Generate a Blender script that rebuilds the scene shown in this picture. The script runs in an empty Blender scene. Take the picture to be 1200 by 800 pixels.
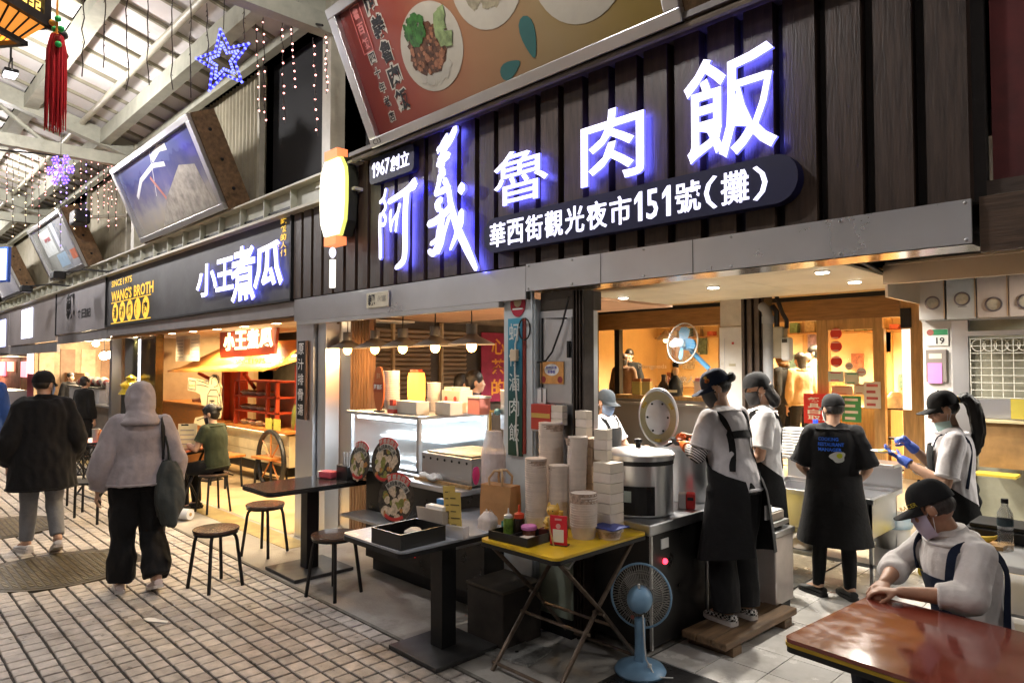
import bpy, bmesh, math, random
from mathutils import Vector, Matrix, noise
import numpy as np
random.seed(7)
PI = math.pi
R = math.radians
SC = bpy.context.scene
COL = SC.collection
# ---------------------------------------------------------------- camera
CAM_H, FPX, YAW, PITCH = 1.75, 800.0, R(45.7), R(2.0)
cam_d = bpy.data.cameras.new("Camera")
cam_d.sensor_width = 36
cam_d.lens = 24.0
cam_d.clip_start = 0.05
cam_d.clip_end = 400
cam = bpy.data.objects.new("Camera", cam_d)
COL.objects.link(cam)
cam.location = (0, 0, CAM_H)
cam.rotation_euler = (PI/2 + PITCH, 0, YAW)
SC.camera = cam
# ---------------------------------------------------------------- world (night above the market roof) and exposure
world = bpy.data.worlds.new("World")
SC.world = world
world.use_nodes = True
wn = world.node_tree.nodes
sky = wn.new("ShaderNodeTexSky")
sky.sky_type = 'NISHITA'
sky.sun_disc = False
sky.sun_elevation = R(-6)
sky.sun_rotation = R(200)
wn["Background"].inputs[1].default_value = 0.05
world.node_tree.links.new(sky.outputs[0], wn["Background"].inputs[0])
SC.view_settings.view_transform = 'Standard'
SC.view_settings.look = 'None'
SC.view_settings.exposure = 0.08
SC.view_settings.gamma = 1.0
SC.cycles.use_denoising = True
try:
 SC.cycles.denoiser = 'OPENIMAGEDENOISE'
except Exception:
 pass
SC.cycles.max_bounces = 7
SC.cycles.diffuse_bounces = 4
SC.cycles.glossy_bounces = 4
SC.cycles.transmission_bounces = 6
SC.cycles.transparent_max_bounces = 12
SC.cycles.sample_clamp_indirect = 6.0
SC.cycles.caustics_reflective = False
SC.cycles.caustics_refractive = False
# ---------------------------------------------------------------- materials
MATS = {}
def mat(name, col=(.5, .5, .5), rough=.5, metal=0.0, var=.08, scale=6.0, bump=0.0, bscale=60.0, stretch=None,
  emit=None, power=0.0, trans=0.0, alpha=1.0, coat=0.0, spec=.5, sheen=0.0, rnd=0.0, dirt=None, rvar=0.0, ior=1.45, sss=0.0):
 """A node material: base colour broken up by noise, optional grain, relief, wear patches and glow."""
 if name in MATS:
  return MATS[name]
 m = bpy.data.materials.new(name)
 m.use_nodes = True
 nt = m.node_tree
 N, L = nt.nodes, nt.links
 b = N["Principled BSDF"]
 b.inputs["Roughness"].default_value = rough
 b.inputs["Metallic"].default_value = metal
 b.inputs["Specular IOR Level"].default_value = spec
 b.inputs["IOR"].default_value = ior
 b.inputs["Coat Weight"].default_value = coat
 b.inputs["Coat Roughness"].default_value = .08
 b.inputs["Sheen Weight"].default_value = sheen
 b.inputs["Transmission Weight"].default_value = trans
 b.inputs["Alpha"].default_value = alpha
 if sss:
  b.inputs["Subsurface Weight"].default_value = sss
  b.inputs["Subsurface Radius"].default_value = (.02, .008, .004)
 c = (col[0], col[1], col[2], 1)
 b.inputs["Base Color"].default_value = c
 tc = N.new("ShaderNodeTexCoord")
 src = tc.outputs["Object"]
 geo = N.new("ShaderNodeNewGeometry")
 if rnd > 0 and not stretch:
  src = geo.outputs["Position"]
 if stretch:
  mp = N.new("ShaderNodeMapping")
  mp.inputs["Scale"].default_value = stretch
  L.new(src, mp.inputs[0])
  src = mp.outputs[0]
 out = None
 if var > 0:
  n = N.new("ShaderNodeTexNoise")
  n.inputs["Scale"].default_value = scale
  n.inputs["Detail"].default_value = 6
  n.inputs["Roughness"].default_value = .62
  L.new(src, n.inputs["Vector"])
  r = N.new("ShaderNodeMapRange")
  r.inputs[1].default_value = .3
  r.inputs[2].default_value = .7
  r.inputs[3].default_value = 1 - var * 1.6
  r.inputs[4].default_value = 1 + var
  L.new(n.outputs["Fac"], r.inputs[0])
  fac = r.outputs[0]
  if rnd > 0:
   oi = N.new("ShaderNodeObjectInfo")
   r2 = N.new("ShaderNodeMapRange")
   r2.inputs[3].default_value = 1 - rnd
   r2.inputs[4].default_value = 1 + rnd
   L.new(oi.outputs["Random"], r2.inputs[0])
   mu = N.new("ShaderNodeMath")
   mu.operation = 'MULTIPLY'
   L.new(fac, mu.inputs[0])
   L.new(r2.outputs[0], mu.inputs[1])
   fac = mu.outputs[0]
  mx = N.new("ShaderNodeVectorMath")
  mx.operation = 'SCALE'
  mx.inputs[0].default_value = col[:3]
  L.new(fac, mx.inputs["Scale"])
  out = mx.outputs[0]
  if rvar > 0:
   r3 = N.new("ShaderNodeMapRange")
   r3.inputs[1].default_value = .3
   r3.inputs[2].default_value = .7
   r3.inputs[3].default_value = max(.02, rough - rvar)
   r3.inputs[4].default_value = min(1, rough + rvar)
   L.new(n.outputs["Fac"], r3.inputs[0])
   L.new(r3.outputs[0], b.inputs["Roughness"])
 if dirt:
  dc, dscale, lo, hi = dirt
  n2 = N.new("ShaderNodeTexNoise")
  n2.inputs["Scale"].default_value = dscale
  n2.inputs["Detail"].default_value = 8
  n2.inputs["Roughness"].default_value = .7
  L.new(geo.outputs["Position"], n2.inputs["Vector"])
  r4 = N.new("ShaderNodeMapRange")
  r4.inputs[1].default_value = lo
  r4.inputs[2].default_value = hi
  L.new(n2.outputs["Fac"], r4.inputs[0])
  mx2 = N.new("ShaderNodeMix")
  mx2.data_type = 'RGBA'
  mx2.inputs[7].default_value = (dc[0], dc[1], dc[2], 1)
  if out is None:
   mx2.inputs[6].default_value = c
  else:
   L.new(out, mx2.inputs[6])
  L.new(r4.outputs[0], mx2.inputs[0])
  out = mx2.outputs[2]
 if out is not None:
  L.new(out, b.inputs["Base Color"])
 if bump > 0:
  n3 = N.new("ShaderNodeTexNoise")
  n3.inputs["Scale"].default_value = bscale
  n3.inputs["Detail"].default_value = 4
  L.new(src, n3.inputs["Vector"])
  bp = N.new("ShaderNodeBump")
  bp.inputs["Strength"].default_value = bump
  bp.inputs["Distance"].default_value = .01
  L.new(n3.outputs["Fac"], bp.inputs["Height"])
  L.new(bp.outputs[0], b.inputs["Normal"])
 if emit:
  b.inputs["Emission Color"].default_value = (emit[0], emit[1], emit[2], 1)
  b.inputs["Emission Strength"].default_value = power
 MATS[name] = m
 return m
def steel(name, col=(.62, .63, .65), rough=.28, stretch=None, bump=.0):
 col = tuple(min(.85, c*1.18) for c in col)
 return mat(name, col, rough + .05, 1.0, .04, 2.2, .01, 5, None, rvar=.025)
def wood(name, col, rough=.5, stretch=(6, 6, .6), var=.3, coat=0.0, rnd=.12):
 return mat(name, col, rough, 0, var, 7, .25, 18, stretch, coat=coat, rnd=rnd, rvar=.1)
def glow(name, col, power):
 return mat(name, col, .6, 0, 0, emit=col, power=power)
# ---------------------------------------------------------------- mesh building
class MB:
 def __init__(s):
  s.v = []
  s.f = []
  s.m = []
 def add(s, vs, fs, mi=0, M=None):
  o = len(s.v)
  if M is not None:
   vs = [M @ Vector(p) for p in vs]
  s.v += [tuple(p) for p in vs]
  s.f += [tuple(i + o for i in f) for f in fs]
  s.m += [mi] * len(fs)
  return s
 def box(s, x0, x1, y0, y1, z0, z1, mi=0, M=None, ch=0.0):
  if ch <= 0:
   vs = [(x, y, z) for z in (z0, z1) for y in (y0, y1) for x in (x0, x1)]
   return s.add(vs, [(0, 2, 3, 1), (4, 5, 7, 6), (0, 1, 5, 4), (2, 6, 7, 3), (0, 4, 6, 2), (1, 3, 7, 5)], mi, M)
  bm = bmesh.new()
  bmesh.ops.create_cube(bm, size=1)
  for v in bm.verts:
   v.co = Vector(((x0 + x1)/2 + v.co.x*(x1 - x0), (y0 + y1)/2 + v.co.y*(y1 - y0), (z0 + z1)/2 + v.co.z*(z1 - z0)))
  bmesh.ops.bevel(bm, geom=list(bm.edges), offset=ch, segments=2, affect='EDGES', profile=.5)
  bm.verts.index_update()
  vs = [v.co.copy() for v in bm.verts]
  fs = [[v.index for v in f.verts] for f in bm.faces]
  bm.free()
  return s.add(vs, fs, mi, M)
 def rings(s, rs, closed_ends=True, mi=0, M=None, loop=False):
  n = len(rs[0])
  vs = [p for r in rs for p in r]
  fs = []
  for k in range(len(rs) - 1):
   for i in range(n):
    j = (i + 1) % n
    fs.append((k*n + i, k*n + j, (k + 1)*n + j, (k + 1)*n + i))
  if loop:
   k = len(rs) - 1
   for i in range(n):
    j = (i + 1) % n
    fs.append((k*n + i, k*n + j, j, i))
  elif closed_ends:
   fs.append(tuple(reversed(range(n))))
   fs.append(tuple((len(rs) - 1)*n + i for i in range(n)))
  return s.add(vs, fs, mi, M)
 def lathe(s, prof, c=(0, 0, 0), n=24, mi=0, M=None, sx=1, sy=1, caps=True):
  rs = [[(c[0] + r*sx*math.cos(2*PI*i/n), c[1] + r*sy*math.sin(2*PI*i/n), c[2] + z) for i in range(n)] for r, z in prof]
  return s.rings(rs, caps, mi, M)
 def tube(s, pts, r, n=8, mi=0, M=None, flat=1.0, up=None, caps=True, loop=False):
  """Sweep along a polyline; r is one radius or one per point; flat squeezes the section."""
  P = [Vector(p) for p in pts]
  k = len(P)
  rr = r if isinstance(r, (list, tuple)) else [r]*k
  rs = []
  prev = None
  for i in range(k):
   if loop:
    t = (P[(i + 1) % k] - P[i - 1])
   else:
    t = (P[min(i + 1, k - 1)] - P[max(i - 1, 0)])
   if t.length < 1e-9:
    t = Vector((0, 0, 1))
   t.normalize()
   if prev is None:
    a = Vector(up) if up else (Vector((0, 0, 1)) if abs(t.z) < .9 else Vector((1, 0, 0)))
   else:
    a = prev
   a = a - t*a.dot(t)
   if a.length < 1e-6:
    a = t.orthogonal()
   a.normalize()
   prev = a
   b = t.cross(a)
   rs.append([P[i] + a*(rr[i]*flat*math.cos(2*PI*q/n)) + b*(rr[i]*math.sin(2*PI*q/n)) for q in range(n)])
  return s.rings(rs, caps, mi, M, loop)
 def cyl(s, c, r, z0, z1, n=20, mi=0, M=None, r1=None):
  return s.lathe([(r, z0), (r if r1 is None else r1, z1)], c, n, mi, M)
 def ball(s, c, rx, ry=None, rz=None, n=12, m=8, mi=0, M=None):
  ry = rx if ry is None else ry
  rz = rx if rz is None else rz
  rs = []
  for k in range(1, m):
   a = PI*k/m
   rs.append([(c[0] + rx*math.sin(a)*math.cos(2*PI*i/n), c[1] + ry*math.sin(a)*math.sin(2*PI*i/n), c[2] - rz*math.cos(a)) for i in range(n)])
  vs = [p for r in rs for p in r]
  lo, hi = len(vs), len(vs) + 1
  vs += [(c[0], c[1], c[2] - rz), (c[0], c[1], c[2] + rz)]
  fs = []
  for k in range(m - 2):
   for i in range(n):
    j = (i + 1) % n
    fs.append((k*n + i, k*n + j, (k + 1)*n + j, (k + 1)*n + i))
  for i in range(n):
   j = (i + 1) % n
   fs.append((lo, j, i))
   fs.append((hi, (m - 2)*n + i, (m - 2)*n + j))
  return s.add(vs, fs, mi, M)
 def prism(s, poly, h0, h1, mi=0, M=None):
  """Polygon in xy, pushed from h0 to h1 along z (fan-free n-gon caps)."""
  n = len(poly)
  vs = [(p[0], p[1], h0) for p in poly] + [(p[0], p[1], h1) for p in poly]
  fs = [tuple(reversed(range(n))), tuple(range(n, 2*n))]
  for i in range(n):
   j = (i + 1) % n
   fs.append((i, j, n + j, n + i))
  return s.add(vs, fs, mi, M)
 def mesh(s, name, mats):
  me = bpy.data.meshes.new(name)
  me.from_pydata(s.v, [], s.f)
  mats = mats if isinstance(mats, (list, tuple)) else [mats]
  for m in mats:
   me.materials.append(m)
  if len(mats) > 1:
   me.polygons.foreach_set("material_index", s.m)
  me.update()
  bm = bmesh.new()
  bm.from_mesh(me)
  bmesh.ops.recalc_face_normals(bm, faces=bm.faces)
  bm.to_mesh(me)
  bm.free()
  return me
 def build(s, name, mats, parent=None, smooth=False, loc=None):
  o = link(name, s.mesh(name, mats), parent)
  if smooth:
   shade(o.data, 40)
  if loc is not None:
   o.location = loc
  return o
def shade(me, deg=40):
 me.polygons.foreach_set("use_smooth", [True]*len(me.polygons))
 bm = bmesh.new()
 bm.from_mesh(me)
 lim = R(deg)
 for e in bm.edges:
  e.smooth = len(e.link_faces) == 2 and e.calc_face_angle(0) < lim
 bm.to_mesh(me)
 bm.free()
def link(name, data, parent=None):
 o = bpy.data.objects.new(name, data)
 COL.objects.link(o)
 if parent is not None:
  o.parent = parent
 return o
def tag(o, label, cat, group=None, kind=None):
 if label:
  o["label"] = label
 if cat:
  o["category"] = cat
 if group:
  o["group"] = group
 if kind:
  o["kind"] = kind
 return o
def thing(name, label, cat, loc=(0, 0, 0), rz=0.0, group=None):
 o = link(name, None)
 o.empty_display_size = .1
 o.location = loc
 o.rotation_euler = (0, 0, rz)
 return tag(o, label, cat, group)
def dup(root, loc=None, rz=None, label=None):
 r = root.copy()
 COL.objects.link(r)
 if loc is not None:
  r.location = loc
 if rz is not None:
  r.rotation_euler = (0, 0, rz)
 if label:
  r["label"] = label
 for ch in list(root.children):
  c = ch.copy()
  COL.objects.link(c)
  c.parent = r
  for g in list(ch.children):
   d = g.copy()
   COL.objects.link(d)
   d.parent = c
 return r
def boxp(name, m, parent, x0, x1, y0, y1, z0, z1, ch=0.0):
 return MB().box(x0, x1, y0, y1, z0, z1, ch=ch).build(name, m, parent)
def light(kind, loc, power, col, parent=None, size=.1, rot=None, spot=None, blend=.5, shape='DISK', sy=None):
 d = bpy.data.lights.new("lamp_light", kind)
 d.energy = power
 d.color = col
 if kind == 'AREA':
  d.shape = shape
  d.size = size
  if sy:
   d.size_y = sy
 elif kind in ('POINT', 'SPOT'):
  d.shadow_soft_size = size
  if spot:
   d.spot_size = spot
   d.spot_blend = blend
 o = bpy.data.objects.new("lamp_light", d)
 COL.objects.link(o)
 o.location = loc
 if rot:
  o.rotation_euler = rot
 if parent is not None:
  o.parent = parent
 return o
# ---------------------------------------------------------------- writing
TXT = {}
def text_mesh(body, bold=0.0, res=2):
 key = (body, bold, res)
 if key not in TXT:
  c = bpy.data.curves.new("lettering", 'FONT')
  c.body = body
  c.size = 1
  c.offset = bold
  c.resolution_u = res
  c.fill_mode = 'FRONT'
  o = bpy.data.objects.new("lettering", c)
  me = bpy.data.meshes.new_from_object(o)
  vs = [tuple(v.co) for v in me.vertices]
  fs = [tuple(p.vertices) for p in me.polygons]
  bpy.data.meshes.remove(me)
  bpy.data.objects.remove(o)
  bpy.data.curves.remove(c)
  TXT[key] = (vs, fs)
 return TXT[key]
def solid_text(body, depth, bold=0.0, box=None, res=2, shear=0.0):
 """Letters as a solid MB in the xy plane (front at z = depth), fitted to box (x0, y0, x1, y1)."""
 vs, fs = text_mesh(body, bold, res)
 xs = [v[0] for v in vs]
 ys = [v[1] for v in vs]
 x0, x1, y0, y1 = min(xs), max(xs), min(ys), max(ys)
 if box:
  kx = (box[2] - box[0])/max(1e-6, x1 - x0)
  ky = (box[3] - box[1])/max(1e-6, y1 - y0)
  P = [(box[0] + (v[0] - x0)*kx + shear*(v[1] - y0)*ky, box[1] + (v[1] - y0)*ky) for v in vs]
 else:
  P = [(v[0], v[1]) for v in vs]
 mb = MB()
 n = len(P)
 mb.add([(p[0], p[1], depth) for p in P], fs, 0)
 if depth > .0045:
  cnt = {}
  for f in fs:
   for a, b in zip(f, f[1:] + f[:1]):
    cnt[(a, b)] = 1
  ed = [(a, b) for (a, b) in cnt if (b, a) not in cnt]
  vs2 = [(p[0], p[1], depth) for p in P] + [(p[0], p[1], 0) for p in P]
  mb.add(vs2, [(b, a, n + a, n + b) for a, b in ed], 1)
  mb.add([(p[0], p[1], 0) for p in P], [tuple(reversed(f)) for f in fs], 2)
 return mb
FRONT = Matrix(((1, 0, 0, 0), (0, 0, -1, 0), (0, 1, 0, 0), (0, 0, 0, 1)))     # xy sheet -> xz sheet that faces -y
def facing(loc, rz=0.0, tilt=0.0):
 """Sheet in xy -> upright sheet at loc, facing -y turned by rz, leaning back by tilt."""
 return Matrix.Translation(loc) @ Matrix.Rotation(rz, 4, 'Z') @ Matrix.Rotation(-tilt, 4, 'X') @ FRONT
def write(body, M, box, m, parent, depth=.002, bold=0.0, name="lettering", shear=0.0, side=None):
 if name == "lettering" and 1 < len(body) < 7 and all(ord(c) > 0x3000 for c in body):
  w = (box[2] - box[0])/len(body)
  for i, c in enumerate(body):
   write(c, M, (box[0] + (i + .04)*w, box[1], box[0] + (i + .96)*w, box[3]), m, parent, depth, bold, "character", shear, side)
  return None
 if name == "lettering" and " " in body:
  ws = body.split(" ")
  n = sum(len(w) for w in ws) + .6*(len(ws) - 1)
  x = box[0]
  for w in ws:
   x2 = x + (box[2] - box[0])*len(w)/n
   write(w, M, (x, box[1], x2, box[3]), m, parent, depth, bold, "word", shear, side)
   x = x2 + (box[2] - box[0])*.6/n
  return None
 if name == "lettering" and len(body) == 1:
  name = "character"
 mb = solid_text(body, depth, bold, box, shear=shear)
 o = MB()
 o.v = [tuple(M @ Vector(p)) for p in mb.v]
 o.f = mb.f
 o.m = mb.m
 me = bpy.data.meshes.new("print " + body)
 me.from_pydata(o.v, [], o.f)
 me.materials.append(m)
 if side is not None:
  me.materials.append(side)
  me.materials.append(side)
  me.polygons.foreach_set("material_index", o.m)
 me.update()
 return link(name, me, parent)
# pixel of the photograph -> point on the plane y = Y (used to carry traced brush strokes onto the sign's real plane)
_s, _c, _sp, _cp = math.sin(YAW), math.cos(YAW), math.sin(PITCH), math.cos(PITCH)
_F, _R, _U = Vector((-_s*_cp, _c*_cp, _sp)), Vector((_c, _s, 0)), Vector((_s*_sp, -_c*_sp, _cp))
def on_y(px, py, Y):
 d = _F + _R*((px - 600)/FPX) + _U*((400 - py)/FPX)
 t = Y/d.y
 return Vector((d.x*t, Y, CAM_H + d.z*t))
# ================================================================ SETTING: ground
def slab(name, m, x0, x1, y0, y1, z0, z1, label=None):
 o = MB().box(x0, x1, y0, y1, z0, z1).build(name, m)
 o["kind"] = "structure"
 if label:
  o["label"] = label
 return o
m_grout = mat("street grout", (.055, .05, .045), .9, var=.25, scale=20, bump=.4, bscale=120)
m_tile = mat("street paver", (.46, .42, .385), .42, var=.26, scale=11, bump=.5, bscale=150, rnd=.2, dirt=((.09, .075, .06), 3.1, .52, .80), rvar=.2)
street = slab("street", m_grout, -60, 14, -5.0, 2.575, -.3, -.012, "market street paved with small square stone pavers")
TS, GX, GY, TH = .116, .0125, .0145, .0
TX0, TX1, TY1 = -15.2, -1.2, 2.57
def paver(seed):
 rn = random.Random(seed)
 a, b = (TS - GX)/2, (TS - GY)/2
 j = lambda: rn.uniform(-.0018, .0018)
 t = .0045
 mb = MB()
 base = [(-a + j(), -b + j()), (a + j(), -b + j()), (a + j(), b + j()), (-a + j(), b + j())]
 top = [(x*(1 - t/a), y*(1 - t/b)) for x, y in base]
 h = [rn.uniform(-.0015, .001) for _ in range(4)]
 vs = [(x, y, -.02) for x, y in base] + [(x, y, -.0035 + h[i]) for i, (x, y) in enumerate(base)] + [(x, y, h[i]) for i, (x, y) in enumerate(top)]
 fs = [(8, 9, 10, 11)]
 for k in (0, 4):
  for i in range(4):
   q = (i + 1) % 4
   fs.append((k + i, k + q, k + 4 + q, k + 4 + i))
 return vs, fs
PV = [paver(k) for k in range(14)]
pv_me = []
for vs, fs in PV:
 me = bpy.data.meshes.new("paver")
 me.from_pydata(vs, [], fs)
 me.materials.append(m_tile)
 me.update()
 pv_me.append(me)
cells = []
nx = int((TX1 - TX0)/TS)
ny = int((TY1 + 2.4)/TS)
holes = [(-6.98, 1.35, .6), (-9.2, 1.2, .6)]
for i in range(nx):
 for q in range(ny):
  x, y = TX0 + (i + .5)*TS, TY1 - (q + .5)*TS
  v = Vector((x, y, -CAM_H))
  dz = v.dot(_F)
  if dz < .5:
   continue
  if any((x - hx)**2 + (y - hy)**2 < (hr + .02)**2 for hx, hy, hr in holes):
   continue
  px, py = FPX*v.dot(_R)/dz, FPX*v.dot(_U)/dz
  inside = abs(px) < 640 and abs(py) < 430
  hid = (x > -3.75 and y > 2.2)
  cells.append((0 if inside and not hid else 1, dz, x, y))
cells.sort()
rest = MB()
rng = random.Random(3)
for k, (a, dz, x, y) in enumerate(cells):
 dzr = rng.uniform(-.0015, .0015)
 if k < 300 and a == 0:
  o = link("paver", pv_me[k % 14], street)
  o.location = (x, y, dzr)
  o.rotation_euler = (0, 0, rng.uniform(-.012, .012))
 else:
  vs, fs = PV[rng.randrange(14)]
  rest.v += [(vx + x, vy + y, vz + dzr) for vx, vy, vz in vs]
  o2 = len(rest.v) - len(vs)
  rest.f += [tuple(i + o2 for i in f) for f in fs]
me = bpy.data.meshes.new("more_pavers")
me.from_pydata(rest.v, [], rest.f)
me.materials.append(m_tile)
me.update()
mp_ = link("more_pavers", me, street)
mp_["kind"] = "stuff"
# beyond the built pavers: the same grid as relief in the material
m_far = mat("far paving", (.36, .34, .31), .6, var=.15, scale=5, bump=.2)
nt = m_far.node_tree
bt = nt.nodes.new("ShaderNodeTexBrick")
bt.offset = 0
bt.inputs["Scale"].default_value = 1
bt.inputs["Brick Width"].default_value = TS
bt.inputs["Row Height"].default_value = TS
bt.inputs["Mortar Size"].default_value = .006
bt.inputs["Color1"].default_value = (.38, .36, .33, 1)
bt.inputs["Color2"].default_value = (.32, .30, .28, 1)
bt.inputs["Mortar"].default_value = (.06, .055, .05, 1)
tcn = nt.nodes.new("ShaderNodeTexCoord")
nt.links.new(tcn.outputs["Object"], bt.inputs["Vector"])
nt.links.new(bt.outputs["Color"], nt.nodes["Principled BSDF"].inputs["Base Color"])
MB().box(-60, TX0, -5, 2.57, -.01, -.001).build("far_paving", m_far, street)
MB().box(TX1, 14, -5, 2.57, -.01, -.001).build("far_paving", m_far, street)
MB().box(TX0, TX1, -5, TY1 - ny*TS, -.01, -.001).build("far_paving", m_far, street)
# concrete apron under the stalls, kerb strip, and the white tiled kitchen floor
m_conc = mat("worn concrete", (.34, .32, .29), .55, var=.22, scale=3.2, bump=.25, bscale=70, dirt=((.12, .10, .08), 1.7, .52, .75), rvar=.2)
apron = slab("pavement", m_conc, -60, -2.42, 2.60, 9.5, -.3, -.002, "smooth worn concrete pavement under the stalls")
m_kerb = mat("kerb strip", (.16, .15, .13), .8, var=.25, scale=14, bump=.3)
slab("kerb_strip", m_kerb, -60, -2.42, 2.575, 2.60, -.3, -.001)
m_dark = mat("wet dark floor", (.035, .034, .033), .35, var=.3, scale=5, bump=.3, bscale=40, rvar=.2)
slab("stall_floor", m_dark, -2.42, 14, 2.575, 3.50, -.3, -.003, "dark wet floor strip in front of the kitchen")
m_wgrout = mat("kitchen grout", (.09, .085, .08), .8, var=.2)
kfloor = slab("kitchen_floor", m_wgrout, -2.42, 6, 3.50, 9.5, -.3, -.008, "white tiled kitchen floor")
m_wtile = mat("white floor tile", (.62, .60, .57), .22, var=.08, scale=4, bump=.04, bscale=15, rnd=.07, dirt=((.34, .31, .27), 2.2, .5, .8), rvar=.12)
tile_mb = MB().box(-.1452, .1452, -.1452, .1452, -.02, 0, ch=.0015)
tme = tile_mb.mesh("floor_tile", m_wtile)
for i in range(14):
 for q in range(13):
  o = link("floor_tile", tme, kfloor)
  o.location = (-2.40 + .148 + i*.2955, 3.505 + .148 + q*.2955, rng.uniform(-.001, .001))
# broad tan floor band inside the left shop
m_tan = mat("tan shop floor", (.55, .40, .22), .45, var=.15, scale=2.2, bump=.1, dirt=((.30, .21, .10), 1.3, .5, .75), rvar=.15)
slab("shop_floor", m_tan, -15, -6.75, 3.35, 9.5, -.1, .001, "tan floor of the broth shop")
slab("floor_stripe", mat("ochre stripe", (.33, .25, .10), .5, var=.2), -15, -6.2, 3.05, 3.30, -.1, .0015)
# manhole covers
def manhole(c, r, label):
 t = thing("manhole_cover", label, "manhole cover", (c[0], c[1], 0), 0, "manhole covers in the street")
 m1 = mat("cast iron", (.10, .085, .06), .5, .6, .3, 10, .3, 50, rvar=.15)
 MB().lathe([(r - .05, -.02), (r - .05, .004), (r - .062, .005)], n=48).build("cover", m1, t, True)
 MB().rings([[(rr*math.cos(a), rr*math.sin(a), z) for a in [2*PI*i/48 for i in range(48)]] for rr, z in ((r, -.02), (r, .003), (r - .042, .003), (r - .042, -.02))], False).build("rim", m1, t)
 st = MB()
 k = int(r*2/.05)
 for i in range(k):
  for q in range(k):
   x, y = (i - k/2 + .5)*.05, (q - k/2 + .5)*.05
   if x*x + y*y < (r - .09)**2:
    st.box(x - .016, x + .016, y - .016, y + .016, .003, .009)
 s = st.build("studs", mat("lit stud", (.20, .165, .10), .4, .7, .3, 14), t)  # yellowish tone paints the light caught on the studs
 s["kind"] = "stuff"
manhole((-6.98, 1.35), .6, "round dark iron manhole cover behind the hooded walker's feet")
manhole((-9.2, 1.2), .6, "round dark iron manhole cover farther away at the left edge")
# ================================================================ ARCADE: posts, roof, upper wall
m_paint = mat("pale green steel paint", (.45, .45, .37), .45, var=.12, scale=5, bump=.06, dirt=((.22, .20, .14), 3, .58, .85))
m_paint2 = mat("cream steel paint", (.50, .47, .37), .45, var=.12, scale=5, dirt=((.25, .21, .14), 3, .58, .85))
m_roof = mat("white roof sheet", (.74, .70, .69), .6, var=.06, scale=1.2, rnd=.06, dirt=((.5, .47, .43), 1.4, .55, .8))
m_batten = mat("roof batten", (.30, .28, .20), .5, var=.15)
m_corr = mat("corrugated cladding", (.40, .36, .26), .5, var=.12, scale=3, dirt=((.2, .17, .11), 2, .55, .8))
KR, ZR, YR = .28, 5.42, 3.5
def zr(y):
 return ZR + KR*(YR - y)
arc = thing("arcade_roof", "pale steel arcade roof of white sheets spanning the market street", "roof", (0, 0, 0))
YE = -3.0
frames = [-25.2, -18.9, -12.5, -6.15, .2, 6.5]
sheet = MB()
L_ = math.hypot(1.6, 1.6*KR)
ang = -math.atan(KR)
bx = MB().box(-.52, .52, -.78, .78, 0, .02)
rme = bx.mesh("roof_sheet", m_roof)
for i in range(28):
 for q in range(4):
  x = -27.5 + i*1.06
  y = 3.5 - .8 - q*1.6
  o = link("roof_sheet", rme, arc)
  o.location = (x, y, zr(y) + .03)
  o.rotation_euler = (ang, 0, 0)
bme = MB().box(-.022, .022, -3.3, 3.3, -.03, .01).mesh("roof_batten", m_batten)
for i in range(56):
 x = -28.03 + i*.53
 o = link("roof_batten", bme, arc)
 o.location = (x, .3, zr(.3) + .018)
 o.rotation_euler = (ang, 0, 0)
for y, w, h, z in ((3.42, .05, .12, -.06), (2.92, .07, .24, -.14), (1.92, .09, .20, -.12), (.9, .05, .1, -.06), (-.1, .05, .1, -.06), (-1.1, .07, .2, -.12), (-2.1, .05, .1, -.06)):
 boxp("purlin", m_paint, arc, -28, 4, y - w, y + w, zr(y) + z - h/2, zr(y) + z + h/2 - .012)
MB().tube([(-28, 2.6, zr(2.6) - .07), (4, 2.6, zr(2.6) - .07)], .045, 10).build("pipe_purlin", m_paint2, arc, True)
for x in frames:
 mb = MB()
 y0, y1 = -3, 3.55
 mb.add([(x - .07, y0, zr(y0) - .02), (x + .07, y0, zr(y0) - .02), (x - .07, y1, zr(y1) - .02), (x + .07, y1, zr(y1) - .02),
   (x - .07, y0, zr(y0) - .28), (x + .07, y0, zr(y0) - .28), (x - .07, y1, zr(y1) - .28), (x + .07, y1, zr(y1) - .28)],
           [(0, 1, 3, 2), (4, 6, 7, 5), (0, 4, 5, 1), (2, 3, 7, 6), (0, 2, 6, 4), (1, 5, 7, 3)])
 mb.build("rafter", m_paint, arc)
 boxp("tie_beam", m_paint, arc, x + .1, x + .24, -3, 3.5, 4.98, 5.16)
 MB().box(x + .02, x + .18, 3.34, 3.5, 3.56, 5.4).box(x - .02, x + .22, 3.30, 3.52, 3.50, 3.56).build("post", m_paint2, arc)
 MB().tube([(x + .17, 2.2, 5.05), (x + .05, 1.4, zr(1.4) - .3)], .035, 6).build("brace", m_paint, arc)
 MB().tube([(x + .17, -.2, 5.05), (x + .05, -1.0, zr(-1.) - .3)], .035, 6).build("brace", m_paint, arc)
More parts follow.
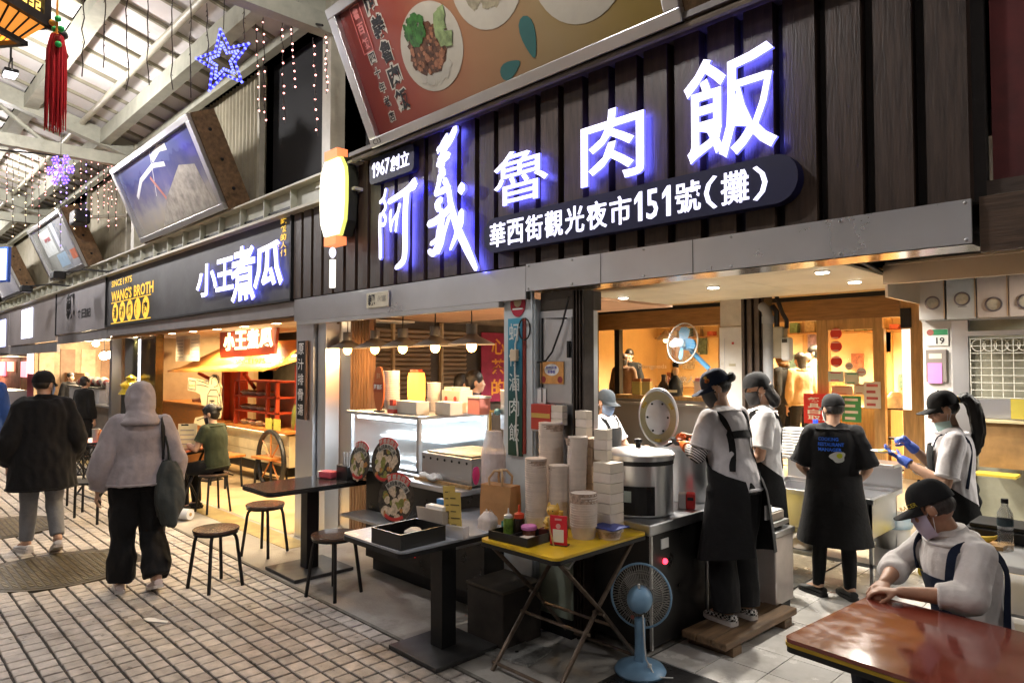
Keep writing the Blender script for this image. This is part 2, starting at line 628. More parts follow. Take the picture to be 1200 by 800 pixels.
# upper wall between the eaves beam and the roof: corrugated cladding, and dark sheets that paint the shade in openings
up = thing("upper_wall", "tan corrugated upper wall with openings painted dark under the roof", "wall", (0, 0, 0))
m_shade = mat("painted shade", (.012, .012, .014), .8, var=0)
corr_cache = {}
def cladding(x0, x1, z0, z1):
 mb = MB()
 n = int((x1 - x0)/.11)
 vs, fs = [], []
 for i in range(n*4 + 1):
  x = x0 + (x1 - x0)*i/(n*4)
  y = 3.60 + (.0 if i % 4 in (0, 1) else .028)
  vs += [(x, y, z0), (x, y, z1)]
 for i in range(n*4):
  fs.append((2*i, 2*i + 2, 2*i + 3, 2*i + 1))
 mb.add(vs, fs)
 mb.build("cladding_panel", m_corr, up)
for x0, x1, kind in ((-27, -19, 1), (-19.0, -16.4, 0), (-16.4, -13.4, 1), (-13.4, -12.55, 0), (-12.3, -9.7, 1), (-9.7, -8.0, 1), (-8.0, -6.35, 0), (-5.9, -5.2, 0), (-5.2, 3, 0)):
 if kind:
  cladding(x0, x1, 3.6, 5.42)
 else:
  boxp("shade_sheet", m_shade, up, x0, x1, 3.7, 3.72, 3.6, 5.42)  # near-black sheet paints the shade inside the opening
boxp("sill_rail", m_paint2, up, -27, 3, 3.44, 3.60, 3.60, 3.70)
for x in (-16.3, -13.45, -9.9, -8.02):
 boxp("mullion", m_paint2, up, x - .03, x + .03, 3.52, 3.59, 3.7, 5.4)
MB().tube([(-8, 3.5, 3.72), (-6.4, 3.5, 3.72)], .03, 6).build("rail_pipe", m_paint2, up, True)
# eaves beam that carries the billboards
eb = thing("eaves_beam", "pale green steel beam running above the shop signs", "beam", (0, 0, 0))
boxp("web", m_paint, eb, -27, -5.35, 3.33, 3.36, 3.36, 3.58)
boxp("top_flange", m_paint2, eb, -27, -5.35, 3.22, 3.44, 3.58, 3.60)
boxp("bottom_flange", m_paint2, eb, -27, -5.35, 3.24, 3.44, 3.33, 3.36)
for i in range(34):
 x = -26.8 + i*.63
 if x < -5.4:
  boxp("stiffener", m_paint, eb, x, x + .015, 3.26, 3.33, 3.36, 3.58)
# far end of the street and the shops across it, so that the place closes round
m_wallB = mat("far end wall", (.30, .26, .24), .8, var=.3, scale=1.5)
slab("far_end_wall", m_wallB, -60.3, -60, -6, 10, 0, 7)
opp = slab("opposite_wall", mat("opposite shop wall", (.5, .47, .45), .7, var=.3, scale=.8, dirt=((.12, .10, .09), .7, .45, .6)), -60, 14, -5.3, -5.0, 0, 4.5)
boxp("shutter_band", steel("opposite steel band", (.5, .5, .52), .4), opp, -30, 8, -4.99, -4.9, 2.3, 2.8)
# ---- floodlights under the roof (one shows at the left edge, more continue its row; the opposite row is added)
m_black = mat("black metal", (.012, .012, .013), .5, .3, .15, 10)
def flood(x, y, z, power, label):
 t = thing("floodlight", label, "floodlight", (x, y, z), 0, "floodlights hung under the arcade roof")
 MB().box(-.10, .10, -.07, .07, .0, .05, ch=.01).build("housing", m_black, t)
 MB().box(-.085, .085, -.055, .055, -.012, -.002).build("lens", glow("flood lens", (.80, .88, 1.0), 22), t)
 MB().tube([(-.11, 0, .03), (-.11, 0, .16), (.11, 0, .16), (.11, 0, .03)], .008, 6).build("bracket", m_black, t)
 MB().tube([(0, 0, .16), (0, 0, .45)], .012, 6).build("stem", m_black, t)
 light('POINT', (0, 0, -.12), power, (1.0, .95, .92), t, .14)
FLOOD = 310
OPP = 60
for x, lab in ((-9.75, "small bluish-white floodlight under the roof beside the red tassel"), (-3.4, "floodlight over the street ahead of the hooded walker"),
               (-16.2, "floodlight over the street beyond the snowflake light"), (2.9, "floodlight over the street by the red table"), (-22.5, "farthest floodlight over the street")):
 flood(x, 1.3, 5.15, {-3.4: 190, 2.9: 170}.get(x, FLOOD), lab)
for x, w in ((-13, "far"), (-6.6, "middle"), (-.3, "near")):  # unseen lamps added to brighten what the steel fascia reflects
 flood(x, -2.2, 5.15, OPP, w + " unseen floodlight added opposite to brighten steel reflections")
# ================================================================ MAIN SHOP FRONT (slats, steel fascia, columns, ceiling)
m_slat = wood("dark brown slat", (.048, .029, .020), .45, (5, 5, .5), .35)
m_slatb = mat("slat backing", (.02, .016, .015), .8, var=.2)
m_steel = steel("brushed steel", (.60, .61, .63), .27)
m_steelx = steel("brushed fascia steel", (.64, .66, .69), .24)
m_steel2 = steel("dull steel", (.45, .45, .45), .38)
shop = thing("rice_shop", "braised pork rice shop front with brown slats, steel fascia and open kitchen", "shop front", (0, 0, 0))
boxp("sign_backing", m_slatb, shop, -6.72, -.64, 3.40, 3.46, 2.44, 3.66)
sl = MB().box(-.078, .078, -.035, .035, 0, 1, ch=0).mesh("slat", m_slat)
xs_ = [-6.60 + i*.2085 for i in range(29)]
for i, x in enumerate(xs_):
 o = link("slat", sl, shop)
 top = 3.40 if x < -5.35 else 3.60
 o.location = (x, 3.365 + rng.uniform(-.002, .002), 2.442)
 o.scale = (1, 1, top - 2.442)
boxp("ledge", mat("brown ledge", (.10, .075, .06), .5, var=.3, scale=8), shop, -5.32, .8, 3.16, 3.40, 3.60, 3.635)
MB().tube([(-5.3, 3.2, 3.575), (.8, 3.2, 3.575)], .022, 8).build("ledge_pipe", mat("ledge pipe", (.16, .13, .10), .4, var=.2), shop, True)
# fascia: left run and the larger right run with its return underneath
boxp("fascia_panel", m_steelx, shop, -6.66, -3.28, 3.33, 3.40, 2.205, 2.432)
boxp("fascia_panel", m_steelx, shop, -3.265, -.68, 3.32, 3.335, 2.255, 2.440)
fs = MB()
fs.add([(-3.26, 3.32, 2.250), (-.68, 3.32, 2.250), (-.68, 3.62, 2.262), (-3.26, 3.62, 2.262)], [(0, 1, 2, 3)])
fs.add([(-3.26, 3.62, 2.262), (-.68, 3.62, 2.262), (-.68, 3.64, 2.50), (-3.26, 3.64, 2.50)], [(0, 1, 2, 3)])
fs.build("fascia_return", steel("polished return", (.62, .62, .62), .12, (1, 1, 1), .06), shop)
for x in (-.70, -1.2, -1.75, -2.3, -2.85, -3.24):
 for z in (2.425, 2.27):
  MB().ball((x, 3.317, z), .008, n=8, m=6).build("fascia_screw", m_steel2, shop)
for x in (-1.98, -2.62):
 boxp("panel_joint", m_black, shop, x, x + .003, 3.3175, 3.3195, 2.256, 2.439)
boxp("lintel_trim", m_steel2, shop, -6.6, -3.55, 3.33, 3.39, 2.165, 2.203)
# right of the fascia: dark red panel, brown boards
m_red = mat("dark red panel", (.10, .012, .012), .6, var=.3, scale=3)
boxp("red_panel", m_red, shop, -.62, 6, 3.42, 3.46, 2.46, 5.2)
boxp("board", wood("dark board", (.06, .04, .03), .6, (.5, 5, 5)), shop, -.64, 6, 3.40, 3.418, 2.46, 2.52)
boxp("board", wood("dark board 2", (.09, .055, .035), .6, (.5, 5, 5)), shop, -.66, 6, 3.36, 3.40, 2.22, 2.45)
boxp("upper_panel", mat("upper dark wood", (.05, .032, .024), .6, var=.3, scale=3, stretch=(5, 5, .5)), shop, -5.3, 6, 3.47, 3.5, 3.64, 5.4)
# left steel column with slats behind it
boxp("steel_column", m_steel, shop, -6.66, -6.30, 3.36, 3.62, .0, 2.205)
boxp("steel_column", m_steel, shop, -6.28, -6.12, 3.40, 3.55, .0, 2.165)
boxp("wood_jamb", wood("orange jamb", (.34, .15, .05), .45), shop, -6.95, -6.82, 3.88, 3.99, .0, 2.30)
boxp("wood_jamb", wood("dark jamb", (.10, .06, .035), .45), shop, -6.815, -6.72, 3.85, 3.95, .0, 2.30)
boxp("steel_strip", m_steel, shop, -6.71, -6.47, 3.89, 3.93, .0, 2.30)
for k in range(7):
 boxp("screen_slat", wood("screen slat", (.20, .10, .045), .45), shop, -6.46 + k*.055, -6.425 + k*.055, 3.88, 3.96, .0, 2.30)
# black vertical sign column between shops
vs_ = thing("vertical_sign", "black vertical sign with white characters on the left steel column", "sign", (-6.50, 3.345, 1.2))
boxp("board", m_black, vs_, -.085, .075, -.012, .012, .0, .80, .004)
boxp("side_strip", wood("sign strip", (.18, .09, .05), .4), vs_, .078, .105, -.012, .012, .0, .80)
m_white = mat("white lettering", (.82, .82, .80), .5, var=.05)
for i, chh in enumerate("原汁排骨湯"):
 write(chh, facing((-.06, -.0125, .66 - i*.155)), (0, 0, .115, .115), m_white, vs_, .003, .012, "character")
# middle pillar (white-blue steel with sign), electrics cabinet, folded shutter
m_pale = mat("pale painted steel", (.60, .66, .70), .35, .2, .08, 4, dirt=((.35, .36, .36), 4, .6, .85))
boxp("pillar", m_pale, shop, -3.545, -3.235, 3.38, 3.62, .0, 2.205)
boxp("pillar", m_pale, shop, -3.26, -3.245, 3.36, 3.38, .0, 2.43)
m_cab = steel("cabinet steel", (.52, .53, .55), .33, (1, 1, 20))
boxp("cabinet", m_cab, shop, -3.225, -2.915, 3.42, 3.66, .0, 2.12)
boxp("cabinet_door", m_cab, shop, -3.195, -2.93, 3.405, 3.42, 1.50, 2.07)
MB().tube([(-3.19, 3.40, 1.50), (-3.19, 3.40, 2.07), (-2.97, 3.40, 2.06)], .006, 6).build("door_gap", m_black, shop)
boxp("door_handle", m_black, shop, -2.955, -2.935, 3.385, 3.402, 1.80, 1.91)
boxp("cabinet_top", mat("grey brown", (.16, .14, .12), .6, var=.2), shop, -3.23, -2.9, 3.43, 3.68, 2.125, 2.25)  # flat grey-brown box above the cabinet
m_shut = mat("dark brown shutter", (.045, .032, .026), .45, .2, .25, 8, .1, 30)
for k in range(7):
 boxp("shutter_leaf", m_shut, shop, -2.912 + k*.0135, -2.902 + k*.0135, 3.395 + .02*(k % 2), 3.50, .0, 2.24)
# cables on the cabinet
MB().tube([(-2.93, 3.38, 2.2), (-2.98, 3.37, 2.02), (-3.06, 3.36, 1.84), (-3.12, 3.36, 1.78), (-3.2, 3.36, 1.77)], .007, 6).build("cable", m_black, shop, True)
MB().tube([(-3.31 + .055*math.cos(a), 3.35, 2.0 + .075*math.sin(a)) for a in [k*PI/7 for k in range(15)]], .006, 6).build("cable_loop", m_black, shop, True)
MB().tube([(-3.36, 3.35, 2.02), (-3.40, 3.35, 1.9), (-3.405, 3.35, 1.7), (-3.385, 3.35, 1.5), (-3.39, 3.345, 1.3), (-3.37, 3.345, 1.12)], .006, 6).build("cable", mat("white cable", (.7, .69, .65), .5), shop, True)
boxp("junction_box", mat("box cream", (.55, .45, .32), .6), shop, -3.435, -3.375, 3.33, 3.36, 1.78, 1.86, .004)
# kitchen ceiling
m_ceil = mat("cream ceiling board", (.66, .58, .42), .55, var=.08, scale=2, rnd=.05)
for i in range(6):
 for q in range(4):
  boxp("ceiling_board", m_ceil, shop, -7.9 + i*1.0, -6.905 + i*1.0, 3.66 + q*.90, 4.555 + q*.90, 2.50, 2.52)
boxp("ceiling_slab", mat("slab void", (.1, .09, .08), .8), shop, -8.0, 6, 3.66, 9.6, 2.78, 2.9)
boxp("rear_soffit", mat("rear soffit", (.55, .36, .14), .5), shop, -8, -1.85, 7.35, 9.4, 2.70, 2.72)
# stall ceiling over the glass counter (copper-coloured boards)
pw_ = mat("dark stall wall", (.05, .036, .028), .6, var=.3, scale=3)
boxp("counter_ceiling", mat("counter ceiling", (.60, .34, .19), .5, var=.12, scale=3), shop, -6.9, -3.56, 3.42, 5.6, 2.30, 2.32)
def downlight(loc, power, col, label, r=.06, em=30, group="round downlights in the shop ceilings"):
 t = thing("downlight", label, "downlight", loc, 0, group)
 MB().lathe([(r, .0), (r, -.012), (r*.86, -.014), (r*.8, -.010)], n=20).build("trim_ring", mat("white trim", (.8, .8, .78), .4), t, True)
 MB().cyl((0, 0, 0), r*.82, -.019, -.0135, 20).build("lens", glow("lens %.1f %.2f" % (em, col[2]), col, em), t)
 light('SPOT', (0, 0, -.05), power, col, t, r, None, R(150), .6)
 return t
DL = 310
for k, (x, y, lab) in enumerate(((-5.02, 6.9, "bright downlight with a bluish halo nearest the folded shutter"), (-4.5, 6.1, "small downlight second from the folded shutter"),
       (-2.15, 5.55, "bright downlight just behind the steel fascia"), (-2.2, 6.4, "downlight behind the one at the steel fascia"), (-3.1, 4.6, "downlight over the stock pots"), (-3.3, 5.9, "downlight over the two cooks"))):
 downlight((x, y, 2.50), DL*(.35 if k == 3 else .8 if k == 2 else 1), (1.0, .93, .82), lab)
# ================================================================ LED SIGNS
m_led = glow("led white face", (.80, .79, 1.0), 1.5)
m_ledback = glow("led halo back", (.12, .13, 1.0), 26)
m_ledside = glow("led blue side", (.16, .17, 1.0), 1.6)
m_navy = mat("navy sign board", (.005, .006, .045), .55, var=.1)
ls = thing("led_shop_sign", "large glowing white shop name lettering on the brown slats", "sign", (-3, 3.3, 3))
ls_inv = Matrix.Translation((3, -3.3, -3))
def brush(strokes, name, Y=3.275, parent=ls, depth=.018):
 """Hand-brushed character: each stroke is a list of (px, py, half-width) in the photograph, carried onto the sign plane."""
 front = MB()
 for k, st in enumerate(strokes):
  P = [on_y(p[0], p[1], Y) for p in st]
  W = [p[2]*.0092 for p in st]
  # smooth the stroke with Catmull-Rom
  Q, V = [], []
  for i in range(len(P) - 1):
   a, b, c, d = P[max(i - 1, 0)], P[i], P[i + 1], P[min(i + 2, len(P) - 1)]
   for u in (0, .25, .5, .75):
    u2, u3 = u*u, u*u*u
    Q.append(.5*((2*b) + (c - a)*u + (2*a - 5*b + 4*c - d)*u2 + (3*b - a - 3*c + d)*u3))
    V.append(W[i]*(1 - u) + W[i + 1]*u)
  Q.append(P[-1])
  V.append(W[-1])
  Lf, Rt = [], []
  for i, p in enumerate(Q):
   t = Q[min(i + 1, len(Q) - 1)] - Q[max(i - 1, 0)]
   t.y = 0
   t.normalize()
   nrm = Vector((-t.z, 0, t.x))
   Lf.append(p + nrm*V[i])
   Rt.append(p - nrm*V[i])
  t0 = (Q[0] - Q[1]).normalized()
  t1 = (Q[-1] - Q[-2]).normalized()
  cap0 = Q[0] + t0*V[0]*.8
  cap1 = Q[-1] + t1*V[-1]*.8
  off = -.0006*k
  ring = [cap0] + Lf + [cap1] + list(reversed(Rt))
  n = len(ring)
  m_ = len(Q)
  vs = [(p.x, Y + off, p.z) for p in ring] + [(p.x, Y + depth, p.z) for p in ring]
  fsx = []
  # front faces: strip
  lf = list(range(1, m_ + 1))
  rt = [n - 1 - i for i in range(m_)]
  fr = [(0, lf[0], rt[0])] + [(lf[i], lf[i + 1], rt[i + 1], rt[i]) for i in range(m_ - 1)] + [(lf[-1], m_ + 1, rt[-1])]
  front.add(vs, fr, 0)
  front.add(vs, [(i, (i + 1) % n, n + (i + 1) % n, n + i) for i in range(n)], 1)
  front.add(vs, [tuple(i + n for i in f) for f in fr], 2)
 front.v = [tuple(ls_inv @ Vector(v)) for v in front.v]
 me = bpy.data.meshes.new(name)
 me.from_pydata(front.v, [], front.f)
 me.materials.append(m_led)
 me.materials.append(m_ledside)
 me.materials.append(m_ledback)
 me.polygons.foreach_set("material_index", front.m)
 me.update()
 return link(name, me, parent)
k_ = 632/150.0
def z1(*pts):      # points read on a 4.21x enlargement whose corner is (430, 140)
 return [(430 + a/k_, 140 + b/k_, w/k_) for a, b, w in pts]
brush([z1((92, 345, 7), (84, 385, 8), (64, 410, 8)), z1((84, 400, 8), (92, 435, 8), (72, 470, 7)), z1((78, 460, 8), (92, 490, 9), (84, 520, 8), (66, 515, 7)),
       z1((66, 470, 9), (64, 540, 10), (66, 610, 10), (66, 685, 9)),
       z1((108, 408, 11), (160, 375, 13), (205, 345, 16), (236, 312, 20), (228, 340, 14)),
       z1((163, 420, 9), (150, 480, 9), (143, 552, 7)), z1((120, 450, 8), (116, 490, 8), (120, 552, 6)), z1((118, 548, 6), (130, 500, 6), (150, 465, 7)),
       z1((200, 350, 17), (192, 440, 17), (190, 540, 17), (190, 640, 17), (180, 700, 16), (143, 733, 8))], "brushed_character")
brush([z1((436, 45, 15), (415, 90, 17), (390, 125, 18), (348, 150, 9)), z1((396, 75, 8), (372, 115, 8), (350, 165, 6)), z1((395, 130, 12), (376, 170, 14), (358, 205, 14)),
       z1((405, 175, 13), (375, 200, 15), (350, 225, 12)), z1((375, 215, 14), (368, 250, 15), (380, 265, 13), (355, 290, 13)), z1((362, 285, 14), (352, 330, 12), (338, 370, 9)),
       z1((385, 300, 14), (405, 350, 13), (412, 400, 14), (428, 470, 16), (452, 545, 18), (495, 640, 17), (540, 738, 10)),
       z1((340, 372, 8), (378, 350, 13), (408, 335, 13)), z1((370, 395, 12), (348, 420, 15), (358, 445, 14)), z1((306, 518, 13), (345, 500, 15), (400, 450, 14), (420, 410, 12)),
       z1((372, 450, 12), (372, 500, 16), (358, 560, 16), (352, 620, 15), (330, 660, 14), (308, 650, 10)), z1((318, 615, 8), (350, 590, 10), (380, 530, 9)), z1((352, 655, 13), (372, 610, 12), (385, 560, 9), (410, 480, 9)),
       z1((470, 455, 14), (464, 510, 18), (445, 570, 13), (415, 642, 6)), z1((470, 330, 18), (470, 352, 20))], "brushed_character")
for chh, box in (("魯", (-3.545, 2.865, -3.02, 3.235)), ("肉", (-2.74, 2.86, -2.265, 3.30)), ("飯", (-2.0, 2.835, -1.475, 3.40))):
 mb = solid_text(chh, .018, .004 if chh == "魯" else .012, box)
 M_ = facing((0, 3.295, 0))
 me = bpy.data.meshes.new("character")
 me.from_pydata([tuple(ls_inv @ (M_ @ Vector(p))) for p in mb.v], [], mb.f)
 me.materials.append(m_led)
 me.materials.append(m_ledside)
 me.materials.append(m_ledback)
 me.polygons.foreach_set("material_index", mb.m)
 me.update()
 link("character", me, ls)
def pill(w, h, r, n=8):
 P = []
 for cx, cz, a0 in ((w - r, r, -PI/2), (w - r, h - r, 0), (r, h - r, PI/2), (r, r, PI)):
  for k in range(n + 1):
   a = a0 + PI/2*k/n
   P.append((cx + r*math.cos(a), cz + r*math.sin(a)))
 return P
ad = thing("led_address_sign", "dark blue rounded board with glowing white street address below the shop name", "sign", (-3.63, 3.26, 2.545))
MB().prism(pill(2.26, .245, .115), -.07, 0, M=facing((0, 0, 0))).build("board", m_navy, ad)
W_ = 0.07
for tok in ("華", "西", "街", "觀", "光", "夜", "市", "1", "5", "1", "號", "（", "攤", "）"):
 w = (.058 if tok == "1" else .075) if tok in "15" else (.075 if tok in "（）" else .155)
 if tok == "1":
  MB().prism([(W_ + .058*u, .035 + .17*v) for u, v in ((.5, 0), (.95, 0), (.95, 1), (.62, 1), (.05, .76), (.05, .60), (.5, .74))], 0, .006, M=facing((0, -.001, 0))).build("character", m_led, ad)
 else:
  write(tok, facing((0, -.001, 0)), (W_, .035 if tok not in "（）" else .03, W_ + w, .205), m_led, ad, .006, .010, "character", side=m_led)
 W_ += w + (.028 if tok in "15" else .022)
yr = thing("led_year_sign", "small dark blue plate with a glowing founding year above the brushed characters", "sign", (-5.155, 3.27, 3.335))
MB().prism(pill(.66, .225, .05), -.05, 0, M=facing((0, 0, 0))).build("board", m_navy, yr)
MB().prism([(.05 + .045*u, .05 + .13*v) for u, v in ((.5, 0), (.95, 0), (.95, 1), (.62, 1), (.05, .76), (.05, .60), (.5, .74))], 0, .006, M=facing((0, -.001, 0))).build("numeral", m_led, yr)
for k, tok in enumerate("967"):
 write(tok, facing((0, -.001, 0)), (.11 + k*.072, .05, .17 + k*.072, .18), m_led, yr, .006, .006, "numeral", side=m_led)
write("創立", facing((0, -.001, 0)), (.335, .05, .60, .18), m_led, yr, .006, .010, "characters", side=m_led)
# lantern-shaped lightbox
lt = thing("lantern_sign", "glowing white lantern-shaped lightbox with red ends and hanging tail", "sign", (-5.62, 3.20, 2.46))
m_lb = glow("lightbox face", (1.0, .97, .86), 1.15)
m_lbs = glow("lightbox edge", (.70, .72, .16), 1.1)
m_lbb = mat("lightbox back", (.03, .03, .02), .5)
prof = [(-.15, .50), (.15, .50), (.235, .63), (.255, .80), (.255, 1.0), (.235, 1.10), (.15, 1.20), (-.15, 1.20), (-.235, 1.10), (-.255, 1.0), (-.255, .80), (-.235, .63)]
MB().prism([(x, z - .02) for x, z in prof], .002, .022, M=facing((0, -.02, 0))).build("face", m_lb, lt)
MB().prism([(x*1.05, (z - .85)*1.03 + .83) for x, z in prof], -.03, .0015, M=facing((0, -.02, 0))).build("rim", m_lbs, lt)
MB().prism([(x*1.07, (z - .85)*1.04 + .83) for x, z in prof], -.12, -.031, M=facing((0, -.02, 0))).build("case", m_lbb, lt)
m_or = glow("orange cap", (1.0, .28, .10), .9)
boxp("end_cap", m_or, lt, -.14, .14, -.05, .06, 1.19, 1.27)
boxp("end_cap", m_or, lt, -.13, .13, -.05, .06, .39, .47)
MB().ball((0, -.02, .325), .045, .03, .05).build("bead", m_led, lt, True)
MB().box(-.035, .03, -.035, .0, .0, .26).build("tail", m_lb, lt)
for k in range(5):
 boxp("rib_line", glow("faint rib", (1.0, .9, .35), .95), lt, -.20, .20, -.0445, -.0425, .58 + k*.13, .586 + k*.13)
light('POINT', (0, -.14, .8), 5, (1, .95, .6), lt, .2)
lt.scale = (.82, 1, 1)
# small plaque on the left fascia
pq = thing("name_plaque", "small cream plaque with dark writing on the steel fascia", "plaque", (-5.25, 3.322, 2.255))
boxp("plate", mat("plaque cream", (.62, .58, .46), .5, var=.1), pq, 0, .34, -.012, .003, 0, .135, .004)
write("親", facing((0, -.013, 0)), (.03, .02, .14, .12), m_black, pq, .002, .03)
write("永富", facing((0, -.013, 0)), (.17, .05, .31, .10), mat("plaque grey", (.3, .28, .25), .6), pq, .002)
# ================================================================ BILLBOARDS (leaning out above the eaves beam)
m_alu = steel("billboard frame", (.60, .60, .60), .25, (20, 1, 1), .05)
m_bwood = wood("rusty plywood side", (.22, .13, .065), .7, (3, 3, 3), .35)
def billboard(x0, w, label, face, h=1.12, tilt=R(24), back=True):
 t = thing("billboard", label, "billboard", (x0, 3.20, 3.605), 0, "leaning billboards above the shop signs")
 T = Matrix.Rotation(tilt, 4, 'X')
 MB().box(.02, w - .02, .002, .16, .02, h - .02, M=T).build("case", m_bwood, t)
 MB().box(.06, w - .06, -.004, .0015, .06, h - .06, M=T).build("poster", face, t)
 fr = .075
 for nm, a in (("frame_bottom", (0, w, 0, fr)), ("frame_top", (0, w, h - fr, h))):
  MB().box(a[0], a[1], -.055, .0, a[2], a[3], M=T, ch=.006).build("frame_rail", m_alu, t)
 MB().box(0, fr*1.3, -.054, .0, fr, h - fr, M=T, ch=.006).build("frame_stile", m_alu, t)
 MB().box(w - fr*1.3, w, -.054, .0, fr, h - fr, M=T, ch=.006).build("frame_stile", m_alu, t)
 # side boards with bolt heads
 for xx in (-.03, w + .001):
  MB().box(xx, xx + .028, .0, .28, -.02, h, M=T).build("side_board", m_bwood, t)
  b = MB()
  for zz in (.2, .55, .9):
   b.ball((xx + (.03 if xx > 0 else -.001), .14, zz), .022, n=8, m=6, M=T)
  b.build("bolts", m_black, t)
 return t, T
def blend_mat(name, stops, axis=0, rough=.4, sc=1.0, noise_amt=.08, emit=.0):
 m = mat(name, (.5, .5, .5), rough, var=0)
 nt = m.node_tree
 N, L = nt.nodes, nt.links
 tc = N.new("ShaderNodeTexCoord")
 sp = N.new("ShaderNodeSeparateXYZ")
 L.new(tc.outputs["Generated"], sp.inputs[0])
 no = N.new("ShaderNodeTexNoise")
 no.inputs["Scale"].default_value = 3*sc
 no.inputs["Detail"].default_value = 5
 L.new(tc.outputs["Object"], no.inputs["Vector"])
 ad_ = N.new("ShaderNodeMath")
 ad_.operation = 'MULTIPLY_ADD'
 ad_.inputs[1].default_value = noise_amt*2
 L.new(no.outputs["Fac"], ad_.inputs[0])
 L.new(sp.outputs[axis], ad_.inputs[2])
 cr = N.new("ShaderNodeValToRGB")
 while len(cr.color_ramp.elements) < len(stops):
  cr.color_ramp.elements.new(.5)
 for e, (p, c) in zip(cr.color_ramp.elements, stops):
  e.position = min(1, p + noise_amt)
  e.color = (c[0], c[1], c[2], 1)
 L.new(ad_.outputs[0], cr.inputs[0])
 L.new(cr.outputs[0], N["Principled BSDF"].inputs["Base Color"])
 if emit > 0:
  L.new(cr.outputs[0], N["Principled BSDF"].inputs["Emission Color"])
  N["Principled BSDF"].inputs["Emission Strength"].default_value = emit
 return m
f1 = blend_mat("poster red to gold", [(0, (.14, .014, .012)), (.22, (.20, .035, .018)), (.45, (.24, .12, .06)), (.7, (.22, .155, .075)), (1, (.20, .135, .03))])
bb, T1 = billboard(-4.93, 3.0, "large leaning billboard with a plate of braised pork rice on red and gold", f1)
def on_bb(x, z, d=-.005):
 return T1 @ Matrix.Translation((x, d, z)) @ FRONT
m_cream = mat("poster cream", (.36, .33, .27), .45, var=.06)
m_pw = mat("poster outline", (.45, .42, .36), .5)
def disc(mb, x, z, r, d0, d1, n=36, sx=1.0, sz=1.0):
 mb.prism([(r*sx*math.cos(2*PI*i/n), r*sz*math.sin(2*PI*i/n)) for i in range(n)], d0, d1, M=on_bb(x, z))
pl = MB()
disc(pl, 1.02, .50, .30, 0, .003, sx=1.12, sz=1.0)
pl.build("printed_plate", m_cream, bb)
def blobs(nm, cx, cz, rx, rz, n, r0, r1, m, d, seed):
 rn = random.Random(seed)
 mb = MB()
 for _ in range(n):
  a, q = rn.uniform(0, 2*PI), math.sqrt(rn.random())
  r = rn.uniform(r0, r1)
  k = rn.randrange(5, 8)
  ph = rn.random()*6
  dd = d + rn.random()*.0015
  mb.prism([(r*(1 + .3*math.sin(i*2.3 + ph))*math.cos(2*PI*i/k + ph), r*(1 + .3*math.cos(i*1.7))*math.sin(2*PI*i/k + ph)) for i in range(k)], dd, dd + .0006, M=on_bb(cx + rx*q*math.cos(a), cz + rz*q*math.sin(a)))
 o = mb.build(nm, m, bb)
 o["kind"] = "stuff"
blobs("printed_rice", 1.0, .36, .17, .09, 60, .02, .04, mat("print rice", (.33, .31, .26), .5), .004, 1)
blobs("printed_pork", .98, .50, .19, .16, 120, .018, .045, mat("print pork", (.085, .035, .018), .4, var=.5, scale=30), .006, 2)
blobs("printed_pork_bits", .98, .49, .18, .15, 45, .01, .028, mat("print pork light", (.24, .10, .05), .4, var=.4, scale=30), .008, 3)
blobs("printed_herbs", .92, .66, .11, .09, 50, .016, .038, mat("print herb", (.03, .11, .02), .5, var=.5, scale=20), .010, 4)
blobs("printed_cucumber", 1.20, .60, .05, .12, 8, .05, .07, mat("print cucumber", (.18, .24, .10), .5, var=.3, scale=20), .010, 5)
pl = MB()
disc(pl, 1.70, .71, .30, 0, .003, sx=1.08, sz=1.0)
pl.build("printed_plate", m_cream, bb)
blobs("printed_soup", 1.70, .72, .19, .17, 60, .03, .06, mat("print soup", (.24, .21, .14), .4, var=.3, scale=20), .004, 6)
blobs("printed_herbs", 1.68, .70, .07, .06, 22, .02, .04, MATS["print herb"], .007, 7)
pl = MB()
disc(pl, 2.42, .54, .34, 0, .003, sx=1.05, sz=1.0)
pl.build("printed_plate", m_cream, bb)
blobs("printed_greens", 2.42, .55, .22, .20, 70, .03, .07, mat("print greens", (.14, .18, .04), .4, var=.4, scale=15), .004, 8)
def leaf(mb, x, z, w, h, a):
 P = []
 for i in range(16):
  t = 2*PI*i/16
  P.append((w*math.sin(t)*(1 - .45*math.cos(t + .0)), -h*math.cos(t)))
 c_, s_ = math.cos(a), math.sin(a)
 mb.prism([(p[0]*c_ - p[1]*s_, p[0]*s_ + p[1]*c_) for p in P], .001, .003, M=on_bb(x, z))
pl = MB()
leaf(pl, 1.925, .27, .06, .13, 0)
leaf(pl, 1.70, .14, .05, .10, 1.75)
pl.build("printed_leaf", mat("print teal", (.02, .09, .085), .5), bb)
z0 = .92
for i, chh in enumerate("阿義魯肉飯"):
 for bold, m, d in ((.09, m_pw, .0015), (.03, m_black, .003)):
  e = .012 if bold > .05 else 0
  write(chh, on_bb(.455, z0 - i*.185), (-e, -e, .15 + e, .16 + e), m, bb, d, bold, "printed_character")
for i, chh in enumerate("四十年老店"):
 for bold, m, d in ((.09, m_pw, .0015), (.02, m_black, .003)):
  e = .008 if bold > .05 else 0
  write(chh, on_bb(.30, .60 - i*.115), (-e, -e, .075 + e, .075 + e), m, bb, d, bold, "printed_character")
m_pink = mat("poster pink", (.55, .16, .14), .5)
for i, chh in enumerate("魯百飯"):
 write(chh, on_bb(.275, .94 - i*.115), (0, 0, .085, .085), m_pink, bb, .003, .03, "printed_character")
for x0, x1, za, zb in ((.25, .386, 1.035, 1.042), (.25, .386, .685, .692), (.25, .257, .685, 1.042), (.379, .386, .685, 1.042)):
 MB().box(x0, x1, za, zb, .001, .003, M=on_bb(0, 0)).build("printed_border", m_pink, bb)
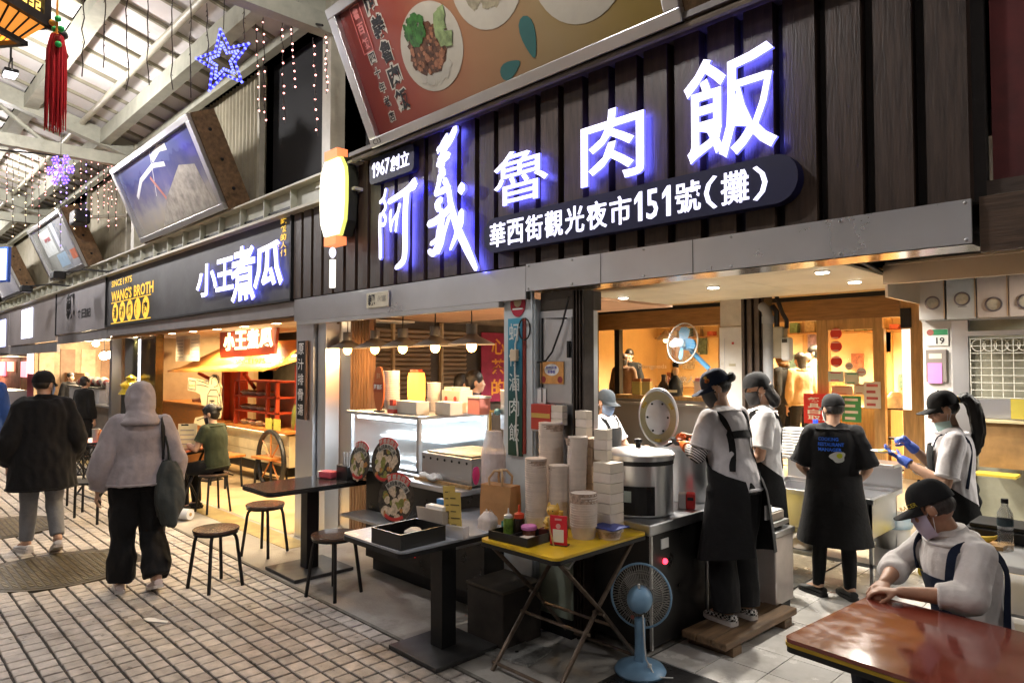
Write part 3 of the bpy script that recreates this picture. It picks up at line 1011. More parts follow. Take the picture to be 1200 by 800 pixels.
write("1967年", on_bb(.72, .985), (0, 0, .26, .07), m_pw, bb, .003, .02, "printed_numerals", shear=.1)
write("C13", T1 @ Matrix.Translation((.05, -.0555, .02)) @ FRONT, (0, 0, .11, .04), m_black, bb, .002, .01, "stencil")
f2 = blend_mat("poster blue sky", [(0, (.42, .38, .30)), (.25, (.34, .33, .33)), (.5, (.15, .15, .26)), (.75, (.07, .08, .24)), (1, (.10, .12, .30))], 2, .15, 1.5, .22)
b2, _t = billboard(-11.23, 3.15, "leaning billboard with a faded blue sky picture beside the blue star light", f2)
for pts, w, c in (([(.5, .60), (.9, .78), (1.5, .86), (1.9, .80)], .035, (.62, .62, .66)), ([(1.55, .93), (1.9, 1.0), (2.15, .97)], .05, (.7, .7, .72)), ([(1.25, .75), (1.5, .42)], .03, (.40, .12, .08)), ([(1.6, 1.04), (1.2, .50)], .008, (.6, .6, .6))):
 MB().tube([(x, -.004, z) for x, z in pts], w, 6, M=_t, flat=.06, up=(0, 1, 0)).build("printed_streak", mat("streak %.2f %.2f" % (c[0], w), c, .4), b2)
MB().prism([(1.0, .10), (2.85, .10), (2.75, .62), (2.3, .70), (1.6, .45)], .0005, .002, M=_t @ Matrix.Translation((0, -.004, 0)) @ FRONT).build("printed_hill", mat("print hill", (.34, .31, .27), .4, var=.35, scale=8), b2)
f3 = blend_mat("poster pale scene", [(0, (.30, .31, .28)), (.4, (.40, .42, .40)), (.7, (.30, .34, .40)), (1, (.45, .46, .50))], 0, .2, 3, .3)
b3, _t = billboard(-17.62, 3.0, "pale leaning billboard with white and red panels above the grey sign", f3)
for x0, x1, za, zb, c in ((.55, 1.5, .45, .95, (.62, .66, .66)), (.85, 1.35, .72, .80, (.60, .12, .14)), (1.7, 1.95, .45, 1.0, (.60, .62, .72)), (2.3, 2.75, .22, .40, (.62, .20, .12)), (1.25, 2.0, .16, .42, (.32, .45, .58)), (.12, .95, 1.0, 1.05, (.60, .60, .70))):
 MB().box(x0, x1, za, zb, .0005, .002, M=_t @ Matrix.Translation((0, -.004, 0)) @ FRONT).build("printed_panel", mat("panel %.2f%.2f" % (x0, c[0]), c, .4, var=.15, scale=9), b3)
f4 = blend_mat("poster blue-white", [(0, (.55, .55, .6)), (.5, (.36, .36, .42)), (1, (.5, .5, .55))], 0, .2, 3, .3)
billboard(-24.0, 3.0, "farthest leaning billboard at the left edge of the view", f4)
# ================================================================ NEIGHBOUR SHOP (grey lettered sign)
m_grey = mat("dark grey sign sheet", (.075, .075, .08), .5, .2, .15, 2.5, dirt=((.11, .11, .115), 1.5, .5, .75))
m_oakl = wood("pale stile", (.34, .24, .14), .5)
m_ledback2 = glow("led halo soft", (.25, .28, 1.0), 3.5)
nb = thing("broth_shop", "broth shop front with long dark grey sign and warm lit interior", "shop front", (0, 0, 0))
boxp("sign_sheet", m_grey, nb, -13.85, -6.74, 3.34, 3.39, 2.45, 3.40)
for a in ((-13.85, -6.72, 3.40, 3.425), (-13.85, -6.72, 2.425, 2.45)):
 boxp("sign_edge", m_black, nb, a[0], a[1], 3.31, 3.39, a[2], a[3])
boxp("sign_edge", m_black, nb, -6.74, -6.715, 3.312, 3.39, 2.45, 3.40)
boxp("sign_edge", m_black, nb, -13.88, -13.852, 3.312, 3.39, 2.43, 3.42)
boxp("lower_fascia", mat("light grey fascia", (.42, .41, .42), .3, .4, .1, 3), nb, -13.85, -6.70, 3.36, 3.42, 2.27, 2.42)
boxp("soffit", mat("soffit white", (.62, .58, .52), .5, var=.08), nb, -13.8, -6.70, 3.42, 4.9, 2.26, 2.28)
boxp("copper_strip", mat("copper strip", (.5, .25, .08), .35, .3), nb, -13.8, -6.7, 3.40, 3.44, 2.22, 2.26)
boxp("back_wall", mat("dark back wall", (.10, .075, .05), .7, var=.3, scale=3), nb, -15, -6.75, 8.4, 8.5, 0, 3.2)
boxp("back_panel", mat("grey panel", (.13, .12, .10), .5, var=.2), nb, -15, -12.0, 7.0, 7.05, 0, 2.6)
boxp("shop_ceiling", mat("dark ceiling", (.05, .045, .04), .7), nb, -15, -6.7, 4.9, 8.5, 2.75, 2.8)
boxp("party_wall", mat("party wall", (.20, .15, .11), .7, var=.2), nb, -7.08, -7.03, 4.0, 8.5, 0, 2.9)
boxp("wall_lining", pw_, nb, -7.028, -7.01, 4.0, 8.5, 0, 2.3)
m_lou = wood("louvre slat", (.20, .13, .075), .5, (5, .5, 5))
for y0, y1 in ((4.35, 4.75), (4.80, 5.35), (5.55, 5.95)):
 for q in range(17):
  MB().box(-.02, .02, y0, y1, -.02, .02, M=Matrix.Translation((-6.985, 0, 1.25 + q*.058)) @ Matrix.Rotation(.6, 4, "Y") @ Matrix.Scale(.8, 4, (1, 0, 0))).build("louvre_slat", m_lou, nb)
 boxp("louvre_stile", m_oakl, nb, -7.005, -6.95, y0 - .04, y0 - .005, 1.15, 2.3)
bn_ = thing("magenta_banner", "magenta banner with orange characters deep in the left stall", "banner", (-6.95, 6.2, 1.25))
boxp("cloth", mat("banner magenta", (.26, .015, .05), .7, var=.2, scale=5), bn_, -.01, .0, 0, .62, 0, .95)
for i, chh in enumerate("心茶的"):
 write(chh, Matrix.Translation((.003, .18, .65 - i*.28)) @ Matrix.Rotation(PI/2, 4, "Z") @ FRONT, (0, 0, .26, .22), mat("banner orange", (.65, .25, .03), .6), bn_, .002, .02, "character")
m_lw = glow("led warm-white face", (.92, .90, 1.0), 2.2)
for chh, box, sh in (("小", (-9.33, 2.63, -8.62, 3.05), 0), ("王", (-8.66, 2.66, -8.12, 3.06), 0), ("煮", (-8.20, 2.49, -7.52, 3.14), 0), ("瓜", (-7.56, 2.60, -6.84, 3.10), 0)):
 mb = solid_text(chh, .016, .022, box)
 M_ = facing((0, 3.30, 0))
 me = bpy.data.meshes.new("character")
 me.from_pydata([tuple(M_ @ Vector(p)) for p in mb.v], [], mb.f)
 me.materials.append(m_lw)
 me.materials.append(m_ledside)
 me.materials.append(m_ledback2)
 me.polygons.foreach_set("material_index", mb.m)
 me.update()
 link("character", me, nb)
m_yel = glow("lit yellow print", (1.0, .62, .06), .75)
write("SINCE 1975", facing((0, 3.338, 0)), (-13.55, 3.12, -12.35, 3.23), m_yel, nb, .004, .02)
write("WANG'S BROTH", facing((0, 3.338, 0)), (-13.55, 2.86, -11.25, 3.05), m_yel, nb, .004, .03)
for k, chh in enumerate("湯滷瓜仔肉"):
 MB().lathe([(.17, 0), (.17, .004)], n=24, M=facing((-13.3 + k*.42, 3.338, 2.66)), sy=1.0).build("yellow_disc", m_yel, nb)
 write(chh, facing((-13.3 + k*.42, 3.333, 2.66)), (-.10, -.10, .10, .10), m_black, nb, .002, .03)
boxp("yellow_frame", m_yel, nb, -13.55, -11.37, 3.332, 3.338, 2.475, 2.49)
boxp("yellow_frame", m_yel, nb, -13.55, -11.37, 3.332, 3.338, 2.832, 2.847)
for i, chh in enumerate("吃飯的人們"):
 write(chh, facing((-7.00, 3.338, 3.26 - i*.085)), (0, 0, .13, .075), m_yel, nb, .003, .02)
for i, chh in enumerate("湯麵飯"):
 write(chh, facing((-7.15, 3.338, 3.03 - i*.085)), (0, 0, .12, .075), m_yel, nb, .003, .02)
for i, x in enumerate((-13.1, -12.2, -11.3, -10.4, -9.5, -8.6, -7.7, -7.0)):
 downlight((x, 3.62, 2.258), 120, (1.0, .74, .42), (("first", "second", "third", "fourth", "fifth", "sixth", "seventh", "eighth")[i] + " warm downlight along the broth shop soffit edge counted from the grey sign"), .07, 22, "warm soffit downlights")
for i, x in enumerate((-11.2, -9.9, -8.4)):
 downlight((x, 4.4, 2.258), 150, (1.0, .78, .46), ("inner soffit downlight by the menu board", "inner soffit downlight over the open floor", "inner soffit downlight before the red cart")[i], .07, 22, "warm soffit downlights")
# brown door pillars and lit white strip between the two neighbour shops
boxp("dark_door", mat("dark green glass door", (.02, .022, .012), .1, var=.2), nb, -13.75, -13.0, 3.62, 3.66, 0, 2.25)
boxp("bronze_post", mat("bronze", (.16, .10, .03), .22, .8, .2, 6, stretch=(8, 8, .3)), nb, -12.75, -12.25, 3.6, 3.7, 0, 2.25)
boxp("bronze_post", mat("bronze dark", (.10, .06, .02), .22, .8, .2, 6), nb, -12.2, -11.9, 3.58, 3.7, 0, 2.25)
boxp("lit_strip", glow("cold strip", (.85, .88, 1.0), 1.6), nb, -12.97, -12.78, 3.62, 3.66, 1.0, 2.2)
# grey brushed sign shop further on
gs = thing("grey_sign_shop", "pale grey shop sign with dark brush lettering beyond the broth shop", "shop front", (0, 0, 0))
m_lgrey = mat("light grey sign", (.30, .285, .30), .5, .1, .1, 1.5)
boxp("sign_sheet", m_lgrey, gs, -17.9, -13.9, 3.33, 3.39, 2.42, 3.40)
boxp("sign_edge", m_black, gs, -17.93, -17.9, 3.31, 3.39, 2.40, 3.42)
boxp("lower_fascia", MATS["light grey fascia"], gs, -17.9, -13.9, 3.36, 3.42, 2.22, 2.41)
write("親", facing((0, 3.327, 0)), (-16.95, 2.70, -16.2, 3.25), m_black, gs, .004, .05)
write("食日記", facing((0, 3.327, 0)), (-16.0, 2.68, -14.9, 2.86), m_black, gs, .004, .03)
fgs = thing("far_shop", "far pale shop front with lit panel at the left edge", "shop front", (0, 0, 0))
boxp("sign_sheet", mat("far pale sign", (.46, .42, .42), .4, .2, .12, 1.2), fgs, -24, -17.95, 3.33, 3.39, 2.30, 3.38)
boxp("lower_fascia", MATS["light grey fascia"], fgs, -26, -17.95, 3.36, 3.42, 2.05, 2.28)
boxp("lit_panel", glow("cool panel", (.75, .78, 1.0), 2.2), fgs, -22.0, -20.6, 3.31, 3.328, 2.45, 3.2)
boxp("sign_sheet", MATS["far pale sign"], fgs, -45, -24.05, 3.33, 3.39, 2.1, 3.3)
boxp("lit_panel", glow("cool panel 2", (.55, .6, 1.0), 2.0), fgs, -26.4, -24.6, 3.31, 3.328, 2.3, 3.1)
# ================================================================ RESTAURANT FRONT at the back of the kitchen
m_oak = wood("honey oak", (.46, .27, .10), .42, (5, 5, .5), .2, rnd=.05)
m_oakd = wood("brown oak", (.30, .16, .06), .45, (.5, 5, 5), .2, rnd=.05)
m_glass = mat("clear glass", (.05, .05, .05), .03, var=0, alpha=.13, spec=.6)
YB = 9.5
rf = thing("restaurant_facade", "oak framed restaurant window and door behind the kitchen", "shop front", (0, YB, 0))
def rp(nm, m, x0, x1, z0, z1, y0=-.05, y1=.05, ch=0.0):
 return boxp(nm, m, rf, x0, x1, y0, y1, z0, z1, ch)
rp("lintel", m_oakd, -8, -2.72, 2.36, 2.66, -.06, .06)
rp("lintel_gap", m_black, -8, -2.72, 2.64, 2.70, -.08, -.0605)
rp("top_rail", m_oak, -8, -2.72, 2.665, 2.70, -.05, .06)
rp("wood_post", m_black, -7.16, -7.06, 1.24, 2.36, -.055, .05)
rp("wood_post", m_oak, -5.22, -4.40, .37, 2.36, -.04, .05)
rp("wood_post", m_oak, -3.75, -3.60, .37, 2.36)
rp("door_rail", m_oak, -3.60, -2.93, 2.22, 2.36, -.045, .04)
rp("door_stile", m_oak, -3.04, -2.91, .45, 2.22, -.045, .04)
rp("door_rail", m_oak, -3.60, -2.915, .37, .52, -.044, .04)
rp("wood_post", m_oak, -2.70, -2.46, .30, 2.70, -.07, .05)
rp("sill", m_oak, -8, -5.2, 1.20, 1.26, -.12, .08)
rp("steel_wall", m_steel2, -8, -4.42, .0, 1.195, -.10, .04)
rp("steel_shelf", m_steel, -8, -5.3, 1.12, 1.15, -.30, -.101)
for x0, x1, z0, z1 in ((-7.9, -7.17, 1.262, 2.36), (-7.05, -5.23, 1.262, 2.36), (-4.39, -3.76, .6, 2.36), (-3.595, -3.045, .525, 2.215)):
 rp("pane", m_glass, x0, x1, z0, z1, -.004, .004)
rp("white_light_panel", glow("white panel", (1.0, .92, .80), 1.3), -2.695, -2.60, 1.2, 2.2, -.078, -.071)
rp("black_box", m_black, -2.70, -2.585, 2.22, 2.46, -.10, -.071)
# the room behind the glass
m_warm = mat("warm plaster", (.80, .60, .32), .6, var=.08, scale=1.5)
rp("room_back_wall", m_warm, -9, -2.0, .3, 3.0, 4.0, 4.1)
rp("room_side_wall", m_warm, -2.2, -2.1, .3, 3.0, .1, 4.0)
rp("room_side_wall", m_warm, -9.1, -9.0, .3, 3.0, .1, 4.0)
rp("room_ceiling", mat("room ceiling", (.72, .62, .45), .6), -9, -2.1, 2.72, 2.8, .07, 4.0)
rp("room_floor", mat("room floor", (.42, .30, .18), .5, var=.1), -9, -2.1, .2, .35, .0, 4.0)
for i in range(4):
 rp("room_panel", m_oak, -8.6 + i*1.5, -8.5 + i*1.5, .35, 2.72, 3.93, 3.99)
step = slab("raised_floor", mat("beige floor tile", (.52, .43, .31), .35, var=.12, scale=3, rvar=.1), -4.4, 3, 7.0, 9.44, .0, .345, "raised beige floor before the restaurant door")
for k, (x, y) in enumerate(((-6.9, 1.4), (-5.9, 2.6), (-4.1, .9), (-3.9, 2.0), (-3.4, 1.3), (-3.1, 2.6))):
 downlight((x, YB + y, 2.72), 820, (1.0, .80, .50), ("ceiling light inside the restaurant over the small windows", "ceiling light inside the restaurant at the back left", "ceiling light inside the restaurant over the customers", "ceiling light inside the restaurant behind the customers", "ceiling light inside the restaurant behind the glass door", "ceiling light inside the restaurant at the far right")[k], .07, 20, "restaurant ceiling lights")
# pendant bulb inside the doorway
pb = thing("pendant_bulb", "bare warm bulb glowing inside the restaurant doorway", "lamp", (-2.79, YB + .6, 2.12))
MB().tube([(0, 0, .07), (0, 0, .6)], .006, 6).build("cord", m_black, pb)
MB().ball((0, 0, 0), .06).build("bulb", glow("bulb warm", (1.0, .75, .42), 25), pb, True)
# stickers and notices on the glass
def notice(name, x, z, w, h, col, label, Y=YB - .06, lines=3, lc=(.75, .75, .72), body=None, group=None, round_=False, rz=0):
 t = thing(name, label, "notice", (x, Y, z), rz, group)
 m = mat("paper %.2f%.2f%.2f" % col, col, .55, var=.06)
 if round_:
  MB().lathe([(w/2, 0), (w/2, .004)], n=24, M=facing((0, 0, 0))).build("sheet", m, t)
 else:
  boxp("sheet", m, t, -w/2, w/2, -.004, .0, -h/2, h/2)
 ml = mat("print %.2f%.2f%.2f" % lc, lc, .55)
 if body:
  rows = body.split("|")
  for i, b in enumerate(rows):
   hh = h*.8/len(rows)
   write(b, facing((0, -.0045, 0)), (-w*.4, h*.4 - (i + .92)*hh, w*.4, h*.4 - (i + .12)*hh), ml, t, .002, .02)
 else:
  for i in range(lines):
   zz = h*.36 - i*h*.72/max(1, lines - 1) if lines > 1 else 0
   boxp("print_line", ml, t, -w*.34, w*(.34 if i % 2 == 0 else .2), -.006, -.0045, zz - h*.05, zz + h*.05)
 return t
for i, z in enumerate((2.17, 2.0, 1.80)):
 notice("round_sticker", -3.49, z, .15, .15, (.65, .05, .03), ("topmost", "middle", "lowest")[i] + " of the three round red stickers on the door glass", lines=2, lc=(.8, .5, .45), round_=True, group="red stickers")
notice("notice", -3.31, 1.18, .24, .34, (.05, .28, .10), "green notice with white print on the restaurant door", lines=4)
notice("notice", -3.05, 1.37, .20, .34, (.75, .72, .68), "white sheet with red border on the door stile", lines=4, lc=(.5, .1, .1), Y=YB - .07)
notice("notice", -3.50, 1.60, .20, .14, (.5, .62, .6), "pale teal card stuck on the door glass", lines=2, lc=(.6, .1, .15))
notice("notice", -3.30, 1.58, .18, .16, (.66, .68, .6), "white round-cornered card beside the pale teal card", lines=2, lc=(.1, .35, .2))
notice("notice", -3.42, 1.42, .26, .12, (.68, .48, .36), "wide orange-beige card under the two cards on the door", lines=2, lc=(.5, .2, .1))
notice("notice", -3.20, 1.44, .15, .14, (.66, .60, .5), "cream card at the middle of the door glass", lines=2, lc=(.5, .2, .1))
notice("round_sticker", -3.18, 1.66, .12, .12, (.72, .66, .62), "round white and red no-entry sticker on the door glass", lines=1, lc=(.6, .08, .1), round_=True)
notice("round_sticker", -3.33, 1.74, .10, .10, (.66, .56, .5), "small round pale sticker on the door glass", lines=1, lc=(.5, .3, .2), round_=True)
notice("notice", -3.50, 1.20, .16, .20, (.10, .16, .36), "dark blue leaflet low on the door glass", lines=3, lc=(.7, .4, .3))
notice("takeaway_sign", -3.66, 1.17, .46, .40, (.62, .02, .02), "red takeaway sign with white characters before the customers", Y=YB - .16, body="餐外|具帶|自專|取用", lc=(.82, .8, .78))
# shelf cart with bags seen through the doorway
cart = thing("shelf_cart", "black wire shelf cart inside the restaurant doorway", "shelf", (-2.85, YB + .25, .35))
for dx in (-.16, .14):
 for dy in (-.1, .1):
  MB().tube([(dx, dy, 0), (dx, dy, .85)], .012, 6).build("upright", m_black, cart)
for z in (.06, .45, .83):
 boxp("shelf", m_black, cart, -.18, .16, -.12, .12, z, z + .02)
def plastic_bag(loc, s, label, col=(.72, .66, .56), group=None):
 t = thing("plastic_bag", label, "bag", loc, 0, group)
 mb = MB()
 rs = []
 for k in range(9):
  z = k/8.0
  w = s*(.92 if z < .6 else .92 - (z - .6)*1.25)
  rs.append([(w*.5*math.copysign(abs(math.cos(a))**.6, math.cos(a))*(1 + .14*noise.noise(Vector((math.cos(a)*2, math.sin(a)*2, k*.6 + loc[0]*9)))), w*.38*math.copysign(abs(math.sin(a))**.6, math.sin(a))*(1 + .2*noise.noise(Vector((math.cos(a)*2 + 4, math.sin(a)*2, k*.6 + loc[0]*9)))), z*s*.8) for a in [2*PI*i/20 for i in range(20)]])
 mb.rings(rs)
 mb.build("body", mat("bag %.2f" % col[0], col, .35, var=.12, scale=20, bump=.5, bscale=30, alpha=.95), t, True)
 for sx in (-1, 1):
  MB().tube([(sx*.05*s, 0, .77*s), (sx*.13*s, .02*s, .92*s), (sx*.22*s, .04*s, .86*s), (sx*.20*s, .05*s, .76*s)], .03*s, 6, flat=.4).build("handle", MATS["bag %.2f" % col[0]], t, True)
 return t
plastic_bag((-2.86, YB + .22, 1.20), .26, "knotted white takeaway bag on the shelf cart")
plastic_bag((-3.16, YB + .5, 1.20), .26, "white takeaway bag behind the door glass")
boxp("counter_block", m_oak, tag(link("restaurant_counter", None), "oak counter inside the restaurant behind the door", "counter"), -3.7, -2.98, YB + .4, YB + .9, .35, 1.18)
# tall white air conditioner with duct box, folded shutter, pipe, gas meter
m_whitep = mat("white appliance plastic", (.66, .66, .64), .35, var=.05, dirt=((.45, .42, .36), 3, .6, .85))
ac = thing("air_conditioner", "tall white standing air conditioner at the back of the kitchen", "air conditioner", (-4.27, 8.2, 0))
boxp("body", m_whitep, ac, -.23, .16, -.02, .3, .3, 2.25, .015)
boxp("duct_cover", mat("duct cover", (.52, .50, .44), .5, var=.12), ac, -.22, .21, .0, .3, 2.255, 2.62)
boxp("side_vent", mat("side vent", (.5, .49, .45), .5), ac, .162, .22, .0, .3, .3, 2.24)
for k in range(18):
 boxp("louvre", m_black, ac, .165, .215, -.006, .0, 1.55 + k*.036, 1.568 + k*.036)
boxp("display", mat("beige display", (.45, .42, .30), .4), ac, -.09, .0, -.026, -.0205, 1.74, 1.77)
boxp("logo_mark", mat("red mark", (.5, .06, .05), .5), ac, -.05, -.02, -.026, -.0205, 2.02, 2.05)
boxp("panel_groove", mat("groove", (.45, .45, .5), .5), ac, -.155, -.150, -.024, -.0205, 1.2, 2.1)
boxp("panel_groove", MATS["groove"], ac, .090, .095, -.024, -.0205, 1.2, 2.1)
sb = thing("shutter_bundle", "dark brown folded shutter leaves beside the air conditioner", "shutter", (-3.7, 7.5, .0))
for k in range(6):
 boxp("shutter_leaf", m_shut, sb, -.14 + k*.045, -.105 + k*.045, .0 + .04*(k % 2), .25, .0, 2.55)
pp = thing("grey_pipe", "thick grey vertical drain pipe beside the folded shutter leaves", "pipe", (-3.47, 7.4, 0))
MB().tube([(0, 0, 0), (0, 0, 2.30), (-.03, .02, 2.38), (-.10, .08, 2.42)], .055, 12).build("pipe", mat("grey pvc", (.26, .27, .29), .4, var=.1), pp, True)
MB().cyl((0, 0, 0), .065, 2.22, 2.30, 14).build("collar", MATS["grey pvc"], pp, True)
gm = thing("gas_meter", "white and grey gas meter with black pipes above the customers", "gas meter", (-3.32, 7.4, 1.8))
boxp("body", mat("meter grey", (.30, .28, .22), .5, var=.1), gm, -.12, .02, .0, .14, .03, .38, .02)
boxp("dial_housing", m_whitep, gm, .0, .10, -.03, .1, .0, .26, .03)
boxp("counter_window", m_black, gm, .02, .08, -.034, -.031, .2, .24)
MB().tube([(-.07, .05, .38), (-.07, .05, .55), (-.12, .05, .62)], .03, 8).build("pipe", m_black, gm, True)
MB().tube([(.04, .05, .36), (.04, .05, .45), (.0, .05, .52), (-.03, .05, .60), (-.08, .05, .75)], .024, 8).build("pipe", m_black, gm, True)
# wall fan with blue blades
def fan_cage(mb, r, n, d, wire=.0016):
 for k in range(n):
  a = 2*PI*k/n
  pts = []
  for u in (.18, .4, .65, .88, 1.0):
   pts.append((r*u*math.cos(a), r*u*math.sin(a), d*(1 - u**3)))
  mb.tube(pts, wire, 4)
 for u in (.45, .75):
  mb.tube([(r*u*math.cos(2*PI*i/40), r*u*math.sin(2*PI*i/40), d*(1 - u**3)) for i in range(40)], wire, 4, loop=True)
def fan_blades(mb, r, n=4, pitch=.5):
 for k in range(n):
  a = 2*PI*k/n
  Mx = Matrix.Rotation(a, 4, 'Z') @ Matrix.Rotation(pitch, 4, 'X')
  pts = [(.06*r, -.10*r), (.35*r, -.30*r), (.75*r, -.36*r), (.92*r, -.15*r), (.90*r, .15*r), (.6*r, .26*r), (.2*r, .18*r)]
  mb.prism(pts, -.002, .002, M=Mx)
wf = thing("wall_fan", "round wall fan with blue blades before the orange window", "fan", (-4.32, 7.0, 2.01))
Mf = Matrix.Rotation(R(-12), 4, 'Z') @ Matrix.Rotation(R(-8), 4, 'X') @ FRONT
c_ = MB()
fan_cage(c_, .235, 36, .07, .0010)
c_.tube([(.235*math.cos(2*PI*i/40), .235*math.sin(2*PI*i/40), .0) for i in range(40)], .007, 6, loop=True)
c_.v = [tuple(Mf @ Vector(v)) for v in c_.v]
c_.build("cage", mat("fan wire", (.42, .41, .38), .6), wf)
b_ = MB()
fan_blades(b_, .21, 4, .45)
b_.v = [tuple(Mf @ Vector(v)) for v in b_.v]
b_.build("blades", mat("blue blade", (.10, .30, .55), .35), wf)
MB().lathe([(.05, -.02), (.05, .03), (.03, .045)], n=16, M=Mf).build("hub", mat("pale blue hub", (.30, .48, .65), .35), wf, True)
MB().lathe([(.07, -.16), (.075, -.03)], n=16, M=Mf).build("motor", MATS["blue blade"], wf, True)
MB().tube([(0, .10, 0), (.05, .16, -.12), (.20, .25, -.30)], .03, 8).build("bracket", MATS["blue blade"], wf, True)
# bottles and goods on the window sill
def sillthing(name, x, prof, m, label, cat, z=1.262, y=YB - .02, n=14):
 t = thing(name, label, cat, (x, y, z), 0)
 MB().lathe(prof, n=n).build("body", m, t, True)
 return t
for x, h, c, lab in ((-6.72, .22, (.45, .36, .10), "pale yellow packet on the window sill farthest left"), (-6.52, .22, (.50, .40, .14), "pale yellow packet on the window sill next to the dark jar"), (-5.55, .24, (.66, .50, .40), "pink topped white packet on the window sill")):
 t = thing("packet", lab, "packet", (x, YB - .02, 1.262))
 boxp("body", mat("packet %.2f" % c[0], c, .5), t, -.08, .08, -.04, .04, 0, h, .008)
 boxp("top_fold", mat("packet top %.2f" % c[0], (c[0]*.9, c[1]*.4, c[2]*.5), .5), t, -.075, .075, -.02, .02, h, h + .05)
t = sillthing("dark_jar", -6.2, [(.10, 0), (.11, .12), (.07, .2), (.04, .24), (.035, .30)], mat("dark jar", (.05, .03, .02), .2), "dark round jar on the window sill", "jar")
MB().lathe([(.04, .30), (.04, .34)], n=12).build("lid", m_black, t)
fg = thing("toy_figure", "small dark figurine in black on the window sill", "figurine", (-5.98, YB - .02, 1.262))
MB().lathe([(.11, 0), (.12, .10), (.11, .22), (.05, .30), (.03, .33)], n=16).build("body", m_black, fg, True)
MB().lathe([(.03, .33), (.055, .38), (.05, .44), (.02, .47)], n=14).build("head", mat("figurine skin", (.5, .3, .15), .5), fg, True)
MB().ball((0, .01, .50), .06, .05, .06).build("hair", m_black, fg, True)
boxp("name_band", mat("figurine band", (.6, .5, .3), .5), fg, -.1, .1, -.125, -.118, .06, .10)
for x, z, s in ((-6.1, 1.95, .10), (-5.9, 1.9, .16), (-5.7, 1.98, .08), (-5.6, 1.88, .07)):
 t = thing("window_sticker", "pale hand-cut sticker on the orange window %s" % {.10: "left of the tall strip", .16: "shaped as a tall strip", .08: "just right of the tall strip", .07: "low beside the wall fan"}[s], "sticker", (x, YB - .012, z))
 MB().prism([(-.04, -s), (.04, -s*.9), (.05, s), (-.02, s*.9)], 0, .003, M=facing((0, 0, 0))).build("sheet", mat("sticker cream", (.70, .60, .42), .6), t)
wt = thing("window_writing", "white brush writing on the orange window", "lettering", (-6.5, YB - .012, 1.5))
write("Morigoods", facing((0, 0, .18)), (-.2, 0, .35, .09), m_white, wt, .002, 0)
write("小橘飲人外帶", facing((0, 0, -.02)), (.3, 0, 1.15, .10), m_white, wt, .002, .01)
# ================================================================ RIGHT SIDE: pillar, heaters, hood, rack, counters
YW = 7.0
rw = thing("kitchen_wall", "kitchen side wall with white pillar, steel cladding and stainless hood", "wall", (0, 0, 0))
m_wp = mat("white pillar paint", (.66, .63, .60), .5, var=.06, scale=3, dirt=((.45, .40, .34), 2, .58, .85))
boxp("pillar", m_wp, rw, -1.83, -1.60, YW, YW + .2, .3, 2.14)
boxp("steel_cladding", m_steel, rw, -1.598, -1.475, YW - .02, YW + .2, .3, 2.14)
boxp("wall_panel", mat("greenish wall panel", (.33, .32, .24), .4, .3, .15, 4), rw, -1.475, 4, YW + .05, YW + .2, .3, 2.8)
boxp("steel_cladding", m_steel2, rw, -1.84, 4, YW + .01, YW + .04, 2.14, 2.75)
boxp("hood_face", steel("warm hood steel", (.62, .52, .40), .3, (12, 1, 1), .04), rw, -1.83, 4, 5.95, 6.0, 2.40, 2.55)
boxp("hood_underside", MATS["warm hood steel"], rw, -1.83, 4, 6.0, YW, 2.56, 2.58)
boxp("hood_side", MATS["warm hood steel"], rw, -1.83, -1.81, 6.0, YW, 2.30, 2.56)
MB().tube([(-1.9, 5.2, 2.6), (-1.84, 5.7, 2.52), (-1.85, 6.6, 2.45), (-1.84, 7.0, 2.38)], .018, 6).build("cable", m_black, rw, True)
def heater(x, w, m, lab, zc=2.30, dial=.06):
 t = thing("water_heater", lab, "water heater", (x, YW - .14, 2.15), 0, "row of boxy wall heaters with round portholes")
 boxp("case", m, t, 0, w, 0, .14, 0, .40, .006)
 Mq = facing((w*.55, 0, zc - 2.15))
 MB().lathe([(dial, 0), (dial, .012), (dial*.8, .014), (dial*.78, .004)], n=24, M=Mq).build("porthole_ring", mat("porthole ring", (.20, .17, .18), .3, .6), t, True)
 MB().cyl((0, 0, 0), dial*.78, 0, .005, 24, M=Mq).build("porthole_glass", mat("porthole glass", (.55, .48, .36), .1, var=.2, scale=20), t)
 boxp("badge", mat("badge grey", (.3, .28, .28), .5), t, w*.4, w*.7, -.003, -.0005, .10, .108)
 boxp("door_edge", mat("orange edge", (.5, .33, .2), .5), t, w - .008, w + .002, -.004, .0, .01, .39)
 return t
heater(-1.82, .20, MATS["dull steel"], "dark steel box heater with round porthole, first of the row")
heater(-1.605, .215, m_whitep, "clean white box heater with round porthole, second of the row", 2.32)
heater(-1.38, .215, mat("pinkish white case", (.64, .54, .47), .4, var=.08), "pinkish white box heater with low porthole, third of the row", 2.26, .062)
heater(-1.158, .215, MATS["pinkish white case"], "pinkish white box heater cut by the right picture edge", 2.27, .062)
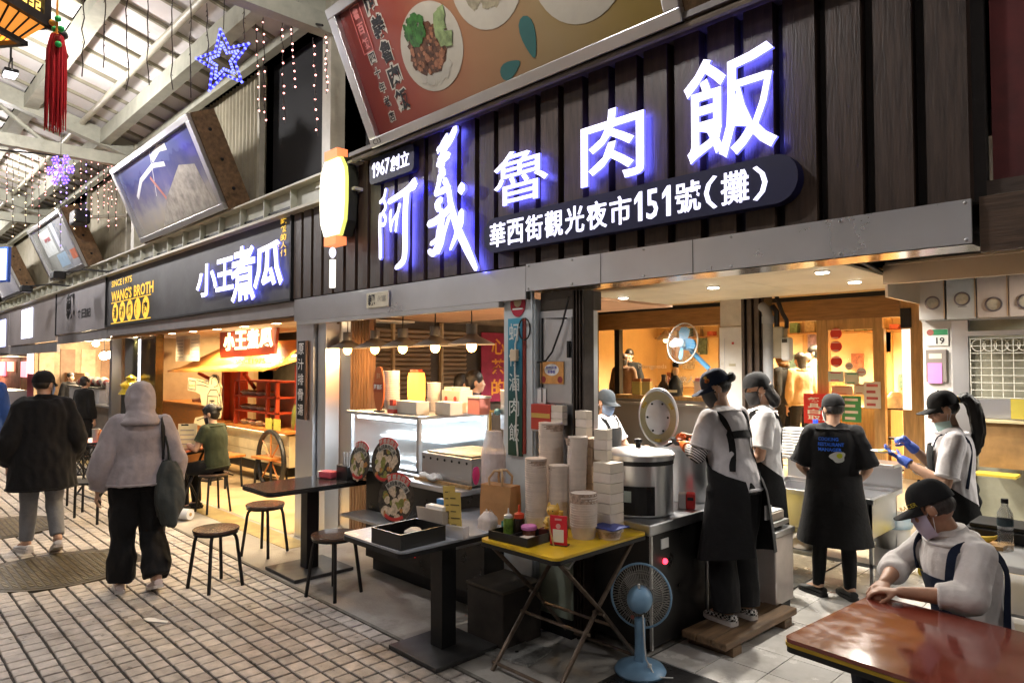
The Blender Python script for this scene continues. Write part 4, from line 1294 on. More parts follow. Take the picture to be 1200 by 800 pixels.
# number card, framed box with pink note
nc = thing("number_card", "white hygiene card with green heading and number 19 on the white pillar", "sign", (-1.71, YW - .002, 2.0))
boxp("card", mat("card white", (.7, .7, .66), .5), nc, -.085, .085, -.01, .0, -.075, .08)
boxp("heading", mat("card green", (.03, .22, .09), .5), nc, -.04, .08, -.013, -.0105, .02, .07)
write("19", facing((0, -.0105, 0)), (-.01, -.06, .055, .0), m_black, nc, .002, .02)
MB().lathe([(.028, 0), (.028, .003)], n=16, M=facing((-.055, -.0105, .045))).build("seal", mat("card brown", (.35, .1, .08), .5), nc)
nf = thing("note_box", "grey metal box with pink sticky note on the white pillar", "notice", (-1.72, YW - .002, 1.74))
boxp("box", mat("note box", (.22, .19, .17), .5, .3), nf, -.08, .08, -.03, .0, -.14, .15, .004)
boxp("cream_label", mat("cream label", (.66, .58, .46), .5), nf, -.055, .045, -.033, -.0305, .07, .115)
boxp("pink_note", mat("pink note", (.80, .22, .55), .6), nf, -.065, .045, -.036, -.0305, -.15, .03)
# dish rack grid
dr = thing("dish_rack", "white wire dish rack hung on the kitchen wall", "rack", (-1.44, YW - .12, 1.48))
m_wire = mat("white wire", (.74, .72, .64), .35)
for k in range(12):
 MB().tube([(k*.075, 0, 0), (k*.075, 0, .50)], .003, 5).build("wire", m_wire, dr)
for k in range(9):
 MB().tube([(0, -.006, k*.062), (.86, -.006, k*.062)], .003, 5).build("wire", m_wire, dr)
for k in range(9):
 MB().tube([(.05 + k*.08 + .05*math.cos(a), .05, .44 + .05*math.sin(a)) for a in [i*PI/6 for i in range(13)]], .004, 5).build("plate_edge", m_wire, dr)
boxp("rail", m_steel, dr, -.02, .9, -.02, .1, .52, .56)
sb2 = thing("wall_shelf", "brown cardboard lined shelf under the dish rack", "shelf", (-1.36, YW - .3, .92))
boxp("board", mat("brown board", (.25, .14, .05), .6, var=.25, scale=5), sb2, 0, 1.5, 0, .25, 0, .36)
boxp("top", mat("shelf top", (.5, .42, .24), .5), sb2, -.02, 1.5, -.03, .25, .365, .385)
boxp("splash", m_steel, sb2, -.06, 1.5, .12, .28, .39, .55)
boxp("yellow_card", mat("olive card", (.42, .34, .05), .5), sb2, .22, .40, .02, .05, .40, .56)
boxp("folder", mat("yellow folder", (.55, .42, .05), .5), sb2, .0, .28, -.2, -.02, -.05, -.03)
def counter_unit(name, label, x0, x1, y0, y1, h, m, shelves=2, cat="counter"):
 t = thing(name, label, cat, (x0, y0, 0))
 w, d = x1 - x0, y1 - y0
 boxp("top", m, t, 0, w, 0, d, h - .035, h, .006)
 for x in (.03, w - .06):
  for y in (.03, d - .06):
   boxp("leg", m, t, x, x + .03, y, y + .03, 0, h - .036)
 for k in range(shelves):
  boxp("shelf", m, t, .0, w, .01, d - .01, .12 + k*.22, .135 + k*.22)
 return t
rc = counter_unit("steel_counter", "dark steel counter with shelves behind the seated cook", -1.05, 1.2, 3.98, 4.75, .80, m_steel2, 3)
boxp("back_tray", m_black, tag(link("black_tray_stack", None), "black oven trays stacked on the right steel counter", "tray"), -.98, -.40, 4.45, 4.74, .802, .86, .004)
bt_ = bpy.data.objects["black_tray_stack"]
boxp("tray", m_black, bt_, -.96, -.42, 4.47, 4.72, .862, .885, .004)
bo = thing("water_bottle", "clear ribbed water bottle with black cap on the steel counter", "bottle", (-.765, 4.30, .80))
MB().lathe([(.002, 0), (.034, .003), (.036, .03), (.034, .045), (.036, .06), (.034, .075), (.036, .09), (.034, .105), (.036, .12), (.036, .165), (.034, .19), (.016, .225), (.014, .245)], n=20).build("body", mat("clear pet", (.92, .95, .97), .04, var=0, trans=.9, alpha=.55), bo, True)
MB().lathe([(.0365, .125), (.0365, .160)], n=20, caps=False).build("label", mat("bottle label", (.03, .05, .06), .4), bo, True)
MB().lathe([(.0165, .240), (.0165, .262)], n=16).build("cap", m_black, bo, True)
bn = thing("banana", "ripe yellow banana on a wooden board on the counter", "banana", (-.90, 4.32, .825))
MB().tube([(-.085, 0, .012), (-.05, -.012, .006), (0, -.018, .004), (.05, -.008, .010), (.082, .012, .022), (.095, .02, .034)], [.006, .018, .021, .019, .010, .005], 10).build("fruit", mat("banana yellow", (.60, .40, .03), .5, var=.15, scale=14), bn, True)
MB().box(-.115, .13, -.06, .06, -.025, -.005).build("board", m_oak, bn)
# double sink with low shelf, behind the cook in the printed shirt
sk = thing("steel_sink", "deep stainless sink unit with tap and lower shelf", "sink", (-2.75, 5.65, 0))
s_ = MB()
s_.box(0, .9, 0, .02, .44, .70).box(0, .02, .0, .6, .44, .70).box(.88, .9, 0, .6, .44, .70).box(0, .9, .58, .6, .44, .70).box(0, .9, 0, .6, .42, .44)
s_.build("basin", m_steel, sk)
for a in ((-.03, .93, -.04, .0), (-.03, .93, .6, .64)):
 boxp("rim", m_steel, sk, a[0], a[1], a[2], a[3], .69, .73, .004)
boxp("rim", m_steel, sk, -.03, .0, .0, .6, .69, .73)
boxp("rim", m_steel, sk, .9, .93, .0, .6, .69, .73)
boxp("backsplash", m_steel, sk, -.03, .93, .645, .66, .69, .95)
for x in (0, .88):
 for y in (.0, .58):
  boxp("leg", m_steel, sk, x, x + .025, y, y + .025, 0, .42)
boxp("crossbar", m_steel, sk, -.05, .93, -.03, -.012, .39, .41)
boxp("low_shelf", m_steel2, sk, -.2, .93, .0, .6, .20, .23)
MB().tube([(.2, .62, .9), (.2, .62, 1.02), (.2, .52, 1.06), (.2, .40, 1.02), (.2, .38, .96)], .018, 10).build("tap", mat("yellow tap", (.5, .34, .08), .35), sk, True)
bw = thing("steel_bowl", "steel bowl of pink and yellow sponges on the low shelf", "bowl", (-2.73, 5.62, .235))
MB().lathe([(.06, 0), (.10, .03), (.125, .08), (.13, .082), (.12, .075), (.09, .03), (.02, .01)], n=24).build("bowl", m_steel, bw, True)
for k, (x, y, c) in enumerate(((-.03, 0, (.65, .05, .22)), (.04, .02, (.65, .05, .22)), (.05, -.04, (.55, .5, .05)), (-.06, .04, (.03, .03, .03)))):
 MB().ball((x, y, .085), .045, .04, .035).build("sponge", mat("sponge %d" % k, c, .8, bump=.5, bscale=120), bw, True)
jg = thing("plastic_jug", "white plastic jug with red cap under the sink", "jug", (-2.42, 5.75, .235))
MB().lathe([(.085, 0), (.09, .02), (.09, .16), (.05, .22), (.025, .24), (.025, .26)], n=18, sx=1.1, sy=.8).build("body", mat("jug white", (.68, .63, .58), .45), jg, True)
MB().cyl((0, 0, 0), .03, .255, .285, 14).build("cap", mat("jug cap", (.55, .03, .02), .4), jg)
MB().tube([(-.25, -.04, .05), (-.15, -.05, .2), (-.02, -.06, .25), (.1, -.05, .2)], .016, 8).build("hose", mat("grey hose", (.3, .3, .3), .4), jg, True)
st_ = thing("plastic_stack", "stack of white trays with a blue capped bottle behind the sink", "tray stack", (-2.62, 6.15, .96))
for k in range(9):
 MB().box(-.11, .11, -.09, .09, k*.026, k*.026 + .018, ch=.004).build("tray", m_whitep, st_)
MB().lathe([(.045, 0), (.045, .24), (.02, .28)], (.16, 0, 0), 14).build("bottle", m_whitep, st_, True)
MB().cyl((.16, 0, 0), .022, .28, .31, 12).build("blue_cap", mat("blue cap", (.02, .06, .6), .4), st_)
pot_ = thing("small_steel_pot", "small lidless steel pot behind the sink", "pot", (-2.22, 6.05, .74))
MB().lathe([(.07, 0), (.075, .11), (.082, .115), (.07, .108), (.065, .01)], n=20).build("body", m_steel, pot_, True)
boxp("shelf_board", m_steel, tag(link("sink_shelf", None), "steel shelf carrying the tray stack behind the sink", "shelf"), -2.8, -1.8, 6.02, 6.28, .925, .95, .003)
# buckets on the floor
bk = thing("white_bucket", "tall white bucket with red ball inside near the step", "bucket", (-1.93, 6.35, 0))
MB().lathe([(.12, 0), (.15, .40), (.16, .41), (.155, .42), (.14, .40), (.11, .03)], n=24).build("body", mat("bucket white", (.66, .64, .60), .4), bk, True)
MB().lathe([(.165, .40), (.17, .45), (.16, .50)], n=24, caps=False).build("blue_liner", mat("blue liner", (.25, .40, .50), .3, alpha=.7), bk, True)
MB().ball((-.03, 0, .46), .04).build("red_ball", mat("red ball", (.6, .03, .03), .4), bk, True)
sp_ = thing("yellow_sack", "yellow and black printed sack by the white bucket", "sack", (-1.66, 6.5, 0))
boxp("body", mat("sack yellow", (.62, .48, .03), .6), sp_, -.1, .1, -.08, .08, 0, .36, .03)
MB().lathe([(.06, 0), (.06, .004)], n=6, M=facing((0, -.081, .22))).build("black_print", m_black, sp_)
mt = thing("rubber_mat", "dark wet rubber mat along the cooking line", "mat", (0, 0, 0))
boxp("sheet", mat("dark rubber", (.045, .047, .045), .4, var=.3, scale=8, bump=.4, bscale=60, rvar=.2), mt, -3.6, -2.33, 4.85, 6.6, .001, .012)
# pictures, shelves and goods inside the restaurant room
for i in range(16):
 x = -8.7 + i*.40
 z = 1.35 + .32*(i % 3)
 c = ((.35, .12, .06), (.62, .55, .42), (.10, .16, .12), (.28, .20, .30), (.55, .30, .08))[i % 5]
 rp("wall_picture", mat("room picture %d" % (i % 5), c, .5, var=.5, scale=14), x, x + .20 + .08*(i % 2), z, z + .24 + .06*(i % 3), 3.93, 3.995)
for z in (1.25, 2.35):
 rp("room_shelf", m_oakd, -8.9, -2.3, z, z + .03, 3.75, 3.99)
for i in range(22):
 x = -8.8 + i*.30
 h = .10 + .05*(i % 4)
 rp("shelf_goods", mat("goods %d" % (i % 4), ((.5, .1, .06), (.6, .5, .3), (.12, .2, .1), (.3, .22, .12))[i % 4], .5, var=.3, scale=20), x, x + .12 + .03*(i % 3), 2.381, 2.381 + h, 3.80, 3.95, .01)
for x in (-7.6, -6.0):
 MB().lathe([(.02, 2.45), (.16, 2.30), (.17, 2.26), (.15, 2.27)], (x, 2.2, 0), 18).build("room_lamp_shade", mat("room shade", (.12, .07, .03), .5), rf, True)
 MB().ball((x, 2.2, 2.25), .05).build("room_bulb", glow("room bulb", (1.0, .8, .5), 8), rf, True)
# ================================================================ COOKING LINE: burner cabinet, rice cooker, pots
stv = thing("burner_cabinet", "black burner cabinet with steel top under the rice cooker", "stove", (0, 0, 0))
boxp("body", mat("greasy black panel", (.018, .017, .016), .4, .2, .3, 6, rvar=.15), stv, -2.98, -2.40, 3.50, 5.0, .04, .72)
boxp("top", m_steel, stv, -3.0, -2.38, 3.48, 5.02, .722, .79, .008)
boxp("corner_post", m_steel2, stv, -2.402, -2.385, 3.50, 3.515, .04, .72)
boxp("corner_post", m_steel2, stv, -2.402, -2.39, 4.16, 4.17, .04, .72)
boxp("label_plate", m_white, stv, -2.399, -2.392, 3.62, 3.70, .62, .68)
MB().ball((-2.395, 3.66, .54), .018).build("red_lamp", glow("red lamp", (1.0, .03, .06), 6), stv, True)
ck = thing("rice_cooker", "large steel rice cooker with closed lid and black front panel", "rice cooker", (-2.66, 3.76, .79))
MB().lathe([(.21, 0), (.225, .01), (.225, .33)], n=40).build("body", m_steel, ck, True)
MB().lathe([(.228, .325), (.228, .355)], n=40).build("black_band", m_black, ck, True)
MB().lathe([(.236, .355), (.236, .385), (.22, .40), (.10, .418), (.0, .422)], n=40).build("lid", m_steel, ck, True)
MB().lathe([(.018, .42), (.018, .45), (.028, .455), (.026, .475), (.0, .48)], n=14).build("knob", m_black, ck, True)
p_ = MB()
for i in range(13):
 a0 = -PI/2 + .30 + (i - 6)*.11
 a1 = a0 + .1101
 p_.add([(.232*math.cos(a), .232*math.sin(a), z) for z in (.02, .20) for a in (a0, a1)], [(0, 1, 3, 2)])
p_.build("front_panel", mat("gloss black panel", (.012, .012, .013), .15), ck)
MB().tube([(-.2, -.12, .33), (-.21, -.15, .30), (-.19, -.16, .27)], .006, 6).build("latch", m_steel, ck)
for (a, z0, z1_, m) in ((-PI/2 - .05, .12, .17, m_white), (-PI/2 + .22, .10, .17, mat("panel sticker", (.4, .5, .5), .5))):
 MB().add([(.2335*math.cos(t), .2335*math.sin(t), z) for z in (z0, z1_) for t in (a, a + .2)], [(0, 1, 3, 2)]).build("sticker", m, ck)
pt = thing("stock_pot", "tall steel stock pot where the cook ladles sauce", "pot", (-2.68, 4.42, .79))
MB().lathe([(.21, 0), (.225, .02), (.225, .36), (.24, .37), (.24, .385), (.215, .38), (.21, .06), (.0, .05)], n=40).build("body", m_steel, pt, True)
MB().cyl((0, 0, 0), .21, .30, .31, 32).build("sauce", mat("brown braise", (.06, .022, .01), .15, var=.4, scale=25, bump=.6, bscale=40), pt)
pt2 = thing("stock_pot", "second steel pot behind the cooks' ladle, beside the wall of steel", "pot", (-2.70, 4.90, .79))
MB().lathe([(.18, 0), (.19, .02), (.19, .28), (.2, .29), (.18, .29)], n=32).build("body", m_steel, pt2, True)
ld = thing("open_cooker_lid", "open cream and steel inner lid standing behind the rice cooker", "lid", (-2.83, 4.26, 1.19))
Ml = Matrix.Rotation(R(24), 4, 'Z') @ Matrix.Rotation(R(8), 4, 'X') @ Matrix.Translation((0, 0, .19)) @ FRONT
MB().lathe([(.195, -.03), (.205, -.02), (.205, .0), (.19, .012)], n=40, M=Ml, sx=.70, sy=1.02).build("rim", m_steel, ld, True)
MB().lathe([(.185, .0), (.185, .015), (.14, .02)], n=40, M=Ml, sx=.70, sy=1.02).build("cream_ring", mat("cream plastic", (.62, .55, .33), .4), ld, True)
MB().lathe([(.125, .0), (.125, .024), (.115, .028)], n=32, M=Ml, sx=.70, sy=1.02).build("inner_plate", mat("pale steel disc", (.68, .66, .68), .3, .5), ld, True)
for k in range(6):
 a = k*PI/3
 MB().ball(((.105*.70)*math.cos(a), .105*1.08*math.sin(a), .028), .008, M=Ml).build("rivet", m_black, ld)
for k in range(3):
 a = k*2*PI/3 + .5
 MB().box(-.025, .025, -.01, .01, .016, .022, M=Ml @ Matrix.Translation(((.158*.70)*math.cos(a), .158*1.08*math.sin(a), 0)) @ Matrix.Rotation(a + PI/2, 4, 'Z')).build("clip", mat("gold clip", (.5, .36, .08), .35, .5), ld)
tis = thing("tissue_pack", "red and white tissue pack on the burner top", "tissue pack", (-2.50, 4.08, .79), .5)
boxp("pack", mat("tissue white", (.68, .6, .58), .5), tis, -.05, .0, -.045, .045, 0, .10, .008)
boxp("sleeve", mat("tissue red", (.62, .03, .03), .45), tis, .0005, .06, -.046, .046, 0, .102, .008)
boxp("print", m_black, tis, .01, .05, -.0485, -.047, .06, .08)
gas = thing("gas_cylinder", "dull yellow gas cylinder behind the cook's legs", "gas cylinder", (-2.62, 4.52, 0))
# wooden platform the cook stands on
pf = thing("wood_platform", "worn low wooden platform under the cook's feet", "platform", (-2.36, 3.78, 0), R(-2))
m_oldw = wood("greasy plank", (.14, .085, .045), .55, (4, .5, 4), .4)
for k in range(3):
 boxp("plank", m_oldw, pf, .0 + k*.105, .10 + k*.105, 0, .92, .055, .10 + .004*(k % 2), .008)
for y in (.08, .74):
 boxp("bearer", m_oldw, pf, .0, .31, y, y + .10, 0, .054)
bpy.data.objects.remove(gas)
gb = thing("yellow_gas_tank", "dull yellow gas tank standing between burner cabinet and cook", "gas tank", (-2.62, 5.2, 0))
MB().lathe([(.10, 0), (.14, .03), (.15, .1), (.15, .50), (.12, .58), (.04, .62)], n=24).build("body", mat("tank yellow", (.30, .22, .03), .5, var=.2, scale=6), gb, True)
MB().lathe([(.09, .58), (.09, .72)], n=16, caps=False).build("collar", MATS["tank yellow"], gb, True)
bx_ = thing("steel_bin", "narrow steel panel bin behind the cook's legs", "bin", (-2.30, 4.62, .0))
boxp("body", mat("bin pale steel", (.55, .50, .48), .35, .6), bx_, 0, .17, 0, .28, .09, .56, .01)
boxp("foot", m_black, bx_, .02, .15, .02, .26, 0, .09)
boxp("lid", m_steel, bx_, -.01, .18, -.01, .29, .562, .60, .004)
gt = thing("foam_tray", "open foam box on a steel ledge beside the second cook", "box", (-2.30, 4.70, .66))
boxp("base", mat("foam cream", (.66, .56, .48), .7), gt, -.08, .14, -.06, .12, 0, .06, .005)
boxp("sheet", m_whitep, gt, -.075, .135, -.05, .11, .062, .07)
boxp("shelf", m_steel2, gt, -.12, .16, -.08, .16, -.03, -.002)
boxp("leg", m_steel2, gt, -.10, -.07, -.06, -.03, -.66, -.031)
boxp("leg", m_steel2, gt, .10, .13, .10, .13, -.66, -.031)
# ================================================================ TABLES
def pedestal_table(label, x0, x1, y0, y1, m_top, h=.75, base=None, rz=0):
 cx, cy = (x0 + x1)/2, (y0 + y1)/2
 t = thing("pedestal_table", label, "table", (cx, cy, 0), rz)
 w, d = (x1 - x0)/2, (y1 - y0)/2
 MB().prism([(x*1.0, y) for x, y in [(p[0] - w, p[1] - d) for p in pill(2*w, 2*d, .05, 5)]], h - .012, h).build("top", m_top, t)
 MB().prism([(p[0] - w - .003, p[1] - d - .003) for p in pill(2*w + .006, 2*d + .006, .053, 5)], h - .038, h - .0125).build("edge_band", m_black, t)
 bx, by = base if base else (.25, .22)
 boxp("column", m_black, t, -.055, .055, -.055, .055, .03, h - .039)
 boxp("foot_plate", mat("dusty black plate", (.05, .05, .05), .4, .3, .3, 10), t, -bx, bx, -by, by, 0, .028, .005)
 return t
m_blkgloss = mat("dark glossy laminate", (.035, .032, .03), .16, var=.2, scale=9)
pedestal_table("black glossy pedestal table in front of the left steel column", -5.72, -5.18, 2.40, 3.38, m_blkgloss, base=(.27, .27))
pedestal_table("grey topped pedestal table with a black tray in front of the counter", -3.67, -3.05, 2.15, 3.22, mat("blue-grey laminate", (.36, .38, .42), .2, var=.12, scale=5, rvar=.1), base=(.24, .24))
# yellow folding table
yt = thing("folding_table", "yellow topped folding table with crossed metal legs", "table", (-2.69, 3.06, 0))
MB().prism([(p[0] - .30, p[1] - .41) for p in pill(.60, .82, .04, 5)], .735, .75).build("top", mat("yellow laminate", (.66, .42, .015), .32, var=.12, scale=6, dirt=((.32, .19, .02), 9, .58, .8)), yt)
MB().prism([(p[0] - .303, p[1] - .413) for p in pill(.606, .826, .043, 5)], .712, .7345).build("edge_band", m_black, yt)
m_leg = mat("rusty tube", (.16, .12, .09), .4, .6, .35, 12)
for sx in (-1, 1):
 MB().tube([(sx*.24, -.36, 0), (sx*.24, -.02, .36), (sx*.24, .34, .70)], .013, 8).build("leg", m_leg, yt, True)
 MB().tube([(sx*.265, .36, 0), (sx*.265, .02, .36), (sx*.265, -.34, .70)], .013, 8).build("leg", m_leg, yt, True)
 MB().cyl((0, 0, 0), .01, -.04, .04, 8, M=Matrix.Translation((sx*.25, 0, .36)) @ Matrix.Rotation(PI/2, 4, 'Y')).build("pivot", m_leg, yt)
for y, z in ((-.33, .035), (.33, .035), (-.10, .27), (.10, .27)):
 MB().tube([(-.265, y, z), (.265, y, z)], .010, 8).build("crossbar", m_leg, yt, True)
MB().tube([(-.2, .05, .62), (-.1, -.02, .58), (.05, -.02, .57), (.08, .05, .66)], .006, 6).build("hanging_wire", m_white, yt, True)
# red lacquer table in the corner
rt_ = thing("lacquer_table", "glossy red-brown table with gilt edge at the lower right corner", "table", (-1.13, 2.50, 0), R(-5))
m_lac = mat("red lacquer", (.17, .033, .020), .13, var=.10, scale=12, coat=.7, rvar=.09, bump=.03, bscale=14)
MB().prism(pill(1.5, .74, .03, 4), .735, .75).build("top", m_lac, rt_)
MB().prism([(p[0] - .003, p[1] - .003) for p in pill(1.506, .746, .033, 4)], .722, .7345).build("gilt_edge", mat("gilt", (.42, .28, .03), .35, .6), rt_)
MB().prism([(p[0] + .001, p[1] + .001) for p in pill(1.498, .738, .03, 4)], .70, .7215).build("under_edge", m_black, rt_)
boxp("column", m_black, rt_, .35, .55, .28, .46, .03, .70)
boxp("foot_plate", m_black, rt_, .15, .75, .12, .62, 0, .03, .005)
MB().lathe([(.02, .75), (.021, .756), (.012, .757), (.012, .752)], (.13, .68, 0), 16).build("ring_mark", m_steel2, rt_)
# ================================================================ STOOLS
def stool_master():
 t = thing("round_stool", "", "stool", (0, 0, 0), 0, "black metal stools with round seats")
 MB().lathe([(.16, .435), (.172, .44), (.175, .455), (.17, .462), (.0, .464)], n=32).build("seat", mat("stool seat", (.085, .05, .036), .2, 0, .12, 30, coat=.3), t, True)
 MB().lathe([(.165, .42), (.168, .436)], n=32).build("seat_band", m_black, t, True)
 for k in range(4):
  a = PI/4 + k*PI/2
  c_, s_ = math.cos(a), math.sin(a)
  MB().tube([(.10*c_, .10*s_, .420), (.128*c_, .128*s_, .415), (.148*c_, .148*s_, .395), (.158*c_, .158*s_, .36), (.205*c_, .205*s_, .0)], .0135, 8).build("leg", m_black, t, True)
 return t
s0 = stool_master()
spots = [(-5.56, 2.14, .2, "round stool standing alone in front of the hooded walker's path"), (-6.21, 2.84, .5, "round stool at the left end of the black pedestal table"),
         (-4.74, 2.72, .3, "round stool in shadow beside the grey topped table"), (-8.42, 3.20, .1, "stool under the seated woman in dark green")]
for i, (x, y, a, lab) in enumerate(spots):
 if i == 0:
  s0.location = (x, y, 0)
  s0.rotation_euler = (0, 0, a)
  s0["label"] = lab
 else:
  dup(s0, (x, y, 0), a, lab)
# ================================================================ LEFT STALL: counter, lit display case, griddle
ct = thing("stall_counter", "dark stall counter with steel top below the lit display case", "counter", (0, 0, 0))
boxp("top", m_steel, ct, -4.26, -3.57, 3.0, 4.3, .86, .90, .008)
boxp("top", m_steel, ct, -5.16, -4.262, 3.20, 4.3, .855, .897, .008)
boxp("front", mat("dark counter front", (.022, .02, .018), .35, .1, .3, 5, rvar=.15), ct, -5.12, -3.6, 3.24, 4.2, .12, .853)
boxp("low_shelf", m_steel2, ct, -5.10, -3.62, 2.98, 3.235, .50, .52)
boxp("plinth", m_black, ct, -5.10, -3.62, 3.30, 4.2, .0, .118)
write("紅豆湯", facing((-4.95, 3.238, .24)), (0, 0, .62, .20), glow("red neon", (.9, .02, .03), .55), ct, .003, .04)
dc = thing("display_case", "glass display case lit cold white on the stall counter", "display case", (-5.40, 3.24, .90))
W, D, Hc = 1.03, .75, .42
for x in (0, W - .03):
 for y in (0, D - .03):
  boxp("corner_post", m_steel, dc, x, x + .03, y, y + .03, 0, Hc)
boxp("roof_sheet", m_steel, dc, -.02, W + .02, -.02, D + .02, Hc, Hc + .03, .005)
boxp("base_sheet", m_steel, dc, .0, W, .0, D, -.0, .02)
boxp("front_pane", mat("misted glass", (.86, .92, .95), .45, var=0, trans=.9, alpha=.62, ior=1.1), dc, .032, W - .032, .008, .014, .022, Hc - .002)
boxp("side_pane", MATS["misted glass"], dc, W - .018, W - .012, .032, D - .032, .022, Hc - .002)
boxp("inner_shelf", mat("frosted shelf", (.66, .70, .72), .3), dc, .04, W - .04, .30, D - .04, .20, .21)
boxp("back_panel", mat("frosted back", (.60, .66, .70), .4, var=.08), dc, .03, W - .03, D - .028, D - .015, .02, Hc)
boxp("light_tube", glow("cold tube", (.82, .92, 1.0), 12), dc, .06, W - .06, .05, .08, Hc - .035, Hc - .012)
boxp("light_tube", MATS["cold tube"], dc, W - .08, W - .05, .1, D - .06, Hc - .035, Hc - .012)
light('AREA', (W/2, .25, Hc - .04), 75, (.85, .93, 1.0), dc, .9, (0, 0, 0), shape='RECTANGLE', sy=.2)
for k in range(7):
 tr = MB()
 x = .12 + (k % 4)*.22
 y = .22 + (k//4)*.2
 tr.lathe([(.07, 0), (.09, .035), (.085, .035), (.06, .01)], (x, y, .021 if k < 4 else .211), 16)
 tr.build("dish", m_whitep, dc, True)
gd = thing("soup_griddle", "steel soup box with a row of round holes on the counter", "griddle", (-4.20, 3.12, .90))
boxp("box", m_steel2, gd, .03, .60, 0, .5, .012, .20, .004)
for k in range(7):
 MB().lathe([(.010, 0), (.010, .003)], n=12, M=facing((.06 + k*.082, -.0005, .165))).build("hole", m_black, gd)
boxp("wood_edge", m_oak, gd, .0, .63, -.05, -.02, .0, .02)
boxp("contents", mat("cream tofu", (.62, .5, .3), .5, var=.2, scale=18, bump=.6, bscale=25), gd, .06, .57, .03, .47, .2005, .212)
tk = thing("water_tank", "stainless hot water tank with brass tap above the griddle", "tank", (-3.98, 3.75, 1.22))
boxp("body", m_steel, tk, .0, .45, 0, .35, .02, .34, .01)
for x in (.02, .40):
 boxp("leg", m_steel, tk, x, x + .03, .02, .05, -.32, .019)
 boxp("leg", m_steel, tk, x, x + .03, .30, .33, -.32, .019)
MB().lathe([(.055, -.12), (.055, .018)], (.16, .08, 0), 18).build("copper_pipe", mat("copper", (.55, .30, .12), .3, .9), tk, True)
MB().tube([(.0, -.02, .16), (-.08, -.03, .16), (-.085, -.03, .10), (-.085, -.03, -.14)], .012, 8).build("brass_pipe", mat("brass", (.5, .33, .10), .35, .9), tk, True)
MB().ball((-.01, -.02, .16), .028).build("tap", mat("tap blue", (.1, .25, .35), .4, .3), tk, True)
bwl = thing("paper_bowl", "white bowl on top of the steel tank", "bowl", (-4.0, 3.9, 1.564))
MB().lathe([(.035, 0), (.065, .055), (.06, .055), (.03, .006)], n=20).build("bowl", m_whitep, bwl, True)
pk = thing("purple_packet", "lilac box with orange writing on top of the steel tank", "box", (-3.72, 3.9, 1.562), -.1)
boxp("carton", mat("lilac", (.38, .32, .70), .5), pk, -.12, .12, -.06, .06, 0, .145, .004)
write("蛋蛋", facing((0, -.061, 0)), (-.07, .04, .07, .11), mat("lilac print", (.6, .35, .4), .5), pk, .002, .02)
bwl = thing("snack_bowl", "small cream boat bowl with black clips on the counter", "bowl", (-4.20, 3.28, .90))
MB().lathe([(.05, 0), (.085, .05), (.08, .05), (.045, .008)], n=20, sx=1.15).build("bowl", mat("cream melamine", (.62, .54, .38), .4), bwl, True)
for k in (-1, 1):
 boxp("clip", m_black, bwl, k*.03 - .02, k*.03 + .02, -.01, .01, .05, .062)
cup = thing("orange_cup", "orange paper cup with white lid behind the bowl", "cup", (-4.32, 3.6, .90))
MB().lathe([(.035, 0), (.045, .13)], n=18).build("body", mat("kraft orange", (.50, .25, .07), .5), cup, True)
MB().lathe([(.048, .13), (.046, .145), (.0, .15)], n=18).build("lid", m_whitep, cup, True)
def crumple(name, loc, r, m, label, sx=1.4, sz=.5, seed=0):
 t = thing(name, label, "paper", loc)
 mb = MB()
 mb.ball((0, 0, r*sz), r*sx, r, r*sz, 16, 10)
 mb.v = [tuple(Vector(v)*(1 + .28*noise.noise(Vector(v)*25 + Vector((seed, 0, 0))))) for v in mb.v]
 mb.build("sheet", m, t)
 return t
crumple("crumpled_cloth", (-4.13, 3.13, .905), .05, m_white, "crumpled white napkin on the counter edge", seed=1)
crumple("crumpled_cloth", (-3.98, 3.10, .905), .055, m_white, "white and yellow wrapper bundle beside the griddle", seed=5)
# paper goods on the case roof
def box_thing(name, label, loc, w, d, h, m, rz=0, cat="box"):
 t = thing(name, label, cat, loc, rz)
 boxp("carton", m, t, -w/2, w/2, -d/2, d/2, 0, h, .004)
 return t
m_card = mat("white carton", (.68, .60, .50), .6, var=.06)
t = box_thing("napkin_box", "long white napkin carton on the display case", (-4.62, 3.36, 1.351), .34, .12, .105, m_card, -.12)
boxp("flap", mat("carton flap", (.5, .38, .25), .6), t, -.172, -.168, -.05, .05, .01, .09)
box_thing("napkin_box", "short white napkin carton next to the long one on the display case", (-4.32, 3.50, 1.351), .22, .12, .105, m_card, -.1)
sg = thing("oval_sign", "upright orange oval sign on the display case", "sign", (-5.02, 3.30, 1.351), -.05)
n_ = 28
MB().prism([(.085*math.cos(2*PI*i/n_)*(1 + .0*i), .20 + .19*math.sin(2*PI*i/n_)) for i in range(n_)], -.008, .008, M=FRONT).build("board", mat("orange sign", (.48, .12, .03), .5), sg)
boxp("band", mat("orange band", (.36, .07, .02), .5), sg, -.084, .084, -.0105, -.0085, .17, .25)
write("阿華師", facing((0, -.011, 0)), (-.07, .19, .07, .235), m_white, sg, .002, .02)
write("豆花", facing((0, -.009, 0)), (-.03, .29, .03, .33), mat("sign gold", (.6, .45, .25), .5), sg, .002, .01)
boxp("foot", m_black, sg, -.04, .04, -.03, .03, 0, .012)
def cup_stack(loc, r, n, label, m, dz=.016, taper=.8, group=None, lean=0.0, first_h=.09, name="cup_stack", base=.0):
 """Upside-down or upright nested cups: every cup rim shows as its own ring."""
 t = thing(name, label, "cup stack", loc, 0, group)
 prof = [(r*taper, 0), (r*.97, first_h*.9), (r, first_h*.91), (r, first_h), (r*.95, first_h)]
 me = MB().lathe(prof, n=20).mesh("cup", m)
 shade(me, 40)
 for k in range(n):
  o = link("cup", me, t)
  o.location = (lean*k*dz + rng.uniform(-.001, .001), rng.uniform(-.001, .001), k*dz)
  o.rotation_euler = (0, 0, rng.random()*6)
 return t
